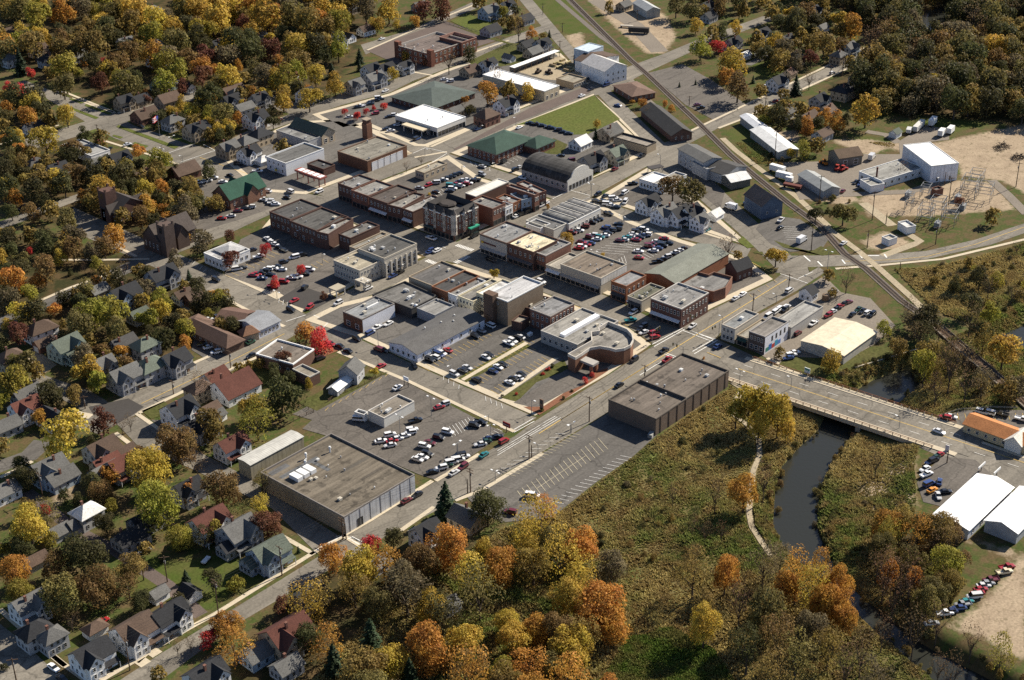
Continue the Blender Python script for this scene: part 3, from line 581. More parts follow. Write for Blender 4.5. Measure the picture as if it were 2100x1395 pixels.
def flat(name, label, cat, spec, h, wall='br', wm='brick', roof='g', rm='flatroof', wx=(), wy=(), shop='', coping=None, units=(0, 0), lm=None, par=0.6, awn=None, gz=0.0, group=None, poly=None, snap=9.0, cw=0.35):
    if poly:
        q = [G(p, h) for p in P(poly)]; pw = ccw(q); c = np.array([sum(p[0] for p in pw)/len(pw), sum(p[1] for p in pw)/len(pw), gz]); th = 0.0
        pl = [(p[0]-c[0], p[1]-c[1]) for p in pw]; a = max(p[0] for p in pl)-min(p[0] for p in pl); b_ = max(p[1] for p in pl)-min(p[1] for p in pl); block(pw, 1.0)
    else:
        L, F, R = P(spec); c, th, a, b_ = rect(L, F, R, h, snap, gz); pl = [(-a/2, -b_/2), (a/2, -b_/2), (a/2, b_/2), (-a/2, b_/2)]; foot(c, th, a, b_)
    root = empty(name, c, th); tag(root, label, cat, group); hh = h-gz
    bm = MB(); bm.prism(pl, -0.3, hh, top=False); bm.build('wall', wm, root, color=col_(wall))
    inn = inset(pl, 0.3); n = len(pl)
    cp = MB(); o2 = inset(pl, -0.08); V = [(*p, hh+0.1) for p in o2]+[(*p, hh+0.1) for p in inn]+[(*p, hh-cw) for p in o2]+[(*p, hh-par) for p in inn]; F_ = []
    for i in range(n): j = (i+1) % n; F_ += [(i, j, n+j, n+i), (2*n+i, 2*n+j, j, i), (n+i, n+j, 3*n+j, 3*n+i)]
    cp.add(V, F_); cp.build('coping', 'tint', root, color=col_(coping) if coping else tuple(x*0.8 for x in col_(wall)))
    ob('roof', mesh('roof', [(*p, hh-par) for p in inn], tess(inn), rm), root, color=col_(roof))
    for (n_, z, wd, ht) in wx: windows(root, 'x', -a/2, b_-1.0, n_, z, wd, ht)
    for (n_, z, wd, ht) in wy: windows(root, 'y', -b_/2, a-1.0, n_, z, wd, ht)
    for sd in shop:
        sp = b_ if sd == 'x' else a; n_ = max(2, int(sp/2.6)); windows(root, sd, (-a/2 if sd == 'x' else -b_/2), sp-0.8, n_, 1.5, sp/n_*0.85, 2.5, (0.12, 0.11, 0.10), SHOPWIN)
        if awn:
            aw = MB(); s2 = sp/2-0.5; V = [(-s2, 0.02, 3.6), (s2, 0.02, 3.6), (s2, -1.3, 2.9), (-s2, -1.3, 2.9), (-s2, 0.02, 3.45), (s2, 0.02, 3.45), (s2, -1.3, 2.7), (-s2, -1.3, 2.7)]
            aw.add(V, [(3, 2, 1, 0), (7, 6, 2, 3), (4, 7, 3, 0), (6, 5, 1, 2), (4, 5, 6, 7)]); aw.build('awning', 'tint', root, loc=(-a/2, 0, 0) if sd == 'x' else (0, -b_/2, 0), rot=HX if sd == 'x' else HY, color=col_(awn))
    for k in range(units[0]):
        s_ = rnd.uniform(0.9, 1.7); ob('air_conditioner', AC, root, (rnd.uniform(-0.35, 0.35)*a, rnd.uniform(-0.35, 0.35)*b_, hh-par), 0.0, (s_, s_*rnd.uniform(0.7, 1.2), s_*0.75), rnd.choice([(0.6, 0.6, 0.58), (0.4, 0.4, 0.39), (0.5, 0.46, 0.38)]))
    for k in range(units[1]): ob('roof_vent', VENT, root, (rnd.uniform(-0.42, 0.42)*a, rnd.uniform(-0.42, 0.42)*b_, hh-par), 0.0, rnd.uniform(0.6, 1.2), rnd.choice([(0.6, 0.6, 0.58), (0.3, 0.3, 0.3)]))
    if lm: land(lm, c, h)
    root['_ab'] = (a, b_); return root
def gable_roof(w_, d_, e, rise, axis='x', ov=0.45, th=0.18):
    'two sloping slabs; ridge along axis'
    b = MB(); W = w_/2+ov; D = d_/2+ov; half = (d_ if axis == 'x' else w_)/2; drop = rise*ov/half
    for s in (-1, 1):
        if axis == 'x': q = [(-W, s*D, e-drop), (W, s*D, e-drop), (W, 0, e+rise), (-W, 0, e+rise)]
        else: q = [(s*W, D, e-drop), (s*W, -D, e-drop), (0, -D, e+rise), (0, D, e+rise)]
        if s > 0: q = [q[1], q[0], q[3], q[2]]
        b.add([(x, y, z+th) for x, y, z in q]+list(q), [(0, 1, 2, 3), (7, 6, 5, 4), (0, 4, 5, 1), (1, 5, 6, 2), (3, 7, 4, 0)])
    return b
def gable_walls(w_, d_, e, rise, axis='x', base=-0.3):
    b = MB(); x, y = w_/2, d_/2; b.prism([(-x, -y), (x, -y), (x, y), (-x, y)], base, e, top=False)
    if axis == 'x': b.add([(-x, y, e), (-x, -y, e), (-x, 0, e+rise)], [(0, 1, 2)]); b.add([(x, -y, e), (x, y, e), (x, 0, e+rise)], [(0, 1, 2)])
    else: b.add([(-x, -y, e), (x, -y, e), (0, -y, e+rise)], [(0, 1, 2)]); b.add([(x, y, e), (-x, y, e), (0, y, e+rise)], [(0, 1, 2)])
    return b
def hip_roof(w_, d_, e, rise, ov=0.5, flat_=0.0):
    b = MB(); W, D = w_/2+ov, d_/2+ov; m_ = min(W, D)*(1-flat_); a = W-m_; c = D-m_; z0 = e-0.15
    V = [(-W, -D, z0), (W, -D, z0), (W, D, z0), (-W, D, z0), (-a, -c, e+rise), (a, -c, e+rise), (a, c, e+rise), (-a, c, e+rise), (-W, -D, z0-0.2), (W, -D, z0-0.2), (W, D, z0-0.2), (-W, D, z0-0.2)]
    F = [(0, 1, 5, 4), (1, 2, 6, 5), (2, 3, 7, 6), (3, 0, 4, 7), (8, 9, 1, 0), (9, 10, 2, 1), (10, 11, 3, 2), (11, 8, 0, 3), (11, 10, 9, 8)]
    if a > 0.01 and c > 0.01: F.append((4, 5, 6, 7))
    elif a > 0.01 or c > 0.01:
        F = [(0, 1, 5, 4), (1, 2, 6, 5) if c > 0.01 else (1, 2, 5), (2, 3, 7, 6) if a > 0.01 else (2, 3, 6), (3, 0, 4, 7) if c > 0.01 else (3, 0, 4)]+F[4:]
        if c > 0.01 and a <= 0.01: F[0] = (0, 1, 4)
        if a > 0.01: F[2] = (2, 3, 4, 5)
    return b.add(V, F)
def gable_bld(name, label, cat, spec, h, rise, axis, wall, wm, roof, rm, wx=(), wy=(), lm=None, gz=0.0, ov=0.5, snap=9.0):
    L, F, R = P(spec); c, th, a, b_ = rect(L, F, R, h, snap, gz); foot(c, th, a, b_); root = empty(name, c, th); tag(root, label, cat); e = h-gz
    gable_walls(a, b_, e, rise, axis).build('wall', wm, root, color=col_(wall)); gable_roof(a, b_, e, rise, axis, ov).build('roof', rm, root, color=col_(roof))
    for (n_, z, wd, ht) in wx: windows(root, 'x', -a/2, b_-1.0, n_, z, wd, ht)
    for (n_, z, wd, ht) in wy: windows(root, 'y', -b_/2, a-1.0, n_, z, wd, ht)
    if lm: land(lm, c, h)
    root['_ab'] = (a, b_); return root
def box_part(root, name, x0, x1, y0, y1, z0, z1, m, c=None):
    return MB().box(x0, x1, y0, y1, z0, z1).build(name, m, root, color=col_(c) if c else None)
def wins(n, *zs, wd=1.1, ht=1.8): return [(n, z, wd, ht) for z in zs]
# ---------------------------------------------------------------- the big stores by the river road
st = flat('department_store', 'huge flat-roofed store with brown gravel roof and grey panel side wall', 'store', 'f:330,560 1215,1035 1965,585', 7.0, 'T', 'panelx', (0.155, 0.132, 0.10), wx=(), units=(4, 7), coping=(0.2, 0.18, 0.16), lm='the huge store with grey panel walls', snap=12)
a, b_ = st['_ab']
for k in range(7): box_part(st, 'wall_rib', -a/2+a*(k+0.5)/7-0.12, -a/2+a*(k+0.5)/7+0.12, -b_/2-0.14, -b_/2-0.003, 0, 6.6, 'tint', (0.2, 0.2, 0.2))
box_part(st, 'wall_panels', -a/2+0.2, a/2-0.05, -b_/2-0.06, -b_/2-0.002, 0.05, 6.55, 'panelx', (0.46, 0.47, 0.48)); ob('door', DOOR, st, (-a*0.29, -b_/2-0.07, 0), 0.0, (2, 1, 3), (0.05, 0.05, 0.05))
for x0_, x1_, y0_, y1_, c_ in ((-.42, .1, .30, .345, (.13, .135, .14)), (-.02, .03, .1, .30, (.12, .125, .13)), (.05, .45, -.02, .02, (.11, .098, .08)), (-.3, .0, -.3, -.27, (.10, .088, .07)), (.1, .4, -.22, -.19, (.105, .09, .072)), (-.45, -.2, .4, .46, (.12, .12, .12))): box_part(st, 'roof_patch', a*x0_, a*x1_, b_*y0_, b_*y1_, 6.35, 6.425, 'flatroof', c_)
for k in range(3): box_part(st, 'cooling_unit', -a*0.36+k*3.0, -a*0.36+k*3.0+2.3, b_*0.16, b_*0.16+4.5, 6.4, 7.9, 'tint', (0.72, 0.72, 0.70))
for p in ((0.25, 0.30), (0.0, 0.38), (-0.1, 0.30)): ob('roof_vent', VENT, st, (a*p[0], b_*p[1], 6.4), 0.0, (1.2, 1.2, 2.2), (0.7, 0.7, 0.68))
gable_bld('storage_wing', 'long low ribbed metal roof on the wing behind the huge store', 'warehouse', 'f:85,425 225,490 785,185', 6.0, 0.4, 'x', (0.30, 0.27, 0.2), 'panelx', (0.44, 0.43, 0.39), 'ribx', lm='the ribbed metal wing', ov=0.2, snap=14)
bx = flat('brick_warehouse', 'big brown flat-roofed brick building beside the riverside car park', 'warehouse', 'e:378,652 1020,915 2002,262', 7.0, (0.165, 0.125, 0.095), 'brick', (0.145, 0.122, 0.10), units=(3, 11), lm='the big brown brick warehouse', coping=(0.1, 0.085, 0.07))
a, b_ = bx['_ab']
for k in range(9): x = -a/2+a*(k+0.6)/9; box_part(bx, 'pilaster', x-0.25, x+0.25, -b_/2-0.16, -b_/2-0.003, -2.4, 6.8, 'brick', (0.15, 0.115, 0.088))
box_part(bx, 'foundation', -a/2+0.02, a/2-0.02, -b_/2-0.03, -b_/2+0.5, -2.6, -0.1, 'brick', (0.16, 0.125, 0.095)); box_part(bx, 'roof_step', a*-0.10, a*-0.10+0.35, -b_/2+0.3, b_/2-0.4, 6.35, 7.5, 'tint', (0.09, 0.075, 0.065))
for k in range(3): box_part(bx, 'door_step', -a*0.13+k*9, -a*0.13+k*9+2.4, -b_/2-2.2, -b_/2-0.4, -2.6, -1.2, 'concrete')
# ---------------------------------------------------------------- block between the clinic and the bank
flat('corner_store', 'brown brick flat-roofed store with white side wall by the car park', 'store', '5:-2,527 126,571 370,490', 6.2, (0.17, 0.09, 0.055), 'brick', (0.25, 0.26, 0.265), units=(2, 1), coping=(0.22, 0.2, 0.18), lm='the white-sided brick store', wx=[(2, 2, 2.2, 2.2)])
o = bpy.data.objects['corner_store']; a, b_ = o['_ab']; box_part(o, 'white_wall', -a/2+0.3, a/2, -b_/2-0.05, -b_/2-0.002, 0, 5.6, 'wall', (0.66, 0.66, 0.68)); box_part(o, 'skylight', -a*0.05, a*0.3, -b_*0.02, b_*0.05, 5.5, 6.5, 'tint', 'w')
flat('back_store', 'low dark flat roof cluttered with white ducts behind white-sided brick store', 'store', None, 4.8, 'd', 'brick', (0.15, 0.145, 0.135), poly='5:190,418 392,335 582,420 562,440 432,505 372,482', units=(7, 3))
flat('storage_annex', 'small flat grey roof between the ducted roof and long white hall', 'store', '5:470,497 575,545 690,482', 4.5, 'G', 'wall', (0.27, 0.265, 0.25), units=(0, 1))
flat('shop_building', 'dark flat-roofed shop with beige rear wall at the crossing corner', 'shop', 'c:1008,655 1180,722 1412,605', 6.0, 'tan', 'wall', (0.12, 0.115, 0.11), units=(1, 2), wx=[(3, 2, 1.2, 1.4)], lm='the beige-walled corner shop')
flat('shop_building', 'dark flat-roofed shop with bright orange brick rear wall', 'shop', 'c:1180,722 1282,768 1502,645', 6.5, 'or', 'brick', 'd', units=(1, 2), wx=[(2, 2.2, 1.6, 1.6)], lm='the orange brick rear wall')
flat('shop_building', 'grey-roofed shop with white rear wall beside orange brick one', 'shop', 'c:1282,770 1350,795 1570,690', 6.0, 'W', 'wall', 'lg', units=(1, 2), wx=[(2, 2.2, 1.2, 1.4)])
flat('shop_building', 'grey-roofed shop with pale rear wall and many small windows', 'shop', 'c:1352,800 1470,835 1680,700', 6.0, 'cream', 'wall', (0.22, 0.21, 0.19), units=(1, 1), wx=[(4, 4.2, 0.9, 1.3), (3, 1.5, 0.9, 1.3)])
flat('shop_building', 'white-roofed shop with pale yellow rear wall next to the tall theatre', 'shop', 'c:1490,770 1575,800 1730,690', 7.6, 'cream', 'wall', 'w', wx=[(3, 5.4, 0.9, 1.4), (3, 2.2, 0.9, 1.4)])
th_ = flat('theatre', 'tall tan brick theatre with pale grey roof and brick fly tower', 'theatre', 'c:1562,790 1718,836 1947,692', 11.4, (0.235, 0.18, 0.125), 'brick', (0.46, 0.46, 0.46), units=(0, 2), coping='w', lm='the tall tan brick theatre', wx=[(1, 9, 0.8, 1.2)])
a, b_ = th_['_ab']; box_part(th_, 'fly_tower', -a/2-2.5, -a/2+1.0, b_*0.05, b_/2+0.3, 0, 13.0, 'brick', (0.13, 0.085, 0.06))
flat('shop_building', 'low dark roof squeezed between tall theatre and brick house', 'shop', 'd:105,692 215,725 352,605', 4.5, 'bd', 'brick', (0.15, 0.14, 0.125), units=(1, 1))
flat('brick_building', 'two-storey red brick building with grey roof beside the curved clinic', 'building', 'd:165,718 367,790 592,662', 8.0, 'br', 'brick', (0.235, 0.235, 0.235), wx=[(4, 5.8, 1.0, 1.8), (4, 2.2, 1.0, 1.8)], wy=[(6, 5.8, 1.0, 1.9), (5, 2.2, 1.0, 1.8)], units=(0, 2), coping=(0.28, 0.25, 0.22), lm='the two-storey red brick building')
flat('shed', 'small flat tan roof behind the two-storey red brick building', 'shed', 'd:-5,830 92,855 165,797', 4.0, 'bd', 'brick', (0.30, 0.27, 0.22))
cl = flat('clinic', 'modern flat-roofed grey clinic with long white rooflight', 'clinic', 'd:275,925 625,1060 1010,830', 5.4, (0.34, 0.32, 0.29), 'wall', (0.27, 0.26, 0.235), wx=[(6, 2.4, 1.6, 1.6)], units=(5, 3), coping=(0.42, 0.40, 0.36), lm='the modern grey clinic')
a, b_ = cl['_ab']; box_part(cl, 'rooflight', -a*0.42, a*0.44, -b_*0.06, b_*0.07, 4.8, 6.0, 'tint', (0.82, 0.82, 0.82))
cv = flat('clinic_drum', 'curved orange brick drum and tower front of the clinic', 'clinic', None, 7.0, (0.22, 0.112, 0.068), 'brick', (0.24, 0.225, 0.20), poly='5:1395,782 1540,700 1536,646 1585,640 1582,620 1642,583 1700,605 1760,630 1790,662 1797,695 1780,728 1740,748 1688,756 1650,745 1590,735 1530,745 1480,780 1440,805', coping=(0.50, 0.46, 0.40), cw=1.1, par=1.5, units=(2, 0), lm='the curved orange brick drum')
def posts_canopy(name, label, spec, h, roofc, thick, n=(2, 2), m='tint', postc=(0.5, 0.48, 0.44), cat='canopy', lm=None, rw=0.2):
    L, F, R = P(spec); c, th, a, b_ = rect(L, F, R, h); foot(c, th, a, b_); root = empty(name, c, th); tag(root, label, cat)
    MB().box(-a/2, a/2, -b_/2, b_/2, h-thick, h).build('canopy_roof', m, root, color=col_(roofc))
    for i in range(n[0]):
        for j in range(n[1]): x = -a*0.42+a*0.84*i/max(1, n[0]-1); y = -b_*0.42+b_*0.84*j/max(1, n[1]-1); MB().box(x-rw, x+rw, y-rw, y+rw, 0, h-thick).build('post', m, root, color=postc)
    if lm: land(lm, c, h)
    root['_ab'] = (a, b_); return root
posts_canopy('entrance_canopy', 'flat white-edged canopy over the clinic drop-off drive', '5:1392,790 1548,852 1592,832', 4.6, (0.36, 0.34, 0.31), 0.9, postc=(0.30, 0.14, 0.08), rw=0.5)
hall = gable_bld('long_hall', 'long white hall with low-pitched dark shingle roof beside the car park', 'hall', '5:292,712 468,786 886,570', 3.8, 1.7, 'x', (0.68, 0.69, 0.73), 'siding', (0.115, 0.112, 0.108), 'shingle', wx=[(5, 1.8, 1.2, 1.5)], wy=[(7, 2.0, 1.1, 1.5)], lm='the long white hall')
a, b_ = hall['_ab']
for p in ((0.1, 0.1), (0.2, -0.1), (-0.1, 0.2), (0.3, 0.1)): ob('roof_vent', VENT, hall, (a*p[0], b_*p[1], 4.9), 0.0, 0.9, (0.65, 0.65, 0.62))
# ---------------------------------------------------------------- bank side block
B2 = [(5, 6.6, 1.1, 1.8)]
flat('brick_row_shop', 'left end of the brick row, dark tarred roof with red party wall', 'shop', 'c:5,190 160,247 378,150', 8.0, 'bd', 'brick', (0.085, 0.083, 0.08), units=(0, 4), wx=[(6, 6.2, 1.0, 1.6), (4, 2.4, 1.2, 1.8)], lm='the left end of the brick row')
flat('brick_row_shop', 'wide brick row shop with black tarred roof and blue stair behind', 'shop', 'c:162,250 345,327 578,228', 8.3, 'bd', 'brick', (0.10, 0.097, 0.09), units=(1, 3), wx=[(7, 6.4, 1.0, 1.6), (3, 2.4, 1.2, 1.8)], lm='the blue stair')
flat('brick_row_shop', 'narrow brick row shop with pale grey patched roof', 'shop', 'c:346,328 432,352 604,240', 8.0, 'bd', 'brick', (0.24, 0.23, 0.21), units=(1, 1), wx=[(3, 6.0, 1.0, 1.6)])
flat('brick_row_shop', 'grey-roofed row shop with two white roof boxes', 'shop', 'c:508,345 590,380 805,290', 7.0, 'bd', 'brick', (0.155, 0.15, 0.14), units=(2, 3), wx=[(3, 5.0, 1.0, 1.6)])
flat('brick_row_shop', 'row shop with narrow pale tan roof behind the banks', 'shop', 'c:580,440 625,455 845,345', 7.0, 'tan', 'wall', (0.26, 0.25, 0.22), units=(0, 2))
bk = flat('bank', 'stone bank with tall dark windows between pilasters at the crossing', 'bank', 'c:645,455 832,526 1067,418', 9.2, 'stone', 'wall', (0.10, 0.098, 0.092), units=(3, 4), wy=[(6, 3.4, 1.5, 4.2)], coping=(0.40, 0.36, 0.29), cw=0.8, lm='the stone bank at the crossing')
a, b_ = bk['_ab']
for k in range(7): x = -a/2+0.7+(a-1.4)*k/6; box_part(bk, 'pilaster', x-0.35, x+0.35, -b_/2-0.4, -b_/2-0.003, 0, 6.8, 'wall', (0.46, 0.42, 0.35))
flat('bank', 'beige two-storey bank with tan roof and small square windows', 'bank', 'c:452,545 655,612 832,532', 7.6, 'stone', 'wall', (0.37, 0.33, 0.25), units=(1, 3), wx=[(10, 5.6, 0.8, 1.2), (9, 2.6, 0.8, 1.4)], wy=[(7, 5.6, 0.8, 1.2), (5, 2.4, 1.0, 1.8)], coping=(0.48, 0.43, 0.35), lm='the beige two-storey bank')
posts_canopy('bank_portico', 'small square entrance porch on posts against the beige bank', 'c:610,675 690,705 745,680', 4.2, 'stone', 0.6, rw=0.3, postc=(0.44, 0.40, 0.33))
posts_canopy('drive_canopy', 'small tan drive-through canopy on posts beside the dark car park', 'c:430,735 487,757 550,722', 3.8, (0.36, 0.32, 0.24), 0.5, lm='the drive-through canopy')
wh = flat('white_house', 'white building of stepped hipped roofs beside the bank car park', 'office', '4:1255,160 1370,210 1525,135', 5.0, 'W', 'siding', (0.42, 0.42, 0.42), wx=[(5, 2.2, 1.1, 1.5)], wy=[(5, 2.2, 1.1, 1.5)], lm='the white hip-roofed office', coping='w', snap=14)
a, b_ = wh['_ab']; hip_roof(a*0.6, b_*0.75, 5.4, 1.6, 0.4).build('roof', 'shingle', wh, loc=(a*0.12, b_*0.05, 0), color=(0.40, 0.40, 0.40)); box_part(wh, 'wall', a*-0.18, a*0.42, b_*-0.32, b_*0.42, 4.6, 5.3, 'wall', 'W')
# ---------------------------------------------------------------- upper row with the opera house
for nm, spec, h, wc, rc, nw, lab, au in (
    ('brick_row_shop', '2:-25,1128 72,1160 205,1105', 8.5, 'bd', 'lg', 4, 'brick row shop with grey roof at left end opposite', None), ('brick_row_shop', '2:74,1164 165,1207 300,1135', 8.3, 'br', (0.26, 0.25, 0.23), 4, 'brick row shop with light grey roof, second in its row', None),
    ('brick_row_shop', '2:166,1212 284,1252 436,1165', 8.6, 'bd', (0.10, 0.085, 0.075), 5, 'brick row shop with sunken dark brown roof and white bays', 'w'), ('brick_row_shop', '2:286,1252 372,1280 500,1195', 8.2, 'bd', (0.23, 0.22, 0.20), 3, 'brick row shop with grey roof and black chimney', None),
    ('brick_row_shop', '2:373,1282 440,1305 590,1210', 8.0, 'bd', (0.30, 0.29, 0.27), 3, 'brick row shop with pale roof next to the opera house', 'w')):
    flat(nm, lab, 'shop', spec, h, wc, 'brick', rc, wx=[(nw, 6.0, 1.0, 1.9)], shop='x', awn=au, units=(1, 2))
oh = flat('opera_house', 'ornate three-storey red brick opera house with dark mansard roof and white bays', 'building', 'c:1068,172 1332,232 1535,160', 12.0, (0.15, 0.078, 0.056), 'brick', (0.11, 0.105, 0.10), coping=(0.16, 0.13, 0.115), wx=[(9, 9.6, 0.9, 2.0), (9, 6.2, 0.9, 2.0)], wy=[(7, 9.6, 0.9, 2.0), (7, 6.2, 0.9, 2.0)], shop='xy', lm='the ornate opera house')
a, b_ = oh['_ab']
q = MB(); i_ = 3.0; q.add([(-a/2-.1, -b_/2-.1, 12.1), (a/2, -b_/2-.1, 12.1), (a/2, b_/2, 12.1), (-a/2-.1, b_/2, 12.1), (-a/2+1.6, -b_/2+1.6, 14.4), (a/2-1.6, -b_/2+1.6, 14.4), (a/2-1.6, b_/2-1.6, 14.4), (-a/2+1.6, b_/2-1.6, 14.4), (-a/2+i_, -b_/2+i_, 12.2), (a/2-i_, -b_/2+i_, 12.2), (a/2-i_, b_/2-i_, 12.2), (-a/2+i_, b_/2-i_, 12.2)], [(0, 1, 5, 4), (1, 2, 6, 5), (2, 3, 7, 6), (3, 0, 4, 7), (4, 5, 9, 8), (5, 6, 10, 9), (6, 7, 11, 10), (7, 4, 8, 11)]); q.build('mansard_roof', 'shingle', oh, color=(0.06, 0.055, 0.052))
q = MB(); q.bar((0, 0, 11.4), (0, 0, 12.2), 4.4, 4.4, n=8); q.bar((0, 0, 12.2), (0, 0, 12.7), 4.6, 3.6, n=8); q.build('roof_lantern', 'shingle', oh, loc=(a*0.12, b_*0.18, 0), color=(0.055, 0.048, 0.045))
def bay(x, y, r, ht=13.6, n=4, cap=2.4):
    b = MB(); b.bar((0, 0, 3.6), (0, 0, ht), r, n=n); o_ = b.build('bay_window', 'wall', oh, loc=(x, y, 0), color=(0.42, 0.38, 0.33)); MB().bar((0, 0, ht), (0, 0, ht+cap), r*1.15, 0.15, n=n).build('spire', 'shingle', o_, color=(0.10, 0.09, 0.085))
    g_ = MB(); 
    for k in range(n):
        an = 2*math.pi*(k+0.5)/n
        for z in (6.2, 9.6): g_.bar((math.cos(an)*r*0.8, math.sin(an)*r*0.8, z-0.9), (math.cos(an)*r*0.8, math.sin(an)*r*0.8, z+0.9), r*0.22, n=4)
    g_.build('window', 'glass', o_)
bay(-a/2, -b_/2, 1.35, n=8)
for f in (-0.18, 0.12, 0.38): bay(-a/2-0.1, b_*f, 0.75, 13.0, 4, 1.6)
for f in (-0.1, 0.3): bay(a*f, -b_/2-0.1, 0.75, 13.0, 4, 1.6)
for k in range(5): box_part(oh, 'cornice', -a/2-0.5, -a/2-0.09, -b_/2+b_*k/5+0.6, -b_/2+b_*(k+1)/5-0.6, 11.6, 12.05, 'tint', (0.65, 0.62, 0.56))
for k in range(4): box_part(oh, 'cornice', -a/2+a*k/4+0.6, -a/2+a*(k+1)/4-0.6, -b_/2-0.5, -b_/2-0.09, 11.6, 12.05, 'tint', (0.65, 0.62, 0.56))
box_part(oh, 'shop_canopy', a*0.05, a*0.42, -b_/2-1.8, -b_/2-0.01, 3.3, 3.9, 'tint', (0.03, 0.26, 0.17)); box_part(oh, 'shop_canopy', -a/2-1.8, -a/2-0.01, b_*0.1, b_*0.42, 3.4, 3.9, 'tint', (0.08, 0.10, 0.09))
for spec, h, wc, rc, nw, lab, wm in (('b:415,628 612,682 708,634', 9.0, 'br', 'lg', 4, 'two-storey brick building with wide grey roof beside the opera house', 'brick'), ('b:645,592 770,640 832,607', 7.2, 'or', 'lg', 2, 'small red brick shop with flat grey roof', 'brick'), ('b:660,640 712,672 770,645', 7.0, 'W', 'lg', 2, 'narrow white-fronted shop next to the red brick one', 'wall'),
    ('b:770,560 838,615 905,585', 7.0, 'B', 'lg', 2, 'blue-grey fronted gabled shop in the brick row', 'siding'), ('b:720,503 940,575 972,556', 8.6, 'br', (0.26, 0.25, 0.24), 3, 'brick building with pale roof near the corner', 'brick'), ('b:800,480 972,560 1032,540', 7.6, 'br', (0.3, 0.29, 0.27), 2, 'brick shop with parapet at the crossing corner of row', 'brick')):
    flat('street_shop', lab, 'shop', spec, h, wc, wm, rc, wy=[(nw, h-2.4, 1.0, 1.8)], shop='y', units=(1, 1))
flat('ribbed_warehouse', 'low building with white ribbed metal roof beside upper car park', 'warehouse', 'b:392,560 480,585 755,475', 6.0, 'bd', 'brick', (0.62, 0.60, 0.54), 'ribx', coping=(0.5, 0.48, 0.43), lm='the white ribbed roof', par=0.25)
flat('tan_office', 'low tan flat-roofed office in the corner of upper car park', 'office', 'b:0,380 75,400 255,325', 4.2, 'tan', 'wall', (0.33, 0.30, 0.24), units=(0, 3), wx=[(3, 2.2, 1.2, 1.3)], wy=[(4, 2.2, 1.2, 1.3)], lm='the low tan office')
# ---------------------------------------------------------------- block right of the crossing
flat('department_shop', 'white-fronted shop with big grey roof at crossing corner', 'shop', 'b:510,876 722,950 938,852', 9.0, (0.40, 0.37, 0.32), 'wall', (0.245, 0.245, 0.24), units=(2, 3), shop='x', awn=(0.35, 0.33, 0.3), coping=(0.16, 0.11, 0.085), cw=0.8, lm='the white-fronted corner shop')
o = bpy.data.objects['department_shop']; a, b_ = o['_ab']; box_part(o, 'sign_band', -a/2-0.16, -a/2-0.003, -b_*0.1, b_*0.45, 5.2, 5.9, 'tint', (0.11, 0.05, 0.04)); box_part(o, 'sign_band', -a/2-0.19, -a/2-0.161, b_*0.36, b_*0.45, 5.0, 6.1, 'tint', (0.5, 0.33, 0.05))
flat('furniture_shop', 'brick shop with bright cream-coloured flat roof', 'shop', 'b:723,952 932,1022 1162,932', 9.0, 'bd', 'brick', 'cream', units=(3, 6), wx=[(5, 6.2, 1.0, 1.8)], shop='x', awn=(0.1, 0.09, 0.09), lm='the cream-roofed shop')
flat('brick_shop', 'brick shop with stepped side parapet beside the cream roof', 'shop', 'd:200,175 322,207 602,97', 8.2, 'br', 'brick', (0.20, 0.20, 0.195), units=(0, 2), shop='x', coping=(0.4, 0.36, 0.32), wx=[(3, 5.8, 1.0, 1.7)])
flat('low_shop', 'low one-storey shop with pale roof between brick and beige shops', 'shop', 'd:327,292 470,345 662,215', 5.0, 'stone', 'wall', (0.36, 0.33, 0.28), shop='x', units=(0, 1), awn='w')
bg_ = flat('beige_store', 'wide blank-fronted beige store with brown roof in Main row', 'store', 'd:470,285 850,425 1105,292', 7.6, (0.40, 0.36, 0.29), 'wall', (0.19, 0.155, 0.12), shop='x', units=(1, 5), awn=(0.33, 0.3, 0.26), coping=(0.42, 0.38, 0.31), lm='the wide beige store')
a, b_ = bg_['_ab']; box_part(bg_, 'ribbed_wall', -a/2+0.3, a/2-0.1, -b_/2-0.06, -b_/2-0.002, 4.2, 7.2, 'panelx', (0.62, 0.60, 0.55)); box_part(bg_, 'roof_step', -a/2+0.4, a/2-0.4, -b_*0.22, -b_*0.22+0.3, 7.0, 7.4, 'tint', 'd')
flat('brick_shop', 'two-storey red brick shop with arched dark windows and grey roof', 'shop', 'd:945,452 1095,502 1307,403', 8.0, 'or', 'brick', (0.26, 0.26, 0.26), wx=[(4, 5.4, 1.3, 2.0)], wy=[(4, 5.4, 0.9, 1.6)], shop='x', awn='d', lm='the two-storey red brick shop')
flat('low_shop', 'low shop with mossy green-grey roof and row of white vents', 'shop', 'd:1100,597 1242,642 1482,522', 5.2, 'stone', 'wall', (0.15, 0.15, 0.11), shop='x', units=(1, 8), awn='d')
flat('hotel_building', 'dark brick two-storey corner building with grey roof and white cornice', 'building', 'd:1352,600 1622,718 1882,562', 9.0, (0.13, 0.07, 0.055), 'brick', (0.25, 0.245, 0.235), wx=[(8, 6.4, 1.0, 2.0)], wy=[(8, 6.4, 0.9, 1.8), (6, 2.2, 0.9, 1.6)], shop='x', units=(2, 7), awn='w', coping=(0.5, 0.47, 0.42), lm='the dark brick corner building')
flat('brick_annex', 'low brown-walled building of sunken flat roofs behind corner building', 'building', None, 5.2, 'br', 'brick', (0.20, 0.195, 0.185), poly='d:1575,470 1712,342 1880,388 1932,362 2110,410 2045,512 1930,552 1885,545', units=(1, 2), coping=(0.2, 0.11, 0.075), par=1.0, lm='the sunken-roofed annex')
gable_bld('long_garage', 'long low-pitched greenish roof with orange brick gable front', 'garage', 'd:1280,372 1570,480 2030,175', 5.8, 2.0, 'x', 'or', 'brick', (0.20, 0.21, 0.175), 'shingle', lm='the long greenish roof', ov=0.2)
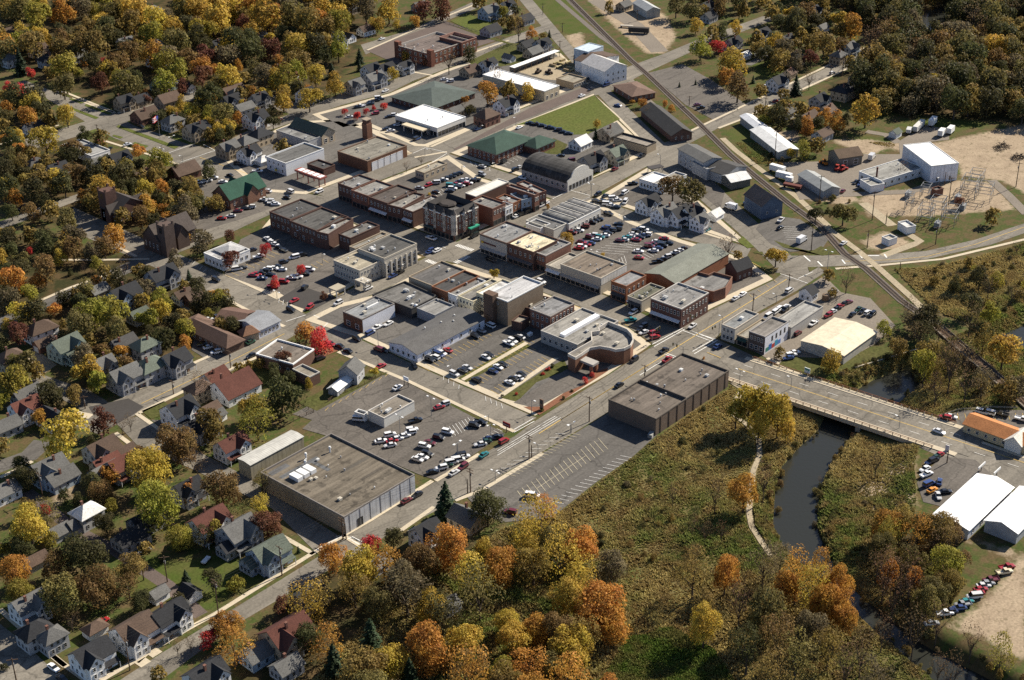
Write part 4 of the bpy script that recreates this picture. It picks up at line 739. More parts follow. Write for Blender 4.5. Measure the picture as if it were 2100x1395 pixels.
# the row of barrel vaults
vb = flat('vaulted_workshop', 'white workshop under four grey barrel-vaulted roofs by upper car park', 'workshop', 'b:1020,712 1210,800 1412,662', 5.0, (0.66, 0.63, 0.56), 'wall', 'd', wy=[(8, 2.0, 1.2, 1.5)], coping='w', lm='the barrel-vaulted workshop', par=0.4)
a, b_ = vb['_ab']
for k in range(4):
    x0 = -a/2+a*k/4+0.3; x1 = -a/2+a*(k+1)/4-0.5; bm = MB(); n_ = 8; pr = [((x0+x1)/2-math.cos(math.pi*i/n_)*(x1-x0)/2, 4.7+math.sin(math.pi*i/n_)*1.7) for i in range(n_+1)]
    V = [(p[0], s*(b_/2-0.4), p[1]) for s in (-1, 1) for p in pr]; bm.add(V, [(i, i+1, n_+2+i, n_+1+i) for i in range(n_)]+[tuple(range(n_, -1, -1)), tuple(range(n_+1, 2*n_+2))]); bm.build('barrel_roof', 'flatroof', vb, color=(0.24, 0.235, 0.225) if k else (0.2, 0.2, 0.19))
    box_part(vb, 'firewall', x1+0.1, x1+0.4, -b_/2+0.31, b_/2-0.31, 4.5, 6.1, 'tint', (0.62, 0.59, 0.52))
flat('vault_annex', 'plain flat dark grey roof left of the barrel vaults', 'workshop', 'b:865,775 1090,845 1212,802', 5.0, (0.5, 0.48, 0.42), 'wall', (0.13, 0.13, 0.128), units=(1, 1), coping=(0.5, 0.48, 0.42)); flat('vault_annex', 'low pale flat roof behind the white-fronted corner shop', 'workshop', 'b:875,795 985,835 1075,800', 4.8, 'W', 'wall', (0.40, 0.38, 0.34))
# ---------------------------------------------------------------- upper left: fire station, churches, old house shops
fs = flat('fire_station', 'brown brick fire station with wide flat roof and white doors', 'fire station', '2:-50,940 160,992 362,882', 6.2, (0.17, 0.085, 0.05), 'brick', (0.215, 0.20, 0.165), units=(2, 6), coping=(0.2, 0.13, 0.09), lm='the fire station')
a, b_ = fs['_ab']
for k in range(5): ob('overhead_door', DOOR, fs, (-a/2+a*(k+1.1)/6.3, -b_/2-0.02, 0), 0.0, (a/8.5, 1, 4.2), (0.66, 0.66, 0.66))
c = G(P('2:160,845')[0]); c = G(P('1:2262,850')[0]); ht = height_over(c, P('2:160,735')[0][1]); tw = empty('brick_tower', c, 0.0); tag(tw, 'tall square brick hose tower behind the fire station', 'tower'); land('the tall brick tower', c, ht)
box_part(tw, 'shaft', -1.9, 1.9, -1.9, 1.9, 0, ht-2.0, 'brick', (0.19, 0.095, 0.06)); box_part(tw, 'belfry', -1.6, 1.6, -1.6, 1.6, ht-2.0, ht, 'brick', (0.13, 0.065, 0.045)); box_part(tw, 'tower_cap', -2.0, 2.0, -2.0, 2.0, ht, ht+0.4, 'tint', (0.3, 0.24, 0.18))
wb = flat('white_hall', 'long white-walled building with grey roof and white stepped front', 'shop', '1:1640,962 1757,1005 1982,912', 7.0, (0.70, 0.70, 0.69), 'wall', 'g', wx=[(4, 5.0, 0.8, 1.2), (3, 2.0, 1.0, 1.6)], coping='w', lm='the long white-walled shop')
gs = posts_canopy('fuel_canopy', 'petrol station canopy with bright white strip panels on red posts', '1:1800,1048 1970,1100 2008,1082', 5.2, (0.28, 0.10, 0.08), 0.9, (2, 3), postc=(0.25, 0.08, 0.06), cat='canopy', lm='the petrol canopy')
a, b_ = gs['_ab']
for k in range(5): box_part(gs, 'roof_panel', -a*0.36, a*0.36, -b_*0.46+b_*0.92*k/5, -b_*0.46+b_*0.92*(k+0.75)/5, 5.2, 5.32, 'tint', (0.8, 0.8, 0.78))
flat('fuel_shop', 'dark hip-roofed petrol station kiosk beside the canopy', 'shop', '1:1885,1008 1990,1042 2055,1012', 4.0, 'bd', 'brick', 'd', shop='x', units=(1, 0))
gable_bld('dark_barn', 'long dark green gabled barn with tan walls behind the white-walled shop', 'barn', '1:1800,768 1980,835 2042,800', 5.5, 3.2, 'y', 'tan', 'siding', (0.055, 0.075, 0.065), 'shingle', wy=[(2, 2, 2, 2.4)], lm='the dark green barn', ov=0.7)
flat('grey_workshop', 'flat grey-roofed workshop with vents in front of dark barn', 'workshop', '1:1670,812 1898,868 1985,822', 5.0, 'G', 'wall', (0.22, 0.22, 0.21), units=(1, 3))
flat('white_box', 'flat white office with grey roof by the wide street corner', 'office', '1:385,890 560,960 635,905', 4.2, 'W', 'wall', (0.30, 0.30, 0.29), wy=[(3, 2, 1.8, 1.5)], lm='the flat white corner office')
def church(name, label, px, w_, d_, e, rise, axis, wall, roof, tower=None, lm=None, rot=0.0, wm='brick'):
    c = G(P(px)[0], e); c[2] = 0; root = empty(name, c, rot); tag(root, label, 'church'); foot(c, rot, w_, d_); gable_walls(w_, d_, e, rise, axis).build('wall', wm, root, color=col_(wall)); gable_roof(w_, d_, e, rise, axis, 0.5).build('roof', 'shingle', root, color=col_(roof))
    if axis == 'x': gable_walls(w_*0.32, d_+3, e*0.9, rise*0.75, 'y').build('transept', wm, root, loc=(w_*0.1, 0, 0), color=col_(wall)); gable_roof(w_*0.32, d_+3, e*0.9, rise*0.75, 'y', 0.4).build('transept_roof', 'shingle', root, loc=(w_*0.1, 0, 0), color=col_(roof))
    else: gable_walls(w_+3, d_*0.32, e*0.9, rise*0.75, 'x').build('transept', wm, root, loc=(0, -d_*0.1, 0), color=col_(wall)); gable_roof(w_+3, d_*0.32, e*0.9, rise*0.75, 'x', 0.4).build('transept_roof', 'shingle', root, loc=(0, -d_*0.1, 0), color=col_(roof))
    windows(root, 'x', -w_/2, d_-1, 4, e*0.5, 0.9, 2.4); windows(root, 'y', -d_/2, w_-1, 5, e*0.5, 0.9, 2.4)
    if tower:
        tx, ty, tw_, th2 = tower; t_ = box_part(root, 'tower', tx-tw_/2, tx+tw_/2, ty-tw_/2, ty+tw_/2, -0.2, th2, wm, wall)
        for i in (-1, 1):
            for j in (-1, 1): MB().box(-0.4, 0.4, -0.4, 0.4, 0, 1.3).build('pinnacle', wm, t_, loc=(tx+i*(tw_/2-0.4), ty+j*(tw_/2-0.4), th2), color=col_(wall))
        box_part(root, 'belfry_opening', tx-tw_/2-0.04, tx-tw_/2+0.2, ty-1.0, ty+1.0, th2-4, th2-1.2, 'glass')
    if lm: land(lm, c, e)
    return root
church('church', 'green-roofed red brick church beside the wide street', '1:1470,1165', 22, 13, 5.5, 5.5, 'x', (0.24, 0.13, 0.085), (0.030, 0.082, 0.056), lm='the green-roofed church')
church('church', 'dark old brick church with square pinnacled tower among trees', '1:760,1260', 17, 12, 6.5, 5, 'y', (0.115, 0.065, 0.05), (0.07, 0.06, 0.055), (-5.5, 4, 6, 15), lm='the pinnacled old church')
church('church', 'large dark brick church with tower above the shaded car park', '1:1040,1420', 20, 12, 7.0, 6.0, 'x', (0.105, 0.075, 0.062), (0.085, 0.07, 0.062), (-7, -7.5, 5.5, 15), lm='the large dark church')
# ---------------------------------------------------------------- top middle
sm = flat('supermarket', 'white flat-roofed market with wide forecourt and tan canopy', 'store', '2:360,698 590,788 752,715', 5.2, (0.62, 0.60, 0.55), 'wall', (0.84, 0.83, 0.81), 'whiteroof', shop='xy', units=(0, 2), coping='w', lm='the white-roofed market', par=0.3)
posts_canopy('market_canopy', 'tan-roofed drive canopy in front of the white-roofed market', '2:383,760 500,805 540,785', 4.0, (0.56, 0.48, 0.34), 0.6, (2, 3))
def hipped(name, label, cat, spec, h, rise, wall, wm, roof, wx=(), wy=(), lm=None, ov=0.7, coping=None):
    L, F, R = P(spec); c, th, a, b_ = rect(L, F, R, h); foot(c, th, a, b_); root = empty(name, c, th); tag(root, label, cat); MB().prism([(-a/2, -b_/2), (a/2, -b_/2), (a/2, b_/2), (-a/2, b_/2)], -0.3, h, top=False).build('wall', wm, root, color=col_(wall)); hip_roof(a, b_, h, rise, ov).build('roof', 'shingle', root, color=col_(roof))
    for (n_, z, wd, ht) in wx: windows(root, 'x', -a/2, b_-1.0, n_, z, wd, ht)
    for (n_, z, wd, ht) in wy: windows(root, 'y', -b_/2, a-1.0, n_, z, wd, ht)
    if coping: box_part(root, 'eaves_band', -a/2-0.1, a/2+0.1, -b_/2-0.1, b_/2+0.1, h-0.9, h-0.36, 'tint', coping)
    if lm: land(lm, c, h)
    root['_ab'] = (a, b_); return root
hipped('care_home', 'wide low building under dark green-grey hipped roof', 'building', '2:295,600 560,668 790,560', 3.6, 4.2, 'bd', 'brick', (0.085, 0.105, 0.095), wx=[(8, 1.8, 1.0, 1.3)], wy=[(7, 1.8, 1.0, 1.3)], lm='the wide dark hipped roof')
mh = hipped('municipal_hall', 'brick municipal hall with broad dark green hipped roof', 'town hall', 'b:395,190 640,250 905,122', 5.6, 4.0, (0.17, 0.08, 0.055), 'brick', 'green', wx=[(6, 3.4, 1.2, 1.6), (6, 1.2, 1.2, 1.0)], wy=[(8, 3.4, 1.2, 1.6), (8, 1.2, 1.2, 1.0)], lm='the green-roofed municipal hall', coping=(0.5, 0.44, 0.36))
hipped('municipal_wing', 'smaller brick wing with green hipped roof right of the municipal hall', 'town hall', 'b:830,168 955,205 1088,138', 4.2, 2.8, (0.17, 0.08, 0.055), 'brick', 'green', wy=[(4, 2.2, 1.0, 1.4)], coping=(0.5, 0.44, 0.36))
wr = flat('steel_hall', 'long building with brilliant white curved metal roof', 'warehouse', '2:862,462 1250,562 1366,532', 6.0, (0.50, 0.42, 0.29), 'panelx', (0.86, 0.85, 0.83), 'whiteroof', coping='w', par=0.2, wy=[(3, 1.8, 1.6, 2.0)], lm='the brilliant white curved roof')
def shed_open(name, label, spec, h, roofc, lm=None, rm='ribx'):
    L, F, R = P(spec); c, th, a, b_ = rect(L, F, R, h); foot(c, th, a, b_); root = empty(name, c, th); tag(root, label, 'shed'); box_part(root, 'roof', -a/2, a/2, -b_/2, b_/2, h-0.25, h, rm, roofc); box_part(root, 'back_wall', -a/2+0.1, a/2-0.1, b_/2-0.3, b_/2-0.1, 0, h-0.26, 'siding', (0.2, 0.19, 0.17))
    n_ = max(3, int(a/5))
    for k in range(n_+1): x = -a/2+0.2+(a-0.4)*k/n_; box_part(root, 'post', x-0.12, x+0.12, -b_/2+0.1, -b_/2+0.34, 0, h-0.26, 'timber')
    if lm: land(lm, c, h)
    return root
shed_open('lumber_shed', 'long thin open-fronted shed with white roof along the lumber yard', '2:1055,402 1064,418 1340,312', 4.0, (0.8, 0.79, 0.76), 'the thin white lumber shed')
flat('tan_shop', 'small flat tan-roofed shop at the lumber yard corner', 'shop', '2:1332,478 1428,510 1520,482', 4.0, 'T', 'wall', (0.30, 0.27, 0.21), wy=[(5, 1.8, 1.6, 1.6)], lm='the small tan lumber shop')
sc_ = flat('school', 'two-storey red brick school with brown roof and gabled parapets', 'school', '2:388,262 540,332 742,235', 8.0, (0.20, 0.085, 0.055), 'brick', (0.155, 0.125, 0.11), wx=[(6, 5.8, 1.6, 1.8), (6, 2.4, 1.6, 1.8)], wy=[(9, 5.8, 1.4, 1.8), (9, 2.4, 1.4, 1.8)], units=(0, 3), coping=(0.42, 0.38, 0.33), lm='the red brick school', par=1.2)
a, b_ = sc_['_ab']
for s in (-1, 1): box_part(sc_, 'gable_parapet', -a/2-0.2, -a/2+2.5, s*b_/2-1.8, s*b_/2+1.8, 0, 10.2, 'brick', (0.19, 0.08, 0.052))
for k in range(3): box_part(sc_, 'chimney', -a/2+1, -a/2+1.8, -b_*0.3+k*b_*0.28, -b_*0.3+k*b_*0.28+0.9, 7.0, 9.4, 'tint', (0.5, 0.45, 0.4))
flat('school', 'taller brick wing with inner court at right end of school', 'school', '2:600,228 740,262 812,225', 9.0, (0.19, 0.08, 0.052), 'brick', (0.10, 0.085, 0.08), wy=[(4, 6.4, 1.4, 1.8), (4, 2.8, 1.4, 1.8)], par=2.0, coping=(0.35, 0.2, 0.15))
# quonset theatre hall
L, F, R = P('b:835,372 1197,482 1390,392'); c, th, a, b_ = rect(L, F, R, 4.5); foot(c, th, a, b_); qh = empty('quonset_hall', c, th); tag(qh, 'large hall with black barrel roof and stepped white front', 'hall'); land('the black barrel-roofed hall', c, 7)
MB().prism([(-a/2, -b_/2), (a/2, -b_/2), (a/2, b_/2), (-a/2, b_/2)], -0.3, 4.5, top=False).build('wall', 'wall', qh, color=(0.33, 0.32, 0.30)); windows(qh, 'x', -a/2, b_-2, 8, 2.4, 1.6, 1.6)
pr = [(-math.cos(math.pi*i/14)*(a/2+0.2), 4.4+math.sin(math.pi*i/14)*5.6) for i in range(15)]; bm = MB(); V = [(p[0], s*b_/2, p[1]) for s in (-0.98, 1) for p in pr]; bm.add(V, [(i, i+1, 16+i, 15+i) for i in range(14)]+[tuple(range(14, -1, -1)), tuple(range(15, 30))]); bm.build('barrel_roof', 'flatroof', qh, color=(0.06, 0.058, 0.055))
fp = [(-a/2-0.3, 5.2), (-a/4, 6.6), (-a/4, 8.4), (-1.2, 10.6), (1.2, 10.6), (a/4, 8.4), (a/4, 6.6), (a/2+0.3, 5.2)]; fp = [(-a/2-0.3, -0.2)]+[(-a/2-0.3, 5.6)]+[(-math.cos(math.pi*i/10)*(a*0.36), 7.0+math.sin(math.pi*i/10)*3.6) for i in range(11)]+[(a/2+0.3, 5.6), (a/2+0.3, -0.2)]
n_ = len(fp); bm = MB(); V = [(p[0], -b_/2-0.5, p[1]) for p in fp]+[(p[0], -b_/2+0.1, p[1]) for p in fp]; bm.add(V, [tuple(range(n_-1, -1, -1)), tuple(range(n_, 2*n_))]+[(i, (i+1) % n_, n_+(i+1) % n_, n_+i) for i in range(n_)]); bm.build('false_front', 'wall', qh, color=(0.60, 0.57, 0.50)); windows(qh, 'y', -b_/2-0.5, a-1, 7, 2.0, 1.7, 2.6, (0.15, 0.14, 0.13), SHOPWIN)
# grain mill, depot, brown office
gable_bld('grain_mill', 'white boarded mill with steep gable end at tracks crossing', 'mill', '2:1540,370 1620,440 1705,385', 8.5, 3.5, 'y', 'W', 'siding', (0.5, 0.48, 0.45), 'ribx', wy=[(4, 5.8, 0.9, 1.4), (4, 2.4, 0.9, 1.4)], lm='the white boarded mill'); gable_bld('mill_shed', 'brown-roofed mill shed running behind the white gable end', 'mill', '2:1500,345 1560,400 1640,325', 7.0, 2.2, 'y', 'W', 'siding', 'b', 'shingle')
flat('mill_tower', 'pale blue metal mill section with tilted roof', 'mill', '2:1475,282 1518,320 1548,268', 10.0, (0.50, 0.58, 0.64), 'ribx', (0.5, 0.58, 0.64), 'ribx', par=0.2)
hipped('brown_office', 'brown hip-roofed brick office between street and railway', 'office', '2:1690,522 1790,592 1922,562', 3.6, 2.0, 'br', 'brick', (0.16, 0.105, 0.08), wx=[(3, 1.8, 1.2, 1.4)], wy=[(4, 1.8, 1.2, 1.4)], lm='the brown hip-roofed office')
gable_bld('railway_depot', 'long dark-roofed old railway depot beside the track', 'depot', '2:1895,665 2035,830 2135,795', 4.2, 3.0, 'y', 'bd', 'siding', (0.06, 0.058, 0.055), 'shingle', wy=[(3, 2, 1, 1.6)], lm='the old railway depot', ov=1.0, snap=2); flat('white_cafe', 'small white-roofed box beside gravel car park', 'shop', '2:1838,1098 1920,1126 1992,1075', 4.6, 'W', 'wall', (0.82, 0.81, 0.78), 'whiteroof', wx=[(4, 2, 1, 1.6)], lm='the small white box cafe'); flat('grey_store', 'flat grey-roofed store joined to the small white box', 'shop', '2:1925,1120 1985,1145 2110,1070', 4.4, 'W', 'wall', (0.27, 0.25, 0.21), wx=[(2, 2, 1, 1.4)])
flat('court_shop', 'flat tan-roofed L-shaped shop by the diagonal street', 'shop', '2:1690,835 1880,900 1892,860', 4.4, 'T', 'wall', (0.27, 0.24, 0.20), coping=(0.05, 0.045, 0.04), par=0.8); posts_canopy('billboard_shelter', 'dark trellis sign shelter with white panels on street corner', '2:1880,1025 1905,1042 1985,1025', 3.0, (0.06, 0.055, 0.055), 0.3, rw=0.15)
gable_bld('yard_shed', 'grey metal shed at the far gravel yard', 'shed', '2:1815,15 1880,68 1952,52', 5.0, 2.0, 'y', (0.40, 0.40, 0.36), 'ribx', (0.34, 0.35, 0.34), 'riby', snap=3, lm='the far grey shed')
# ---------------------------------------------------------------- right side by the tracks
gable_bld('feed_mill', 'old grey feed mill block with patched roof beside the tracks', 'mill', '3:22,905 128,1000 205,955', 8.0, 1.4, 'y', 'G', 'siding', 'g', 'shingle', wx=[(5, 5, 0.9, 1.3), (5, 2, 0.9, 1.3)], lm='the old grey feed mill', snap=3); flat('feed_annex', 'lower cluttered white-topped annex of the feed mill', 'mill', '3:100,985 150,1042 225,1000', 6.0, 'G', 'siding', (0.36, 0.36, 0.35), units=(2, 3), snap=3)
gable_bld('feed_shed', 'dark gabled shed behind the feed mill annex', 'shed', '3:190,1025 262,1080 345,1010', 5.0, 2.4, 'y', 'G', 'siding', 'd', 'shingle', snap=3); gable_bld('open_shed', 'white metal-roofed open shed beside the railway', 'shed', '3:232,1080 300,1122 418,1098', 4.0, 1.8, 'x', (0.14, 0.13, 0.11), 'siding', (0.6, 0.6, 0.58), 'ribx', snap=3, lm='the white-roofed open shed')
gable_bld('blue_barn', 'tall dark blue barn with weathered gable roof by the tracks', 'barn', '3:388,1195 488,1268 612,1240', 7.0, 4.2, 'y', (0.085, 0.115, 0.16), 'siding', (0.15, 0.115, 0.095), 'shingle', wy=[(2, 3, 1.0, 1.4)], lm='the dark blue barn', snap=3)
gable_bld('long_shed', 'long white metal-roofed shed on grass bank by tracks', 'shed', '3:455,795 590,935 692,905', 4.2, 1.2, 'y', (0.30, 0.30, 0.28), 'riby', (0.62, 0.62, 0.60), 'riby', snap=2, lm='the long white shed'); gable_bld('long_shed', 'shorter white shed end behind the long white shed', 'shed', '3:392,710 452,790 505,768', 4.2, 1.0, 'y', (0.30, 0.30, 0.28), 'riby', (0.62, 0.63, 0.64), 'riby', snap=2)
flat('steel_warehouse', 'large white steel warehouse with brilliant white roof', 'warehouse', '3:1345,893 1530,1022 1706,1008', 9.0, (0.70, 0.72, 0.75), 'panelx', (0.84, 0.84, 0.83), 'whiteroof', coping='w', par=0.15, wy=[(2, 1.6, 1.0, 2.2)], lm='the large white warehouse', snap=3)
fw = flat('low_factory', 'low white factory wing with long grey roof and chimney', 'factory', '3:1060,1062 1222,1112 1512,1042', 4.4, (0.68, 0.68, 0.66), 'wall', (0.30, 0.295, 0.27), wy=[(6, 2.2, 1.3, 1.3)], wx=[(4, 2.2, 1.2, 1.3)], coping='w', lm='the low white factory', snap=3, units=(0, 2), par=0.25); MB().bar((0, 0, 3), (0, 0, 9), 0.45, n=8).build('chimney', 'brick', fw, loc=(-fw['_ab'][0]*0.42, -2, 0), color=(0.12, 0.05, 0.04))
flat('factory_porch', 'small white flat block at the front of the low factory', 'factory', '3:1120,1100 1158,1145 1225,1118', 3.8, (0.70, 0.70, 0.69), 'wall', (0.32, 0.31, 0.28), snap=3); gable_bld('grey_shed', 'grey metal shed with pale ridge near the low factory', 'shed', '3:728,1072 868,1175 956,1150', 4.0, 1.6, 'y', (0.30, 0.31, 0.31), 'ribx', (0.26, 0.27, 0.26), 'riby', snap=3, lm='the grey metal shed')
gable_bld('brown_barn', 'brown tarred barn with sagging roof near orange machines', 'barn', '3:895,930 965,975 1108,955', 5.0, 2.6, 'x', (0.17, 0.155, 0.13), 'siding', (0.13, 0.09, 0.06), 'shingle', wy=[(2, 2, 2.4, 3)], lm='the brown barn', snap=3); flat('tiny_block', 'tiny white block hut on the grass by curved road', 'hut', '6:1225,62 1270,82 1322,65', 3.2, 'W', 'wall', (0.42, 0.39, 0.34), lm='the tiny white hut'); flat('control_hut', 'bright white switch hut at the substation edge', 'hut', '3:1340,1362 1380,1400 1425,1382', 3.6, 'W', 'wall', 'w', snap=3)
flat('substation_house', 'small brown brick control house in the substation', 'hut', '3:1525,1158 1560,1172 1608,1160', 3.4, 'br', 'brick', 'g')
# ---------------------------------------------------------------- corner by the bridge
flat('corner_shop', 'pale two-storey corner shop with grey roof by crossing', 'shop', '6:245,597 322,630 492,545', 6.6, (0.52, 0.48, 0.40), 'wall', (0.24, 0.25, 0.25), wx=[(3, 4.8, 0.9, 1.4), (3, 1.8, 1.2, 1.6)], coping=(0.45, 0.4, 0.33), units=(1, 1), lm='the pale corner shop'); flat('low_shop', 'low shop with tan front between two corner buildings', 'shop', '6:328,668 404,690 560,590', 4.2, 'tan', 'wall', (0.30, 0.28, 0.24), shop='x', awn='green')
ms = flat('mural_building', 'dark-fronted brick building with white side wall and colourful mural', 'building', '6:405,645 508,678 668,590', 8.0, (0.10, 0.08, 0.07), 'brick', (0.20, 0.185, 0.165), wx=[(4, 5.8, 1.0, 1.8), (3, 2.0, 1.6, 2.0)], lm='the mural building', coping=(0.3, 0.28, 0.26)); a, b_ = ms['_ab']
box_part(ms, 'white_wall', -a/2, a/2, -b_/2-0.06, -b_/2-0.002, 0, 7.6, 'wall', (0.70, 0.70, 0.72))
for k in range(4): box_part(ms, 'window', -a*0.22+k*a*0.18, -a*0.22+k*a*0.18+1.1, -b_/2-0.10, -b_/2-0.062, 4.2, 6.4, 'glass')
for k, c_ in enumerate([(0.06, 0.22, 0.16), (0.05, 0.16, 0.40), (0.45, 0.06, 0.05), (0.06, 0.30, 0.45), (0.10, 0.20, 0.5)]): box_part(ms, 'mural_panel', -a*0.45+k*a*0.13, -a*0.45+(k+1)*a*0.13-0.05, -b_/2-0.09, -b_/2-0.062, 0.8, 2.6+(k % 2)*0.7, 'tint', c_)
flat('plant_wing', 'long flat grey wing behind the mural building', 'workshop', '6:572,572 668,622 875,495', 5.0, (0.42, 0.40, 0.36), 'wall', (0.33, 0.325, 0.305), units=(0, 1), lm='the long grey wing'); gable_bld('ribbed_hall', 'wide cream ribbed metal roof beside the river bank', 'warehouse', '6:730,702 992,795 1192,648', 4.0, 1.1, 'x', (0.42, 0.40, 0.35), 'siding', (0.62, 0.54, 0.39), 'ribx', lm='the cream ribbed roof', ov=0.3)
o7 = gable_bld('orange_roof_shop', 'cream building with orange shingle roof beyond the bridge', 'shop', '6:1712,1228 2120,1352 2230,1300', 3.6, 1.9, 'y', (0.50, 0.40, 0.24), 'wall', 'orange', 'shingle', wx=[(7, 1.8, 1.0, 1.3)], lm='the orange-roofed shop'); a, b_ = o7['_ab']; gable_walls(a*0.9, b_*0.25, 3.6, 2.4, 'x').build('porch_wall', 'wall', o7, loc=(-a*0.15, -b_*0.3, 0), color=(0.66, 0.62, 0.54)); gable_roof(a*0.9, b_*0.25, 3.6, 2.4, 'x', 0.5).build('porch_roof', 'shingle', o7, loc=(-a*0.15, -b_*0.3, 0), color=(0.70, 0.66, 0.58))
gable_bld('white_depot', 'brilliant white metal-roofed depot beside the river road', 'warehouse', '9:1535,385 1760,470 2042,215', 4.0, 1.5, 'x', (0.62, 0.62, 0.62), 'panelx', (0.84, 0.84, 0.83), 'ribx', wy=[(5, 1.8, 1.4, 1.6)], lm='the brilliant white depot'); gable_bld('white_depot', 'second white metal shed with open dark front, at right edge', 'warehouse', '9:1880,395 2060,490 2300,290', 4.4, 1.8, 'x', (0.36, 0.36, 0.36), 'panelx', (0.80, 0.80, 0.78), 'ribx', lm='the second white depot')
# ---------------------------------------------------------------- left side commercial
lb = flat('library', 'flat-roofed brick office with bold white roof edge', 'office', 'a:840,485 1052,560 1162,462', 5.6, (0.15, 0.09, 0.065), 'brick', (0.17, 0.145, 0.12), coping=(0.80, 0.79, 0.76), cw=0.5, units=(1, 2), lm='the white-edged flat roof', wx=[(4, 2.4, 1.2, 1.6)]); flat('library', 'lower brick wing with plain tan roof in front of white-edged roof', 'office', 'a:1050,590 1155,640 1200,600', 4.6, (0.16, 0.095, 0.07), 'brick', (0.27, 0.24, 0.19), coping=(0.4, 0.38, 0.34))
hipped('motel', 'long brown hip-roofed office block beside parked cars', 'office', '4:1090,610 1395,742 1490,690', 3.6, 2.6, (0.15, 0.10, 0.075), 'brick', (0.125, 0.08, 0.06), wx=[(8, 1.8, 1.0, 1.4)], lm='the long brown office'); hipped('motel', 'brown hipped rear wing behind the long brown office', 'office', '4:1080,600 1190,640 1330,590', 3.6, 2.4, (0.15, 0.10, 0.075), 'brick', (0.135, 0.088, 0.066)); hipped('brown_house', 'brown-roofed house facing the street beside grey L-shaped shop', 'house', '4:1480,640 1500,670 1585,640', 3.8, 2.6, 'tan', 'siding', (0.21, 0.115, 0.07))
gable_bld('grey_shop', 'long grey-roofed shop with blue-white gable on the corner', 'shop', '4:1490,560 1590,640 1728,580', 3.8, 1.8, 'x', (0.55, 0.58, 0.64), 'siding', (0.25, 0.26, 0.275), 'shingle', wy=[(5, 1.8, 1.1, 1.4)], lm='the grey corner shop'); gable_bld('brown_wing', 'brown roof joined behind the grey corner shop', 'shop', '4:1345,555 1480,600 1530,515', 3.8, 1.8, 'y', 'bd', 'brick', (0.14, 0.085, 0.065), 'shingle')
gable_bld('garden_house', 'grey gabled house with white porch by street beside garden', 'house', 'a:1340,595 1445,622 1470,565', 5.0, 3.0, 'x', 'G', 'siding', 'g', 'shingle', wx=[(3, 2.4, 1, 1.4)], wy=[(2, 2.4, 1, 1.4)], lm='the grey garden house'); gable_bld('garden_shed', 'white metal-roofed garden shed beside the grey garden house', 'shed', 'a:1280,700 1325,725 1392,650', 2.6, 1.2, 'x', 'G', 'siding', (0.62, 0.63, 0.62), 'ribx')
flat('drive_in', 'small white kiosk with flat brown roof amid store car park', 'shop', '5:168,1130 262,1178 450,1075', 4.2, (0.62, 0.60, 0.54), 'wall', (0.225, 0.20, 0.165), units=(2, 4), coping=(0.5, 0.47, 0.42), lm='the white kiosk'); flat('kiosk_annex', 'small low grey annex at left end of the white kiosk', 'shop', '5:80,1140 140,1158 165,1140', 3.2, 'W', 'wall', 'lg')
# ---------------------------------------------------------------- bridge over the river
sheet('road', GP('0:1885,918 1963,888 2120,945 2120,1020'), 0.075, 'road')
A0, A1 = G((1496, 782)), G((1902, 918)); B1 = G((1700, 787)); u = unit((A1-A0)[:2]); n_ = np.array([-u[1], u[0]]); wd = abs(float((B1-A0)[:2] @ n_)); wd = 19.5 if not 14 < wd < 26 else wd
Lb = float(np.linalg.norm(A1-A0)); sg = 1 if float((B1-A0)[:2] @ n_) > 0 else -1; br = empty('road_bridge', A0, math.atan2(u[1], u[0])); tag(br, 'long concrete road bridge with brown railings crossing the dark river', 'bridge'); land('the road bridge', (A0+A1)/2, 0)
y0, y1 = (0, sg*wd) if sg > 0 else (sg*wd, 0)
block([tuple((A0[:2]+u*i+n_*sg*j)) for i, j in ((-30, -2), (Lb+40, -2), (Lb+40, wd+2), (-30, wd+2))]); BRIDGE_FOOT = BLOCKED[-1][0]
box_part(br, 'deck', -4, Lb+10, y0+0.6, y1-0.6, -1.1, 0.17, 'concrete'); box_part(br, 'roadway', -12, Lb+14, y0+2.6, y1-2.6, 0.171, 0.185, 'road')
for y in (y0, y1): s_ = 1 if y == y0 else -1; box_part(br, 'pavement', -4, Lb+10, min(y, y+s_*2.4), max(y, y+s_*2.4), -1.3, 0.33, 'concrete'); bm = MB(); bm.box(-2, Lb+2, y+s_*0.12-0.09, y+s_*0.12+0.09, 1.25, 1.42); bm.box(-2, Lb+2, y+s_*0.12-0.05, y+s_*0.12+0.05, 0.75, 0.87); bm.build('railing', 'mulch', br)
for y in (y0, y1):
    s_ = 1 if y == y0 else -1
    pm = mesh('railing_post', *[(lambda q: (q.V, q.F))(MB().box(-0.14, 0.14, -0.16, 0.16, 0.33, 1.36))][0], 'concrete')
    for k in range(29): ob('railing_post', pm, br, (-1.5+(Lb+3)*k/28, y+s_*0.12, 0))
for x in (Lb*0.36, Lb*0.66): box_part(br, 'pier', x-0.9, x+0.9, y0+1.2, y1-1.2, -6.5, -1.1, 'concrete')
for x0, x1 in ((2, 12), (Lb-4, Lb+6)): box_part(br, 'abutment', x0, x1, y0+0.8, y1-0.8, -6.0, -1.1, 'concrete')
def lw(p, q): return (br.location+Vector((p*u[0]-q*u[1], p*u[1]+q*u[0], 0)))
bm = MB(); ym = (y0+y1)/2
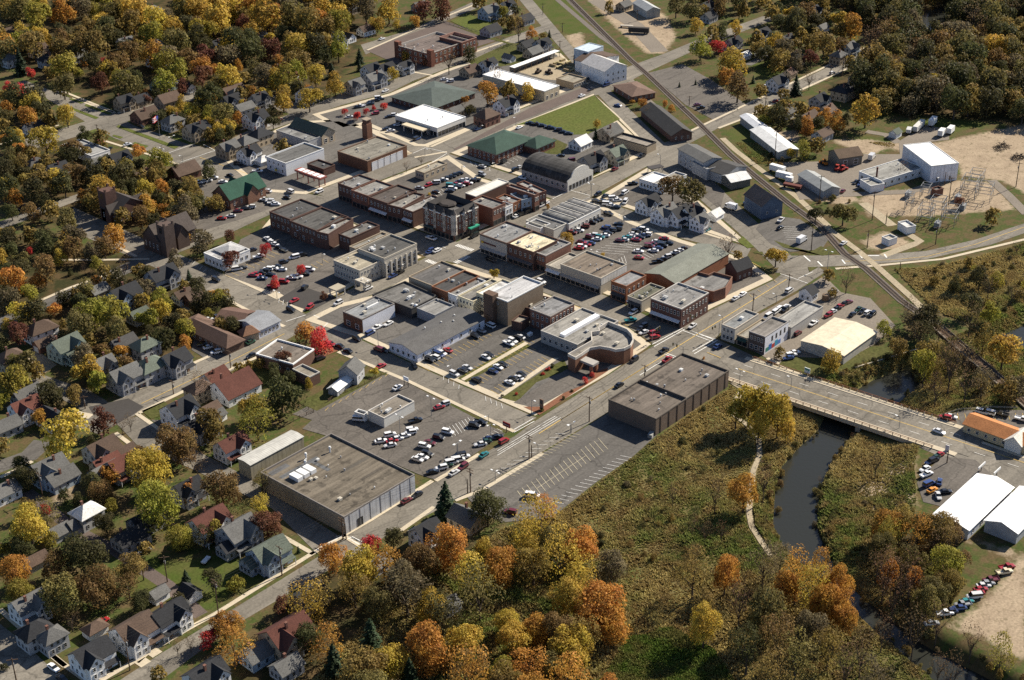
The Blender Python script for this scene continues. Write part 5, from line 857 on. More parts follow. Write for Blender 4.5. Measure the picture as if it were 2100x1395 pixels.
for a_, wd_, dash, mt in ((ym-0.15, 0.14, None, 'yellowpaint'), (ym+0.15, 0.14, None, 'yellowpaint'), ((ym+y1-2.6)/2, 0.16, 1, 'whitepaint'), ((ym+y0+2.6)/2, 0.16, 1, 'whitepaint')):
    b = MB(); k = -2.0
    while k < Lb+60:
        e_ = k+(4.0 if dash else 8.0); b.add([(k, a_-wd_/2, 0.195), (e_, a_-wd_/2, 0.195), (e_, a_+wd_/2, 0.195), (k, a_+wd_/2, 0.195)], [(0, 1, 2, 3)]); k += 12.0 if dash else 8.0
    b.build('lane_line', mt, br)
# railway trestle
p0, p1 = G((1895, 648)), G((2120, 843)); u2 = unit((p1-p0)[:2]); L2 = float(np.linalg.norm(p1-p0)); tb = empty('railway_bridge', p0, math.atan2(u2[1], u2[0])); tag(tb, 'timber railway trestle crossing the backwater on the right', 'bridge'); land('the railway trestle', (p0+p1)/2, 0)
for y in (-1.9, 1.9): box_part(tb, 'girder', -2, L2, y-0.3, y+0.3, -1.4, 0.1, 'timber')
box_part(tb, 'deck', -2, L2, -2.6, 2.6, 0.1, 0.15, 'timber')
for y in (-1.95, 1.95): box_part(tb, 'walkway', -2, L2, y-0.55, y+0.55, 0.151, 0.24, 'gravel')
for k in range(10): x = L2*(k+0.5)/10; box_part(tb, 'bent', x-0.25, x+0.25, -2.2, 2.2, -5, -1.4, 'timber')
for y in (-2.5, 2.5): box_part(tb, 'walkway_rail', -2, L2, y-0.08, y+0.08, 0.15, 0.75, 'gravel')
wall_ = GP('6:1060,870 1200,830 1460,752'); bm = MB()
for a, b2 in zip(wall_[:-1], wall_[1:]):
    V, F, _ = strip([a, b2], 0.5); q = [tuple(V[i][:2]) for i in (0, 1, 3, 2)]; bm.prism(ccw(q), -2.6, 0.5)
tag(bm.build('retaining_wall', 'concrete'), 'low concrete retaining wall along the river bank lawn', 'wall')
# ---------------------------------------------------------------- houses
HN = {'W': 'white', 'C': 'cream', 'G': 'grey', 'B': 'blue-grey', 'T': 'tan', 'R': 'brick', 'N': 'pale green', 'k': 'black', 'g': 'grey', 'b': 'brown', 'r': 'red-brown', 'n': 'green', 'w': 'pale', 'd': 'dark'}
def house(x, y, tile, wall, roof, style='x', size=1.0):
    r_ = random.Random(int(x*31+y*17)); small = size < 0.75
    w_ = 9.7*size*r_.uniform(0.92, 1.1); d_ = 7.6*size*r_.uniform(0.92, 1.1); e = (5.2 if style in 'xh' and not small else 3.4 if not small else 2.6)*(1.05 if size > 1.1 else 1); ax = 'y' if style == 'G' else 'x'
    if ax == 'y': w_, d_ = d_, w_
    rise = (d_ if ax == 'x' else w_)*0.36; c = G(tp(tile, x, y), e+rise*0.4); c[2] = hz(c[0], c[1]); th = r_.uniform(-0.05, 0.05)
    if blocked(c[0], c[1]) and 0: return
    foot(c, th, w_, d_, 0.5); root = empty('garage' if small else 'house', c, th); wc, rc = col_(wall), col_(roof)
    k_ = r_.uniform(0.88, 1.1); wc = tuple(v*k_ for v in wc); k_ = r_.uniform(0.85, 1.2); rc = tuple(v*k_ for v in rc)
    wt = tuple(v*0.8 for v in wc)
    if style == 'h':
        MB().prism([(-w_/2, -d_/2), (w_/2, -d_/2), (w_/2, d_/2), (-w_/2, d_/2)], -0.3, e, top=False).build('wall', 'siding', root, color=wc); ro = hip_roof(w_, d_, e, rise*1.05).build('roof', 'shingle', root, color=rc)
    else:
        gable_walls(w_, d_, e, rise, ax).build('wall', 'siding', root, color=wc); ro = gable_roof(w_, d_, e, rise, ax).build('roof', 'shingle', root, color=rc)
    if style == 'x':
        s_ = r_.choice([-1, 1]); cw_ = w_*0.46; x0 = s_*w_*0.2; dd = d_*0.5+1.6; g1 = gable_walls(cw_, dd, e, rise*0.86, 'y').build('front_gable', 'siding', root, loc=(x0, -dd/2, 0), color=wc); gable_roof(cw_, dd, e, rise*0.86, 'y', 0.35).build('gable_roof', 'shingle', root, loc=(x0, -dd/2, 0.03), color=rc)
        windows(root, 'y', -dd, cw_-0.8, 2, 1.7, 0.95, 1.5, wt, lo=x0); windows(root, 'y', -dd, 1.2, 1, e+0.5, 0.9, 1.3, wt, lo=x0)
        if e > 4: windows(root, 'y', -dd, cw_-0.8, 2, 4.1, 0.95, 1.4, wt, lo=x0)
        x1 = -s_*w_*0.25; pd = 1.9; pr_ = MB(); pr_.add([(x1-w_*0.25, -d_/2, 3.1), (x1+w_*0.25, -d_/2, 3.1), (x1+w_*0.25, -d_/2-pd, 2.6), (x1-w_*0.25, -d_/2-pd, 2.6), (x1-w_*0.25, -d_/2, 2.95), (x1+w_*0.25, -d_/2, 2.95), (x1+w_*0.25, -d_/2-pd, 2.45), (x1-w_*0.25, -d_/2-pd, 2.45)], [(3, 2, 1, 0), (7, 6, 2, 3), (4, 7, 3, 0), (6, 5, 1, 2), (4, 5, 6, 7)])
        po = pr_.build('porch_roof', 'shingle', root, color=rc)
        for xx in (x1-w_*0.23, x1+w_*0.23): MB().box(xx-0.09, xx+0.09, -d_/2-pd+0.05, -d_/2-pd+0.25, 0, 2.45).build('post', 'wall', po, color=(0.7, 0.7, 0.68))
        ob('door', DOOR, root, (x1, -d_/2-0.02, 0.2), 0.0, (1.0, 1, 2.1), (0.25, 0.16, 0.1))
    elif not small:
        windows(root, 'y', -d_/2, w_-1, 3, 1.7, 0.95, 1.5, wt)
        if e > 4: windows(root, 'y', -d_/2, w_-1, 3, 4.1, 0.95, 1.4, wt)
    if small: ob('overhead_door', DOOR, root, (-w_/2-0.02, 0, 0), HX, (min(2.6, d_*0.6), 1, 2.1), (0.6, 0.6, 0.58))
    else:
        windows(root, 'x', -w_/2, d_-1, 3, 1.7, 0.95, 1.5, wt)
        if e > 4: windows(root, 'x', -w_/2, d_-1, 2, 4.1, 0.95, 1.4, wt)
        if ax == 'x' and style != 'h': windows(root, 'x', -w_/2, 1.2, 1, e+rise*0.35, 0.9, 1.2, wt)
        if r_.random() < 0.75: q = MB(); q.box(-0.35, 0.35, -0.35, 0.35, e*0.8, e+rise+0.9); q.box(-0.42, 0.42, -0.42, 0.42, e+rise+0.9, e+rise+1.05); q.build('chimney', 'brick', ro, loc=(r_.uniform(-0.25, 0.25)*w_, r_.choice([-0.15, 0.15])*d_, 0), color=(0.18, 0.09, 0.065))
    base = {'x': 'cross-gabled', 'h': 'hip-roofed', 'g': 'gabled', 'G': 'gabled'}[style]
    THINGS.append((root, f"{HN[wall]} {'garage' if small else 'house'} with {HN[roof]} {'roof' if small else base.replace('-roofed','ped').replace('hipped','hipped')+' roof'}", c+np.array([0, 0, e]), 'garage' if small else 'house'))
    tag(root, None, 'garage' if small else 'house', 'houses and garages of the side streets')
HOUSES = {
'1': '760,605,T,k,x 860,600,T,k,g 890,690,R,b,g,1.4 1060,725,G,g,h 1205,775,T,k,x,1.2 1420,600,G,k,x 1500,650,W,g,g 1570,705,W,k,x,1.25 215,765,W,k,g,1.1 730,955,G,k,x 600,985,G,g,g 350,1020,G,k,g 215,990,G,d,h 770,245,W,g,x 965,265,G,g,h,1.1 970,355,W,w,g,1.2 1010,495,N,g,g,1.4 1150,520,W,k,G,.8 1030,595,T,b,g,1.2 1770,455,W,r,x 1880,560,W,k,x 1430,550,T,b,g,1.4 1980,180,W,k,x,1.1 2070,235,W,k,x 290,350,G,k,h 230,285,C,b,x 1400,890,T,g,x 1530,920,W,k,x,1.1 1510,855,T,g,h 1600,810,T,k,h,1.15 1620,970,W,w,h,.7 1130,1030,R,b,g,1.3 880,1065,T,b,g 40,190,T,b,g 940,50,G,g,h 1445,30,T,k,x 1590,210,W,g,g 1340,260,G,k,g 480,330,G,g,g 60,345,G,g,h 1740,400,C,b,g 1590,590,G,k,x 1450,560,G,g,h',
'2': '40,215,W,k,G,.8 180,410,W,k,x 275,405,W,k,x 80,505,G,g,x 200,465,G,g,x,1.1 910,50,B,g,x,1.2 1020,20,W,k,x 1130,105,G,k,g 920,170,G,k,g,1.2 900,380,W,k,x 1030,345,W,g,G,.74 1180,305,T,g,g 1235,255,G,k,x 1140,265,T,k,g 1010,620,W,k,x,1.1 895,690,R,b,h,1.1 700,670,T,g,g,.8 790,420,T,b,g 1540,965,G,k,x,1.2 1690,925,C,n,x 1650,795,T,g,g,1.2 1470,860,W,w,g 1890,1225,W,k,x 1990,1285,W,g,x,1.1 2075,1295,W,k,x 60,40,T,k,g 150,170,W,b,g 480,25,G,g,g 390,390,W,k,x,.8 1740,20,T,g,g',
'3': '150,25,W,k,x 160,90,G,k,g 800,55,W,k,x 690,95,T,g,x 860,160,W,g,g,.7 490,190,W,k,x 310,245,G,k,x 640,230,T,k,g,.9 690,335,T,k,h,1.1 1025,275,B,g,x 960,325,T,g,h 580,485,W,k,x 660,435,T,b,g,.8 1120,450,T,k,x,1.5 990,535,T,k,h,1.2 840,595,G,k,x 650,675,W,g,g,.8 890,665,B,b,g 770,715,T,b,g,1.3 1310,805,W,n,g,.6 50,1285,W,k,x 105,1335,W,g,x,.8 200,1305,W,w,g,.7 380,330,W,w,g,.7 480,310,W,w,g,.6 1590,160,T,b,g,.8 860,810,G,b,g',
'4': '245,605,W,b,h,1.1 400,705,N,n,x,1.2 265,705,R,b,g,.7 470,775,N,n,g,.8 620,830,G,g,x 760,890,G,g,x,1.15 920,830,G,n,h,1.2 1070,795,G,k,x,1.1 150,1085,W,r,x 320,1155,W,k,G 30,1205,G,g,g 990,275,G,k,x,1.2 760,390,B,k,x,1.2 600,375,T,g,g,.8 850,525,G,n,g,.8 755,700,G,d,g 885,705,G,n,h 1120,405,W,b,g,.8 1100,1095,W,k,x,1.15 1290,1105,W,b,g,.7 1330,1145,W,g,g,.6 1230,1195,G,k,x 1430,950,W,r,g,1.75 1320,900,W,r,g 620,1340,G,b,x,1.1 1420,1315,W,r,x 1220,970,T,b,h 1190,420,R,b,g,.8 750,1380,T,b,g 160,1010,G,g,g 60,780,T,b,h',
'7': '290,60,B,g,x,1.15 370,125,B,g,g 15,210,W,g,g 530,335,G,w,h,.85 650,40,T,r,g 740,45,G,r,x 1280,390,W,r,x,1.15 1460,445,G,g,x,1.2 1420,545,G,k,g,.8 1650,575,B,n,x,1.1 1560,640,B,n,g,.8 800,490,G,k,g 1165,835,W,k,G,.6 970,845,W,g,g,.5 1030,965,W,k,x,1.05 820,1055,W,b,x,1.15 560,1205,W,k,x,1.1 580,1055,W,b,h,.6 210,1065,G,k,h,.9 315,1100,G,g,h,.8 170,900,W,g,x,.95 210,640,G,b,g,.7 1260,1330,W,k,x 1590,1195,B,g,g 1760,1285,G,g,g,.8 1760,1070,T,r,x,1.4 470,415,G,g,g,.7 1150,190,G,k,x 360,460,G,g,g,.7 890,390,G,k,g 1900,855,T,k,g 640,90,B,g,g,.9',
'8': '770,370,T,g,G,1.0 520,455,W,k,x,.95 650,880,W,g,g,.7 220,660,G,g,g,.7'}
for t_, s in HOUSES.items():
    for tok in s.split():
        q = tok.split(','); house(float(q[0]), float(q[1]), t_, q[2], q[3], q[4], float(q[5]) if len(q) > 5 else 1.0)

block([tuple(p0[:2]+u2*i+np.array([-u2[1], u2[0]])*j) for i, j in ((-20, -6), (L2, -6), (L2, 6), (-20, 6))])
# ================================================================ trees
LC = {'y': (0.44, 0.305, 0.055), 'o': (0.42, 0.205, 0.045), 'r': (0.50, 0.055, 0.05), 'm': (0.15, 0.062, 0.038), 'b': (0.225, 0.158, 0.045), 'g': (0.078, 0.074, 0.028), 'l': (0.27, 0.235, 0.042), 'e': (0.028, 0.044, 0.019), 's': (0.15, 0.095, 0.05)}
LW = {'y': 'golden-leaved tree', 'o': 'orange-leaved tree', 'r': 'bright red tree', 'm': 'dark maroon tree', 'b': 'olive-brown leafy tree', 'g': 'dark green leafy tree', 'l': 'yellow-green leafy tree', 'e': 'dark evergreen tree', 's': 'thin almost bare tree'}
LN = {'y': 'maple_tree', 'o': 'maple_tree', 'r': 'red_maple_tree', 'm': 'red_maple_tree', 'b': 'oak_tree', 'g': 'elm_tree', 'l': 'ash_tree', 'e': 'spruce_tree', 's': 'bare_tree'}
def cards(C, N, s, r_):
    'four-cornered leaves: centres, normals, sizes -> vertices and faces'
    n = len(C); up = r_.normal(size=(n, 3)); t1 = np.cross(N, up); t1 /= np.linalg.norm(t1, axis=1)[:, None]+1e-9; t2 = np.cross(N, t1); s = s[:, None]; a = r_.uniform(0.75, 1.25, (n, 1))
    V = np.stack([C-t1*s*a-t2*s*0.5, C+t1*s*0.3-t2*s, C+t1*s*a+t2*s*0.5, C-t1*s*0.3+t2*s], 1).reshape(-1, 3)
    return V, np.arange(n*4).reshape(n, 4)
def raw_mesh(name, V, F, mat):
    me = bpy.data.meshes.new(name); V = np.asarray(V, np.float32); F = np.asarray(F, np.int32); k = F.shape[1]
    me.vertices.add(len(V)); me.vertices.foreach_set('co', V.ravel()); me.loops.add(F.size); me.loops.foreach_set('vertex_index', F.ravel()); me.polygons.add(len(F)); me.polygons.foreach_set('loop_start', np.arange(0, F.size, k)); me.update(calc_edges=True); me.materials.append(MATS[mat]); return me
def crown(seed, n, size, squash=0.95, lobes=11, lr=(0.34, 0.6), gap=0.0):
    r_ = np.random.default_rng(seed); d = r_.normal(size=(lobes, 3)); d /= np.linalg.norm(d, axis=1)[:, None]; L = d*r_.uniform(0.38, 0.66, (lobes, 1)); L[0] = 0
    R = r_.uniform(*lr, lobes); R[0] = 0.55; w_ = R**2; k = r_.choice(lobes, n, p=w_/w_.sum()); q = r_.normal(size=(n, 3)); q /= np.linalg.norm(q, axis=1)[:, None]; q[:, 2] = np.where(q[:, 2] < -0.5, -q[:, 2], q[:, 2])
    C = L[k]+q*(R[k]*r_.uniform(0.35, 1.12, n)**0.55)[:, None]
    keep = np.ones(n, bool)
    for j in range(lobes): dd = np.linalg.norm(C-L[j], axis=1); keep &= (dd > R[j]*0.6) | (r_.uniform(size=n) < 0.3) | (k == j)
    f_ = r_.uniform(3.5, 5.5, 3); o_ = r_.uniform(0, 6, 3); keep &= (np.sin(C[:, 0]*f_[0]+o_[0])*np.sin(C[:, 1]*f_[1]+o_[1])+np.sin(C[:, 2]*f_[2]+o_[2])*0.6 > -0.75) | (r_.uniform(size=n) < 0.35)
    if gap: keep &= r_.uniform(size=n) > gap
    C, q = C[keep], q[keep]; C *= 1.0/np.percentile(np.hypot(C[:, 0], C[:, 1]), 96); C[:, 2] *= squash; C[:, 0] *= r_.uniform(0.92, 1.08); N = q+r_.normal(size=q.shape)*0.55; N /= np.linalg.norm(N, axis=1)[:, None]; V, F = cards(C, N, r_.uniform(0.6, 1.4, len(C))*size, r_)
    return raw_mesh('crown', V, F, 'leaf')
def limbs(seed, trunk_h, spread, n=6, fine=0, r0=0.055):
    r_ = random.Random(seed); b = MB(); b.bar((0, 0, -0.1), (0, 0, trunk_h*0.55), r0*1.25, r0*0.9, 7); b.bar((0, 0, trunk_h*0.55), (r_.uniform(-.05, .05), r_.uniform(-.05, .05), trunk_h*1.25), r0*0.9, r0*0.25, 6)
    def grow(p, d, L, r, lev):
        e = p+d*L; b.bar(p, e, r, r*0.5, 4 if lev else 5)
        if lev < fine:
            for _ in range(3):
                d2 = (d+Vector((r_.gauss(0, .5), r_.gauss(0, .5), r_.gauss(0.15, .35)))).normalized(); grow(p+d*L*r_.uniform(0.35, 1.0), d2, L*r_.uniform(0.45, 0.7), r*0.5, lev+1)
    for k in range(n):
        an = 2*math.pi*(k+r_.random()*0.6)/n; z = trunk_h*r_.uniform(0.4, 0.85); grow(Vector((0, 0, z)), Vector((math.cos(an)*spread, math.sin(an)*spread, r_.uniform(0.7, 1.3))).normalized(), r_.uniform(0.55, 0.85), r0*0.55, 0)
    return mesh('trunk', b.V, b.F, 'bark')
CROWN = [crown(k, 2300, 0.058, (0.85, 0.95, 1.1, 1.2)[k % 4], 7+k) for k in range(7)]+[crown(20+k, 2000, 0.06, 1.45, 9) for k in range(2)]
BIG = [crown(40+k, 7500, 0.036, (0.9, 1.05, 1.2, 1.0, 1.15)[k], 13+k*2, (0.28, 0.5)) for k in range(5)]
SPARSE = [crown(60+k, 2600, 0.036, 1.15, 16, (0.28, 0.45), 0.25) for k in range(3)]
THIN = [crown(70+k, 420, 0.036, 1.2, 12, (0.3, 0.5)) for k in range(2)]
TRUNK = [limbs(k, 1.05, 0.9) for k in range(3)]; TWIG = [limbs(10+k, 0.9, 0.75, 8, 2, 0.04) for k in range(3)]
def spruce(seed):
    r_ = np.random.default_rng(seed); Cs = []; Ns = []; Ss = []
    for i in range(15):
        f = i/14; z = 0.45+f*3.9; R = (1-f)**0.8*1.15+0.06; n = int(34+90*(1-f)); an = r_.uniform(0, 2*math.pi, n); rr = R*r_.uniform(0.35, 1.05, n)*(0.8+0.25*np.sin(an*5+i)); Cs.append(np.stack([np.cos(an)*rr, np.sin(an)*rr, z-rr*0.28+r_.uniform(-.12, .12, n)], 1)); Ns.append(np.stack([np.cos(an)*0.5, np.sin(an)*0.5, np.ones(n)], 1)+r_.normal(size=(n, 3))*0.35); Ss.append(r_.uniform(0.10, 0.2, n)*(1-f*0.45))
    C = np.concatenate(Cs); N = np.concatenate(Ns); N /= np.linalg.norm(N, axis=1)[:, None]; V, F = cards(C, N, np.concatenate(Ss), r_); return raw_mesh('crown', V, F, 'needle')
SPRUCE = [spruce(k) for k in range(3)]
b = MB(); b.bar((0, 0, -0.1), (0, 0, 4.2), 0.09, 0.02, 6); MAST = mesh('trunk', b.V, b.F, 'bark')
TREES = []
trng = random.Random(11)
SPECS = []
def plant(pos, r, k, zone=None, low=False):
    'notes a tree of crown radius r standing at pos; raised below'
    SPECS.append((tuple(float(c) for c in pos), r, k, low)); TREES.append((pos[0], pos[1], r))
def raise_tree(pos, r, k, low):
    small = r < 1.6; root = empty('shrub' if small else LN[k], pos, 0); rot = trng.uniform(0, 6.28); c = LC[k]; j = trng.uniform(0.78, 1.2); hs_ = trng.uniform(0.9, 1.1); c = (c[0]*j, c[1]*j*hs_, c[2]*j); c = tuple(v*jj for v, jj in zip(trng.choice([(0.19, 0.118, 0.045), (0.155, 0.128, 0.045), (0.24, 0.17, 0.048), (0.165, 0.13, 0.07), (0.18, 0.148, 0.048), (0.21, 0.145, 0.045)]), (j, j, j))) if k == 'b' else c; tall = 1.55 if low and not small else 1.0
    if k == 'e':
        hgt = trng.uniform(0.85, 1.1); hgt *= 0.86; ob('trunk', MAST, root, None, rot, (r, r, r*hgt)); ob('crown', trng.choice(SPRUCE), root, None, rot, (r, r, r*hgt), c)
    elif k == 's':
        ob('trunk', trng.choice(TWIG), root, None, rot, (r, r, r*1.25*tall)); ob('crown', trng.choice(THIN), root, (0, 0, r*1.55*tall), rot, (r*0.95, r*0.95, r*0.95*(1+tall)/2), c)
    else:
        near = dist(pos) < 560 and r > 3.6; zc = (0.7 if small else 1.12*tall)*r; me = trng.choice(SPARSE) if (low and k not in 'yol' and trng.random() < 0.8) or (near and trng.random() < 0.25) else trng.choice(BIG) if near else trng.choice(CROWN)
        ob('trunk', trng.choice(TRUNK), root, None, rot, (r, r, r*(0.6 if small else 0.95*tall))); ob('crown', me, root, (0, 0, zc), rot, (r*trng.uniform(0.88, 1.12), r*trng.uniform(0.88, 1.12), r*trng.uniform(0.92, 1.25)*(1+(tall-1)*0.5)), c)
    if False: pass
    sz = 'tall ' if r > 6.8 else 'small ' if r < 3.4 and not small else ''; nm = LW[k].replace('tree', 'shrub') if small else LW[k]
    THINGS.append((root, sz+nm, np.array([pos[0], pos[1], pos[2]+r]), 'shrub' if small else 'tree')); tag(root, None, 'shrub' if small else 'tree', ('shrubs' if small else {'e': 'evergreen trees', 's': 'thin bare trees', 'g': 'dark green trees', 'b': 'olive-brown trees'}.get(k, 'autumn-coloured trees'))+' in the town and by the river')
def tree_px(x, y, w_, k, t_):
    p = tp(t_, x, y); wp = w_/TILES[t_][2]
    zc = 6.0
    for _ in range(3):
        q = G(p, zc); r = max(0.7, wp/2*dist(q)/FPX); gz = hz(q[0], q[1]); zc = gz+(r*1.12*(1.55 if gz < -1 and p[0] > 1290 else 1) if k != 'e' else r*2.0 if r < 5 else r*1.7)
    if k == 'e': r *= 0.95
    plant((q[0], q[1], gz), r, k, low=gz < -1 and p[0] > 1290)
MAN = {
'1': '220,110,170,l 380,90,140,o 620,120,130,y 830,70,200,y 120,50,180,b 480,40,150,b 560,190,120,b 960,150,160,y 1060,175,150,y 1230,80,170,y 1130,60,170,b 1360,130,200,y 1340,30,180,y 1550,60,180,o 1640,120,200,y 1780,100,200,b 1880,160,180,b 1960,60,160,y 2070,100,150,y 1500,150,120,m 1240,200,160,y 1050,250,120,g 850,270,90,o 690,90,120,b 650,200,150,b 30,280,140,o 120,370,90,e 350,300,60,y 520,390,60,o 640,400,70,r 480,230,160,b 570,290,180,b 420,300,170,b 720,370,150,b 800,330,130,b 360,400,100,b 190,450,80,r 310,450,80,b 390,540,130,b 50,540,60,r 120,550,70,r 200,600,160,g 100,620,140,g 30,680,100,o 740,480,110,l 830,510,130,g 620,520,120,m 1250,340,150,m 1400,330,150,b 1310,420,90,o 1400,440,70,y 1470,410,60,o 1660,290,120,m 1660,230,90,y 1540,300,160,g 1840,300,160,y 1930,280,120,y 2010,270,80,y 1770,300,130,b 1940,470,120,y 2060,530,120,y 2040,420,60,e 1740,610,150,y 1900,610,150,y 1560,570,80,o 1500,480,80,b 1240,470,130,m 1120,540,80,m 900,610,60,m 1020,620,60,m 1170,680,120,y 1290,620,170,g 1280,700,100,l 1380,720,140,b 1470,730,80,o 1410,770,50,r 1060,680,60,y 410,720,120,y 315,710,60,e 280,880,160,y 430,940,130,g 530,940,70,b 850,930,100,o 980,990,140,l 770,1050,110,l 660,1030,100,b 560,1070,120,g 1080,1060,80,g 1280,1060,110,g 460,1060,140,b 210,1090,190,b 280,1010,100,b 60,980,120,b 40,1060,120,g 630,1160,170,y 900,1170,130,y 1000,1170,110,o 510,1220,90,o 910,1260,120,o 680,1310,60,o 1120,1220,110,b 1220,1240,100,g 1320,1240,120,b 50,1180,150,g 90,1220,100,o 180,1150,80,m 310,1300,110,b 200,1310,120,b 420,1370,150,b 70,1310,90,g 100,830,100,y 20,860,60,o 1560,1190,50,y 1740,920,110,b',
'2': '30,110,100,y 220,140,110,y 150,60,160,b 290,60,160,y 60,20,160,b 340,150,60,y 455,140,70,o 500,80,120,m 620,50,140,m 850,10,100,b 1000,80,70,l 320,460,65,y 110,330,60,e 110,400,40,e 520,370,60,m 400,340,60,y 660,390,130,s 960,480,100,s 1030,560,110,b 900,580,140,o 1150,570,100,y 760,610,60,o 1170,210,60,o 1090,190,130,s 1240,220,40,b 1280,205,26,e 260,650,45,r 200,660,35,r 150,690,40,r 95,710,60,r 20,690,40,r 1565,820,38,e 1575,765,50,y 1640,840,70,s 1880,700,60,s 1790,625,40,o 790,670,70,g 400,1030,60,s 490,990,50,s 2080,520,18,e 2040,1160,170,b 2060,40,130,b 1650,50,60,b 540,1190,24,y 1270,1270,30,o',
'3': '60,60,130,b 80,160,90,y 110,300,130,l 210,280,100,r 310,370,190,y 250,460,80,o 340,540,170,b 480,560,90,b 270,490,100,o 365,465,30,e 435,485,28,e 80,505,18,e 330,170,80,y 240,190,90,g 190,220,100,b 610,140,100,g 550,260,90,g 450,310,50,g 700,510,75,e 620,580,70,b 780,500,100,s 1040,180,130,o 950,260,25,r 790,360,100,m 1030,390,90,b 1230,270,90,o 1130,690,180,y 940,760,110,o 670,950,60,y 500,740,90,l 590,720,130,g 400,720,40,b 830,900,100,b 740,930,100,l 990,1310,150,b 1650,340,90,o 1550,530,150,y 1720,450,120,b 1940,310,150,y 1360,560,150,b 1370,320,100,g 1530,230,130,g 1180,140,80,b 1350,1050,80,s 60,1160,200,b 1700,1250,60,m 1900,1340,90,b 820,1310,110,g',
'4': '690,60,150,o 640,130,120,b 1120,40,110,o 1240,100,150,b 1410,70,80,m 1630,150,80,r 1410,200,110,m 1850,270,60,r 1690,350,70,r 1070,230,120,b 1160,290,40,e 1210,350,110,g 270,280,160,b 230,340,90,o 90,350,150,o 180,420,100,l 50,440,130,b 660,310,110,b 330,500,90,o 550,520,180,l 500,620,170,b 700,540,200,l 720,620,160,b 900,560,130,l 990,440,140,l 880,370,120,b 760,260,120,s 1230,460,150,g 1310,430,80,o 1370,420,80,b 1360,590,80,g 1010,670,150,g 1140,720,100,o 750,760,110,o 620,750,120,b 530,880,180,y 860,920,90,r 130,830,170,b 230,890,100,b 90,970,190,l 310,1010,150,g 450,1040,130,b 240,1180,110,o 390,1310,260,y 630,1210,140,m 100,660,150,m 800,1215,90,s 750,1240,70,s 1880,640,140,o 1970,690,150,r 1750,820,110,m 1240,990,160,s 1550,1120,150,y 1730,1060,220,g 1580,1200,240,l 1280,1230,200,b 1090,1340,240,b 280,60,130,g 450,60,150,b 180,150,50,r 370,150,110,b 40,60,100,b 430,280,40,g 520,260,60,s 1900,970,60,y 1990,430,50,m 590,330,80,o 1480,970,40,m',
'5': '940,285,70,y 1390,85,80,y 1610,170,35,y 840,470,80,s 1430,840,55,m 1240,900,26,r 1235,1120,30,b 1270,870,30,r 1075,1025,22,r 200,890,60,y 1300,850,30,g 990,1040,22,g 1420,1005,18,g 1365,1050,16,g 1500,945,40,r 1540,905,40,r 1650,780,50,o',
'6': '500,1105,170,y 470,1230,150,y 640,1230,120,y 280,140,150,s 575,175,140,y 340,180,60,b 590,780,70,b 910,820,130,y 1240,630,100,l 1010,340,140,s 900,300,80,b 1490,880,150,l 1780,490,130,g 1890,540,110,l 1980,740,190,y 1990,970,90,o 410,1090,190,y 590,1160,190,y 330,1140,150,l 785,565,30,e 1420,570,140,b 1650,880,200,s 1750,950,180,s 1450,680,140,s 1330,740,120,b 1560,900,130,b 1850,720,130,b 2060,1000,120,b 1560,1020,120,s 920,410,60,b 130,805,20,o 1700,350,70,b 1550,340,60,b',
'7': '900,120,250,y 960,330,290,l 180,440,240,y 1360,210,240,b 1150,260,110,o 1210,80,140,s 680,140,120,o 1610,320,140,y 1640,430,180,m 1610,180,130,b 280,340,60,r 90,740,180,o 330,690,200,b 500,620,260,g 600,820,250,b 370,870,260,b 440,1040,120,s 1320,480,120,l 1250,520,140,g 1380,1060,200,o 1440,1200,240,o 1280,1140,130,r 1090,1200,100,s 1170,1180,100,s 1730,930,130,m 1970,900,200,b 1900,1150,200,g 2040,650,180,o 2050,1250,130,e 970,1360,100,b 995,650,40,g 870,900,150,g 1140,745,60,e 1835,590,22,e 650,440,140,g 130,580,150,g 570,200,130,g 20,1310,60,g 1700,235,40,r 480,300,90,g',
'8': '640,265,150,e 900,350,210,g 190,580,130,r 320,530,130,g 470,660,230,b 660,590,250,o 880,560,130,y 1140,540,220,y 1230,440,260,y 1350,650,280,y 1180,700,250,b 100,720,260,y 80,850,230,b 400,860,320,b 1600,960,300,o 1690,1050,220,o 1010,1030,190,y 740,1170,230,y 1060,1150,200,y 1220,1090,190,o 1350,1100,220,b 1500,1150,230,b 1300,1300,220,b 280,1290,230,y 180,1120,170,e 420,1330,130,e 500,1150,180,o 620,1010,280,g 850,900,280,b 800,1330,240,b 1000,1350,200,l 1250,340,160,o 2040,270,90,s',
'9': '800,850,210,y 960,940,190,o 620,830,170,o 1260,510,170,l 380,230,190,o 1190,80,110,s 1600,470,210,b 1620,680,220,l 700,780,230,o 880,920,200,o 990,1010,180,o 600,660,130,b 140,500,100,s 240,500,90,s 200,280,130,s 500,200,150,s 1240,780,200,s 1400,800,200,s 1500,930,180,b 1300,900,200,s 1780,1170,160,s 1960,1250,150,l 1230,1120,150,s 1100,1250,180,s 800,1100,200,b 520,1000,250,b 350,950,200,s 600,1150,280,b 400,1200,240,g 700,1250,250,b 900,1200,200,b 60,470,90,s 380,760,80,s 300,700,90,s 1000,1330,200,s 80,620,80,s 1330,620,110,b'}
for t_, s in MAN.items():
    for tok in s.split():
        x, y, w_, k = tok.split(','); tree_px(float(x), float(y), float(w_), k, t_)
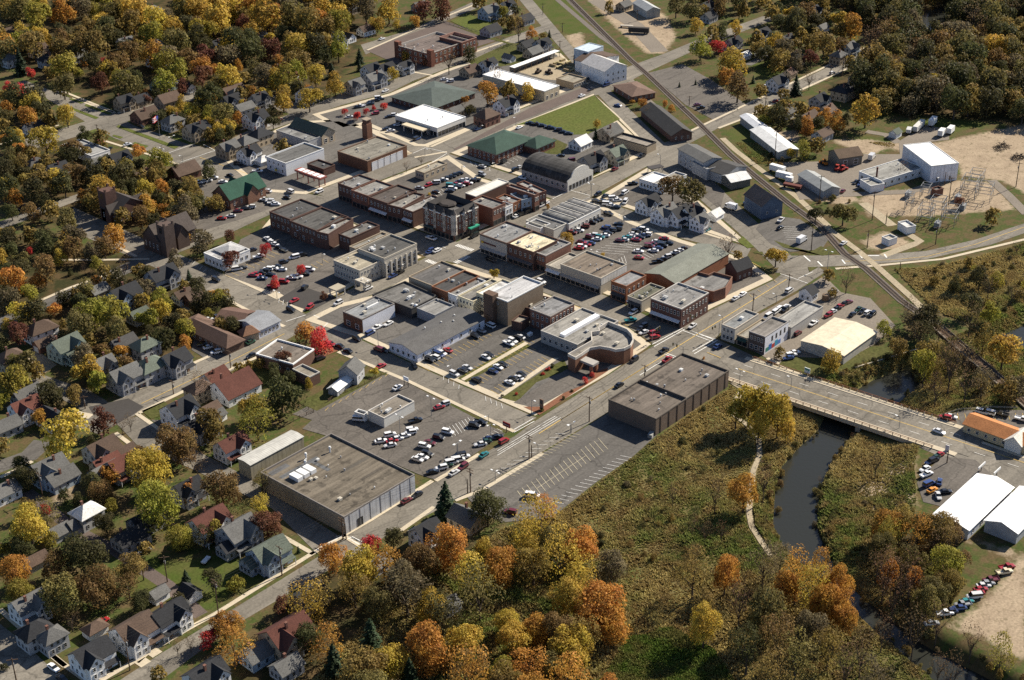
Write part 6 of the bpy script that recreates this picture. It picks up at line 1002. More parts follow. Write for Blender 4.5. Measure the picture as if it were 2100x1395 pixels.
def fill(s, n, size, pal, sep=0.85, seed=1):
    poly = [tuple(q[:2]) for q in GP(s)]; xs_ = [p[0] for p in poly]; ys_ = [p[1] for p in poly]; r_ = random.Random(seed); made = 0; tries = 0
    while made < n and tries < n*60:
        tries += 1; x, y = r_.uniform(min(xs_), max(xs_)), r_.uniform(min(ys_), max(ys_))
        if not inside((x, y), poly) or blocked(x, y): continue
        r = r_.uniform(*size)
        if any((x-a)**2+(y-b_)**2 < (sep*(r+c)*0.8)**2 for a, b_, c in TREES): continue
        gf = G(proj((x, y, r*1.3)))
        if any(inside(gf, rp) for rp in ROADPOLY): continue
        gz = hz(x, y)
        if gz < -3.6: continue
        plant((x, y, gz), r*(0.62 if (k := r_.choice(pal)) == 'e' else 1), k, low=gz < -1 and proj((x, y, gz))[0] > 1290); made += 1
fill('0:0,-40 780,-40 740,90 690,185 600,228 500,258 440,295 240,225 0,140', 170, (4.6, 8.2), 'yybbbbbllgggo', 0.66, 1)
fill('0:0,200 180,295 420,390 500,430 290,505 0,430', 40, (3.5, 6.5), 'ybbbggob', 0.78, 2)
fill('0:0,475 280,530 440,580 560,650 470,700 250,800 0,880', 34, (3.0, 5.5), 'ybbbggbl', 0.8, 3)
fill('0:0,900 270,890 550,1050 650,1130 300,1370 0,1395', 24, (2.2, 4.6), 'bbggbgyl', 1.0, 4)
fill('0:230,215 440,190 640,190 600,240 460,290 300,260', 34, (2.4, 4.6), 'bbggyo', 0.95, 31); fill('0:420,290 560,330 660,250 520,270', 14, (2.4, 4.2), 'bbgg', 0.8, 32); fill('0:0,620 260,560 560,640 430,740 300,790 150,830 0,900', 22, (2.0, 4.2), 'bbgglyb', 0.95, 33); fill('0:200,380 480,420 440,470 300,500 160,430', 20, (3, 5.5), 'bbggo', 0.8, 34); fill('0:470,640 560,690 600,800 540,850 440,800', 8, (1.8, 3.2), 'ggb', 0.9, 35)
fill('0:690,1150 1040,1105 1180,1120 1290,1230 1250,1480 420,1480 560,1270', 26, (4.6, 7.2), 'yybobyb', 0.72, 5)
fill('0:1420,1200 1640,1150 1750,1260 1860,1480 1400,1480', 9, (4.0, 6.0), 'byoob', 0.9, 6)
fill('0:1780,1110 1960,1060 1975,1180 1895,1290 1990,1350 2100,1420 1930,1420 1790,1230', 34, (3.0, 5.5), 'bsbsbo', 0.75, 7)
fill('0:1640,-40 2160,-40 2160,262 1900,245 1800,235 1690,180 1810,95', 260, (5.5, 9.5), 'gggggbbbgbgbsbgb', 0.52, 8)
fill('0:1400,-40 1640,-40 1800,90 1600,170 1450,60', 60, (4, 7.0), 'bbgybbg', 0.75, 9)
fill('0:1850,640 1990,690 2110,790 2110,830 1990,830 1900,780 1880,720', 20, (3.0, 5.5), 'bssbg', 0.8, 10)
fill('0:1560,205 1660,240 1800,270 1680,290 1560,250', 12, (3, 5.5), 'bbgog', 0.9, 12); fill('0:1080,240 1480,200 1430,290 1400,250', 3, (2, 3), 'bo', 1.0, 13); fill('0:1905,560 2110,520 2110,670 1960,640', 12, (2.4, 4.5), 'bbgsl', 1.0, 14)
fill('0:850,90 1040,95 950,190 820,170', 8, (2.5, 4.5), 'bbgs', 1.0, 15); fill('0:640,210 860,150 900,190 760,240', 8, (2.5, 4.5), 'gbyo', 1.0, 16); fill('0:980,10 1060,0 1180,120 1030,150', 8, (2.5, 4.2), 'gbob', 1.0, 17)
for s, n, sd in (('0:1345,905 1500,800 1620,850 1650,900 1600,960 1585,1060 1500,1170 1250,1200 1180,1080', 46, 21), ('0:1750,905 1890,930 1870,1080 1780,1190 1700,1150 1680,1000', 26, 22), ('0:1835,555 2110,510 2110,660 1950,640', 30, 23), ('0:1600,300 1690,340 1660,400 1560,330', 10, 24), ('0:1690,770 1880,715 1870,750 1740,800', 14, 25), ('0:1640,420 1730,400 1800,470 1740,500', 10, 26)):
    fill(s, n, (0.9, 1.55), 'bbsgg', 1.0, sd)
for R_ in (RIVER,):
    bq = along([np.array([*p, 0.0]) for p in R_+R_[:1]], 3.2)
    for p, d in bq:
        if rnd.random() < 0.62:
            q = p[:2]+np.array([-d[1], d[0]])*rnd.uniform(-1.2, 2.6)*(1 if area(R_) < 0 else -1)
            u_ = proj((q[0], q[1], -3))
            if -20 < u_[0] < 2130 and u_[1] < 1420 and not inside(q, BRIDGE_FOOT): plant((q[0], q[1], max(-3.9, hz(q[0], q[1]))), rnd.uniform(0.7, 1.5), rnd.choice('bbbgsb'))
KEEP = 285; REST = []; byk = {}
for sp in SPECS: byk.setdefault('shrub' if sp[1] < 1.6 else LN[sp[2]], []).append(sp)
for nm, L_ in byk.items():
    L_.sort(key=lambda q: -q[1]/dist(q[0]))
    for sp in L_[:KEEP]: raise_tree(*sp)
    REST += L_[KEEP:]
# past the first few hundred of a kind the smallest, farthest ones stand together as one wood
if REST:
    base = [crown(90+k, 420, 0.14, 0.95, 12) for k in range(4)]; bv = []
    for me_ in base: v = np.empty(len(me_.vertices)*3, np.float32); me_.vertices.foreach_get('co', v); bv.append(v.reshape(-1, 3)); bpy.data.meshes.remove(me_)
    VV = []; CC = []; r_ = np.random.default_rng(3)
    for pos, r, k, low in REST:
        v = bv[r_.integers(4)]; a = r_.uniform(0, 6.28); c_, s_ = math.cos(a), math.sin(a); v = np.column_stack([(v[:, 0]*c_-v[:, 1]*s_)*r, (v[:, 0]*s_+v[:, 1]*c_)*r, v[:, 2]*r*r_.uniform(0.95, 1.25)+r*1.12])+np.array(pos); VV.append(v); c = np.array(LC[k])*r_.uniform(0.8, 1.2); CC.append(np.tile([*c, 1.0], (len(v), 1)))
    VV = np.concatenate(VV); me_ = raw_mesh('distant_wood', VV, np.arange(len(VV)).reshape(-1, 4), 'leaf'); at = me_.color_attributes.new('leafcolour', 'FLOAT_COLOR', 'POINT'); at.data.foreach_set('color', np.concatenate(CC).astype(np.float32).ravel())
    m2 = MATS['leaf'].copy(); m2.name = 'leaf_wood'; t2 = m2.node_tree; an_ = t2.nodes.new('ShaderNodeVertexColor'); an_.layer_name = 'leafcolour'
    for l_ in list(t2.links):
        if l_.from_node.type == 'OBJECT_INFO': t2.links.new(an_.outputs['Color'], l_.to_socket)
    me_.materials[0] = m2; tag(ob('distant_wood', me_), kind='stuff')
# ---------------------------------------------------------------- reeds of the meadow: nobody could count them
def reeds(name, polys, n, hgt, seed, cull=None, mat='reed'):
    r_ = np.random.default_rng(seed); A = np.concatenate([np.array(p) for p in polys]); lo, hi = A.min(0), A.max(0); q = r_.uniform(lo, hi, (n*6, 2)); ok = np.zeros(len(q), bool)
    for p in polys: ok |= sdist(q, p)[1]
    q = q[ok]; d, i = sdist(q, RIVER); q = q[(~i) & (d > 0.6)]; q = q[~sdist(q, BRIDGE_FOOT)[1]]; q = q[~sdist(q, PATHSTRIP)[1]]
    if cull is not None: q = q[~sdist(q, cull)[1]]
    cq = (np.column_stack([q, np.full(len(q), -2-CAMH)]) @ ROT); ux = CX+FPX*cq[:, 0]/-cq[:, 2]; uy = CY-FPX*cq[:, 1]/-cq[:, 2]
    q = q[(ux > -60) & (ux < 2160) & (uy > 300) & (uy < 1440)][:n]; z = heights(q); q = q[z > -4.2]; z = z[z > -4.2]; m_ = len(q)
    cl = np.sin(q[:, 0]*0.21+np.sin(q[:, 1]*0.13)*2)*np.sin(q[:, 1]*0.19+np.cos(q[:, 0]*0.11)*2); V = []
    h = hgt*r_.uniform(0.4, 1.2, m_)*(0.8+0.5*cl); base = np.column_stack([q, z-0.05])
    for k in range(4):
        an = r_.uniform(0, 2*math.pi, m_); wv = r_.uniform(0.22, 0.5, m_); side = np.column_stack([-np.sin(an)*wv, np.cos(an)*wv, np.zeros(m_)]); tip = np.column_stack([np.cos(an)*h*0.55, np.sin(an)*h*0.55, h]); V.append(np.stack([base-side, base+side, base+tip], 1))
    V = np.concatenate(V).reshape(-1, 3); tag(ob(name, raw_mesh(name, V, np.arange(len(V)).reshape(-1, 3), mat)), kind='stuff')
def reedmat(name, ca, cb, cc):
  m, t, b, o = nodes(name); geo = t.nodes.new('ShaderNodeNewGeometry'); pos = geo.outputs['Position']
  n1 = noise(t, 0.013, 6, pos); n2 = noise(t, 0.16, 4, pos); c_ = mixc(t, ramp(t, n1.outputs[0], 0.44, 0.56), ca, cb); c_ = mixc(t, ramp(t, n2.outputs[0], 0.42, 0.62), c_, cc)
  hs = t.nodes.new('ShaderNodeHueSaturation'); t.links.new(c_, hs.inputs['Color']); t.links.new(ramp(t, geo.outputs['Random Per Island'], 0, 1, 0.78, 1.28), hs.inputs['Value']); t.links.new(hs.outputs[0], b.inputs['Base Color']); b.inputs['Roughness'].default_value = 0.8; b.inputs['Specular IOR Level'].default_value = 0.1
  tr = t.nodes.new('ShaderNodeBsdfTranslucent'); t.links.new(hs.outputs[0], tr.inputs[0]); mx = t.nodes.new('ShaderNodeMixShader'); mx.inputs[0].default_value = 0.3; t.links.new(b.outputs[0], mx.inputs[1]); t.links.new(tr.outputs[0], mx.inputs[2]); t.links.new(mx.outputs[0], o.inputs[0])
reedmat('reed', (0.44, 0.35, 0.14), (0.19, 0.225, 0.06), (0.30, 0.22, 0.09)); reedmat('green_grass', (0.11, 0.165, 0.03), (0.15, 0.19, 0.04), (0.17, 0.16, 0.05))
GRN = [tuple(q[:2]) for q in GP('0:1230,1400 1290,1310 1380,1290 1460,1330 1520,1420 1520,1480 1200,1480', -2.4)]
reeds('reeds', MARSH, 120000, 1.0, 5, GRN); reeds('tall_grass', [GRN], 9000, 1.1, 7, None, 'green_grass'); reeds('rough_grass', GREEN[2:4]+[[tuple(q[:2]) for q in GP('3:260,800 390,770 610,960 580,1010 450,1010')]], 5000, 0.6, 6)
# ================================================================ vehicles
PC = {'w': (0.66, 0.66, 0.655), 'k': (0.014, 0.015, 0.018), 'r': (0.30, 0.022, 0.022), 'm': (0.13, 0.022, 0.028), 'b': (0.03, 0.055, 0.16), 'n': (0.018, 0.03, 0.085), 'g': (0.30, 0.31, 0.32), 't': (0.02, 0.17, 0.18), 'd': (0.02, 0.055, 0.035), 'c': (0.60, 0.52, 0.36), 'o': (0.55, 0.22, 0.02)}
PN = {'w': 'white', 'k': 'black', 'r': 'red', 'm': 'maroon', 'b': 'blue', 'n': 'navy blue', 'g': 'silver grey', 't': 'teal', 'd': 'dark green', 'c': 'cream', 'o': 'orange'}
def loft(b, secs):
    'secs: (x, half width, z low, z high, half width at the top)'
    n0 = len(b.V); V = []; F = []
    for x, hw, z0, z1, ht in secs: V += [(x, -hw*0.94, z0), (x, hw*0.94, z0), (x, hw, (z0+z1)/2+0.05), (x, ht, z1), (x, -ht, z1), (x, -hw, (z0+z1)/2+0.05)]
    for i in range(len(secs)-1):
        for k in range(6): a = i*6+k; c = i*6+(k+1) % 6; F.append((a, a+6, c+6, c))
    F.append((0, 1, 2, 3, 4, 5)); e = (len(secs)-1)*6; F.append((e+5, e+4, e+3, e+2, e+1, e)); b.add(V, F); return b
def cabin(x0, x1, x2, x3, z0, z1, w0, w1):
    'glasshouse: base x0..x3, top x1..x2'
    b = MB(); V = [(x0, -w0, z0), (x3, -w0, z0), (x3, w0, z0), (x0, w0, z0), (x1, -w1, z1), (x2, -w1, z1), (x2, w1, z1), (x1, w1, z1)]; b.add(V, [(0, 1, 5, 4), (1, 2, 6, 5), (2, 3, 7, 6), (3, 0, 4, 7), (4, 5, 6, 7)]); return b
def roofslab(b, x0, x1, z, w_): b.box(x0, x1, -w_, w_, z-0.02, z+0.06); return b
KIND = {}
def kind(key, name, word, secs, cab, wheels, extra=None, wr=0.33):
    b = loft(MB(), secs)
    if cab: roofslab(b, cab[1]-0.03, cab[2]+0.03, cab[5], cab[7]+0.02)
    if extra: extra(b)
    body = mesh('body', b.V, b.F, 'paint', None, False); gl = cabin(*cab); gm = mesh('windows', gl.V, gl.F, 'carglass')
    q = MB(); q.bar((0, -0.12, 0), (0, 0.12, 0), wr, n=10); q.bar((0, -0.13, 0), (0, 0.13, 0), wr*0.55, n=8); KIND[key] = (name, word, body, gm, mesh('wheel', q.V, q.F, 'tyre'), wheels, wr)
    h_ = MB(); x, hw = secs[-1][0], secs[-1][1]; h_.box(x-0.06, x+0.02, -0.16, 0.16, 0.52, 0.68)
    KIND[key] += (mesh('headlight', h_.V, h_.F, 'lamp'), (x, hw*0.72))
kind('s', 'sedan_car', 'car', [(-2.35, .72, .38, .78, .66), (-2.15, .86, .26, .95, .74), (-1.35, .9, .22, .98, .78), (0.9, .9, .22, .96, .78), (1.9, .86, .25, .82, .72), (2.3, .7, .36, .66, .6)], (-1.75, -1.05, 0.25, 1.1, .95, 1.42, .76, .60), [(-1.4, .8), (1.42, .8)])
kind('u', 'suv_car', 'sport utility car', [(-2.3, .82, .42, 1.05, .76), (-2.15, .92, .32, 1.1, .82), (0.9, .92, .32, 1.08, .82), (1.9, .9, .34, 1.0, .78), (2.25, .78, .42, .82, .7)], (-2.2, -2.0, 0.35, 1.15, 1.08, 1.72, .80, .68), [(-1.4, .82), (1.42, .82)], wr=0.38)
def bed(b): b.box(-2.65, -0.5, -.93, -.83, .8, 1.12); b.box(-2.65, -0.5, .83, .93, .8, 1.12); b.box(-2.72, -2.62, -.93, .93, .5, 1.12)
kind('p', 'pickup_truck', 'pickup truck', [(-2.7, .88, .45, .84, .86), (-0.5, .92, .4, .86, .88), (-0.45, .92, .4, 1.08, .84), (1.3, .92, .4, 1.08, .84), (2.3, .88, .42, 1.0, .78), (2.65, .78, .48, .84, .7)], (-0.45, -0.3, 0.75, 1.4, 1.06, 1.72, .8, .68), [(-1.7, .82), (1.75, .82)], bed, 0.38)
def vanbox(b): pass
kind('v', 'van', 'van', [(-2.5, .86, .4, 1.1, .84), (-2.4, .95, .32, 1.15, .88), (1.2, .95, .32, 1.12, .88), (2.1, .92, .34, 1.0, .8), (2.45, .8, .42, .8, .7)], (-2.45, -2.3, 0.8, 1.6, 1.12, 1.88, .86, .76), [(-1.5, .84), (1.6, .84)], None, 0.36)
def cargo(b): b.box(-3.6, 0.9, -1.15, 1.15, .8, 3.1)
kind('t', 'box_truck', 'box truck', [(-3.6, 1.0, .5, .8, 1.0), (0.95, 1.0, .5, .8, 1.0), (1.0, 1.05, .5, 1.5, 1.0), (2.6, 1.05, .5, 1.45, .95), (2.9, .95, .55, 1.2, .85)], (1.0, 1.05, 2.1, 2.6, 1.45, 2.3, .98, .88), [(-2.4, .95), (2.0, .95)], cargo, 0.48)
for k in list(KIND):  # a light bevel keeps the bodywork from looking cut with a knife
    pass
HEAD = {'A': 0.0, 'B': -90.0}
crng = random.Random(5)
def car(x, y, t_, col, kd='', head='A', gz=None):
    kd = kd or crng.choices('supv', (62, 20, 10, 8))[0]; name, word, body, gm, wh, wheels, wr, hl, hp = KIND[kd]; p = tp(t_, x, y); q = G(p, 0.6); gz_ = hz(q[0], q[1]); q = G(p, gz_+0.6); q[2] = max(gz_, gz_+0.2 if gz_ > -0.3 else gz_+0.05)
    a = math.radians(HEAD.get(head, 0) if head in HEAD else float(head))+crng.uniform(-0.06, 0.06)+(math.pi if crng.random() < 0.4 else 0); root = empty(name, q, a); c = PC[col]; j = crng.uniform(0.8, 1.15); c = tuple(min(0.85, v*j) for v in c)
    ob('body', body, root, color=c); ob('windows', gm, root); [ob('headlight', hl, root, (0, s*hp[1], 0)) for s in (-1, 1)]
    for wx_, wy_ in wheels:
        for s in (-1, 1): ob('wheel', wh, root, (wx_, s*wy_, wr))
    tag(root, None, {'s': 'car', 'u': 'car', 'p': 'pickup truck', 'v': 'van', 't': 'truck'}[kd], 'vehicles parked and driving in the town'); THINGS.append((root, PN[col]+' '+word, q, 'car'))
# each list: tile, default heading, then x,y,colour[kind][,heading]
CARS = [
('5', 'B', '545,820,k 575,805,w 600,790,b 620,778,w 655,760,r 825,675,k 860,640,g 915,610,wv 1030,720,w 1055,705,w 1080,690,k 1100,680,w 890,805,w 908,788,k 745,885,k 775,868,w 695,908,w 830,945,ku 935,890,n 965,865,w 995,848,k 1035,960,w 1060,935,k 1090,930,w 1110,910,k 245,858,r,A 450,855,k,60 40,765,k,B 95,690,ku 345,990,w,A 1000,1322,r,A 1985,765,k,A 2005,820,r,A 1800,820,k,A 1710,975,k,A 632,1095,w,-20 602,1112,r,-20 456,1195,kp,-25 110,1187,wv,-60 655,1265,w,-70 600,1300,k,-70 545,1330,m,-70 512,1352,w,-70 820,1225,k,-70 855,1205,k,-70'),
('5', '-30', '300,1282,w 243,1320,w 312,1320,r 345,1305,w 388,1288,w 425,1270,w 435,1252,w 300,1347,w 855,1340,w 885,1325,d 910,1305,n 958,1295,k 222,622,w,A 290,598,w,A 178,656,b,A 230,757,mv,B 262,760,k,B'),
('h', '-32', '1195,905,w,A 890,895,k 1010,840,w 1090,800,d 1160,760,w 1250,725,w 1270,668,k 1330,675,w 1320,825,m,A 1620,650,t,A 670,715,w,-75 745,680,w,-75 815,640,k,-75'),
('5', 'A', '545,152,bu 590,148,w 315,305,b 360,282,k 165,380,w 1230,340,w,B 560,70,w,B 920,205,k,B 1795,530,wu 1780,577,t,-30 1855,615,ku,-10 1862,652,w,-20 1925,655,r,-25 1930,682,r,-25 1840,630,k 820,55,k'),
('b', '-65', '1385,788,k 1415,772,k 1445,762,k 1335,820,m 1290,850,w 1260,860,k 1235,870,m 1375,905,m 1400,890,w 1425,920,w 1452,905,t 1490,890,w 1515,870,k 1545,852,k 1500,830,b 1590,840,k 1600,800,k 1285,990,r 1312,980,w 1345,962,r 1378,952,b 1310,940,m 1610,930,m 1640,925,w 1665,905,t 1690,900,w 1715,880,w 1740,865,k 1770,850,k 1797,845,w 1735,925,r 1765,905,k 1790,890,n 1820,885,w 1840,975,m 1870,958,m 1897,940,w 1922,950,k 1952,915,r 1870,1010,w 1905,990,b 1942,970,k 1990,950,k 1755,1015,w 1760,1065,r 1475,1095,w,A'),
('b', '-30', '1905,1095,k 1940,1080,k 1975,1060,w 2010,1045,k 2040,1025,w 2070,1010,w 2100,995,k'),
('b', 'A', '465,895,k 800,740,w 835,725,k 870,712,k 900,698,k 932,683,k 965,665,r 995,655,w 1025,640,w 1780,270,k 1570,370,m 1435,570,k 1495,580,k 1557,600,w,-40 1588,615,w,-40 1650,555,w,10 1650,630,wv,20 1425,620,k,-60 1465,628,k,-60 1510,645,w,-60 1542,655,w,-60 1577,668,k,-60 1520,720,k,B 1710,485,kp,-40 495,55,k 20,135,b 530,350,g,B 530,412,g,B 700,312,k,10 790,375,k 818,360,w 845,440,w,B 1360,735,k 820,45,w 130,915,w,B 120,1020,b 175,1010,w'),
('b', '-60', '900,10,k 955,20,k 1005,30,k 1050,42,k 1082,50,k 1125,65,k 1170,80,k 1210,92,k 105,500,ru,A 165,480,w,-40 200,465,k,-40 230,455,w,-40 262,440,k,-40 292,430,k,-40 320,415,k,-40 347,405,k,-40 275,542,k 298,525,w 285,500,t 320,490,r 337,510,k 362,500,w 350,470,k 380,460,w 395,490,r 422,480,w 415,455,w 450,465,k 480,455,k 168,550,k,B 40,520,g'),
('2', '-30', '290,720,k 330,710,w 305,805,w 275,795,k 345,770,w 465,855,k,A 180,630,k 212,620,k 242,610,k 120,655,w 208,700,r 50,720,w 635,490,w 670,502,w 250,240,w,A 1480,590,w,A 1535,550,k,A 1630,525,b,A 1700,650,b,B 1530,480,k,A 840,795,n,A 955,745,k,A 905,748,k,A 2065,850,r,A 180,640,k 270,560,w,A 280,520,k,A 415,430,k,B 1350,960,k 1410,990,m 230,605,w 100,660,k'),
('1', '-50', '1415,1080,k,B 1650,1175,w,B 1785,1180,wv,B 1765,1215,k,B 1965,1180,w,A 1465,1010,k 1585,1055,wp 1630,1230,w 1660,1240,w 1680,1252,w 1697,1258,w 1365,1345,r 1420,1330,w 1465,1298,m 1510,1283,k 1545,1275,w 1222,1125,w 1250,1118,w 1278,1112,w 1315,1095,wu 1372,1120,w 785,890,w,-10 365,565,w,B 870,780,k,B 660,915,k 1715,740,r,A 140,1280,k,A 615,875,r 1160,1190,w,0 1990,860,k'),
('4', 'B', '1645,75,w 1670,95,w 1695,110,w 1720,130,k 1745,145,k 1745,220,ku,-20 1810,190,wv,-20 1860,175,ku,-20 1457,262,w,-30 1490,255,k,-30 1550,145,k,-20 1592,185,w,-20 1560,300,r,-60 1580,292,r,-60 1602,285,k,-60 1627,275,k,-60 1648,262,w,-60 1677,255,w,-60 1702,245,k,-60 1732,264,w,-60 1612,318,n,-60 1667,296,k,-60 1797,316,w,-60 1827,308,w,-60 1877,290,k,-60 1907,265,w,-60 1682,370,m,-60 1748,340,r,-60 1875,375,ku,20 1810,456,r,A 1905,497,r,10 2080,472,wu,A 1790,512,ku 1330,327,ku 1450,742,wv,A 1542,712,d,A 1110,905,r,A 1285,742,w,-20 1330,774,w,-20 1245,725,k,-20 1275,720,k,-20 1325,557,w,A 1280,575,w,A 1970,812,ku,-10 2035,720,r 2090,735,k 1545,795,k,A'),
('6', 'A', '60,612,w 655,395,w 325,442,w 370,416,w 600,505,w 640,497,w 575,525,wv 522,556,wv 630,512,k 895,547,ru,-10 920,525,w,-10 950,505,k,-10 967,490,r,-10 990,478,k,-10 1020,465,m,-10 1045,540,k 1080,510,d 1107,520,k 1140,532,w 1165,542,k 805,597,wp 707,658,m 690,775,w,-30 668,792,w,-30 650,810,b,-30 1135,1097,r,B 1577,1262,w,B 215,737,b 1615,1177,ru,-70 1650,1170,w,-70 1840,1142,w,-80 1880,1147,wv,-80 1960,1155,k,-80 2090,1187,w,-80 735,88,wt,0 600,8,k,0 990,102,w,0 150,20,t,A 930,405,wv,A'),
('9', '-30', '1575,12,r,-15 1552,28,d,-15 1545,42,k,-15 1522,52,n,-15 1490,97,w,-15 1500,132,wp,-15 1515,190,b,-15 1580,176,b,20 1535,227,o,-10 1615,237,k,-40 1572,262,w,40 1995,702,rp,-35 1980,732,cp,-35 1895,782,m,-40 1875,800,g,-40 1850,815,w,-40 1832,838,r,-40 1812,860,r,-40 1792,882,w,-40 1745,912,t,-40 1722,932,g,-40 1700,952,b,-40 1645,972,n,-40 1612,987,w,-40 1532,1047,g,-40'),
('8', 'A', '400,292,m 465,256,k 1175,262,wv,-60 1040,362,mu,-70'), ('7', 'A', '330,1320,w,B 885,602,g 380,1385,k,B 630,1035,r 1675,1217,r'),
('3', '-20', '90,645,m 112,665,k 570,622,r,A 920,452,w,A 290,1280,wt,B 605,1355,wp,10 400,1255,b,B 985,1177,m,10 1230,1157,r,20 1065,1122,k,10 1090,1133,b,10 1165,972,wt,10 512,537,wv 552,547,wv 1140,552,w 10,832,k,A 240,1118,d,B 660,870,k,A')]
for t_, hd, s in CARS:
    for tok in s.split():
        q = tok.split(','); car(float(q[0]), float(q[1]), t_, q[2][0], q[2][1:], q[3] if len(q) > 3 else hd)
# ================================================================ poles, lamps, signs, yard things
def vert(t_, bx, by, ty):
    p = tp(t_, bx, by); q = GG(p); return q, max(2.5, height_over(q, tp(t_, bx, ty)[1]))
def utility_pole(t_, bx, by, ty, arms=1, rot=0.0):
    q, h = vert(t_, bx, by, ty); h = min(h, 17); r = empty('utility_pole', q, rot); b = MB(); b.bar((0, 0, 0), (0, 0, h), 0.22, 0.15, 6); b.build('pole', 'timber', r)
    for k in range(arms): box_part(r, 'crossarm', -0.08, 0.08, -1.6, 1.6, h-0.7-k*1.1, h-0.5-k*1.1, 'timber')
    if arms: b = MB(); b.bar((0.35, 0, h-3.2), (0.35, 0, h-2.1), 0.3, n=8); b.build('transformer', 'greymetal', r)
    tag(r, None, 'utility pole', 'wooden utility poles along the streets'); THINGS.append((r, 'wooden utility pole'+(' with crossarm' if arms else ''), q, 'pole')); return r
def street_lamp(t_, bx, by, ty, rot=0.0, twin=False):
    q, h = vert(t_, bx, by, ty); h = min(h, 12); r = empty('street_lamp', q, rot); b = MB(); b.bar((0, 0, 0), (0, 0, h), 0.12, 0.08, 6); b.build('pole', 'greymetal', r)
    for s in ((-1, 1) if twin else (1,)):
        b = MB(); b.bar((0, 0, h-0.1), (0, s*1.6, h+0.1), 0.06, n=4); b.build('arm', 'greymetal', r); box_part(r, 'lamp_head', -0.22, 0.22, s*1.6-0.45, s*1.6+0.45, h, h+0.22, 'lamp')
    tag(r, None, 'street lamp', 'street and car park lamps'); THINGS.append((r, 'tall grey street lamp' if h > 7 else 'grey street lamp', q, 'lamp')); return r
for s in ('7:1345,990,775,2,1 7:800,1335,1130,1,1 7:1030,790,630,1,0 7:100,1395,1260,1,0 7:1735,750,570,1,1 7:885,780,690,0,0 7:265,275,120,1,1 g:455,570,220,2,1 g:490,545,370,0,0 5:1525,1200,1045,1,1 5:1865,945,850,1,1 8:795,240,90,2,1 8:777,245,160,0,0 8:10,530,395,2,1 8:30,530,430,0,0 '
          '6:790,150,0,1,0 6:430,525,410,1,1 6:650,400,290,1,1 6:1135,130,20,1,0 6:1555,110,0,1,0 6:1335,275,220,0,0 3:1165,1355,1175,1,0 3:840,1245,1080,1,0 3:567,970,800,1,0 3:1250,1380,1310,0,0 3:1635,1260,1090,1,0 3:2050,1150,1000,1,0 3:980,470,360,1,1 3:908,470,400,1,1 3:508,670,600,1,1 3:40,650,590,1,0 3:1610,1140,1060,0,0 4:1420,870,760,1,1 4:1068,1030,945,1,1 4:525,1120,1040,1,0 2:1345,300,250,1,0 2:1430,400,340,1,0 2:1660,510,420,1,0 2:1240,90,20,1,0 2:1360,200,140,1,0 2:1820,130,60,1,0 1:600,820,765,1,1 2:460,430,370,1,1 2:840,290,240,1,1 9:1625,60,-20,0,0').split():
    t_, v = s.split(':'); v = v.split(','); utility_pole(t_, float(v[0]), float(v[1]), float(v[2]), int(v[3]), 0.0 if v[4] == '1' else 0.9)
for s in ('5:555,1165,1052 5:362,1275,1165 5:920,1285,1215 5:713,1395,1330 5:905,1200,1160 5:228,740,650 5:675,900,850 5:1170,1150,1065 5:1410,1265,1210 6:240,690,555 6:665,1010,930 6:1327,1275,1172 6:890,262,150 6:350,950,885 6:575,470,420 g:1058,190,65 g:582,490,365 g:40,800,740 h:1785,1020,890 h:1250,640,480 h:1720,385,200 '
          'b:1385,590,490 b:375,395,350 b:1625,790,740 b:1405,1080,1010 b:580,310,250 b:1925,330,260 4:1850,90,30 4:1640,395,320 4:1985,225,165 4:1705,440,400 c:1340,400,350 c:985,600,570 c:700,750,680 c:65,820,765 d:1130,730,655 1:1125,1000,955 1:1000,960,915 1:1605,1190,1150 1:1060,880,840 2:515,960,915 2:740,1050,1020 2:1075,770,720 2:1535,1170,1130 2:945,1030,1000 2:855,800,770 3:1575,1140,1090').split():
    t_, v = s.split(':'); v = v.split(','); street_lamp(t_, float(v[0]), float(v[1]), float(v[2]), rnd.choice([0, math.pi/2, math.pi]), rnd.random() < 0.3)
def sign(label, t_, bx, by, ty, wd, ht, c, post=1, rot=HX, panels=None, text=None, tc=(0.7, 0.7, 0.7), name='street_sign'):
    q, h = vert(t_, bx, by, ty); r = empty(name, q, rot); tag(r, label, 'sign')
    for k in range(post): x = 0 if post == 1 else (-0.4+0.8*k)*wd; b = MB(); b.bar((x, 0, 0), (x, 0, h-ht*0.5), 0.14, n=6); b.build('post', 'darkmetal', r)
    box_part(r, 'panel', -wd/2, wd/2, -0.15, 0.15, h-ht, h, 'tint', c)
    for k, (a0, a1, z0, z1, cc) in enumerate(panels or ()): box_part(r, 'sign_stripe', -wd/2+wd*a0, -wd/2+wd*a1, -0.19, -0.151, h-ht+ht*z0, h-ht+ht*z1, 'tint', cc)
    return r
sign('dark red store sign board on a tall post at parking entrance', '5', 1017, 1265, 1205, 3.4, 1.8, (0.20, 0.03, 0.03), panels=[(0.1, 0.9, 0.4, 0.6, (0.4, 0.32, 0.3))])
sign('white framed sign board on two posts by the kiosk drive', '5', 400, 985, 925, 2.6, 1.6, (0.62, 0.65, 0.68), 2, panels=[(0.12, 0.88, 0.2, 0.8, (0.72, 0.74, 0.76))])
sign('clinic sign on brown stone plinth with flat grey cap', '5', 1232, 1130, 1062, 1.7, 4.2, (0.20, 0.13, 0.09), panels=[(0.15, 0.85, 0.55, 0.9, (0.06, 0.06, 0.06))])
sign('small white and green sign on lawn above the bridge', '6', 765, 910, 870, 2.4, 2.2, (0.6, 0.65, 0.62), panels=[(0.1, 0.9, 0.55, 0.9, (0.06, 0.25, 0.2))])
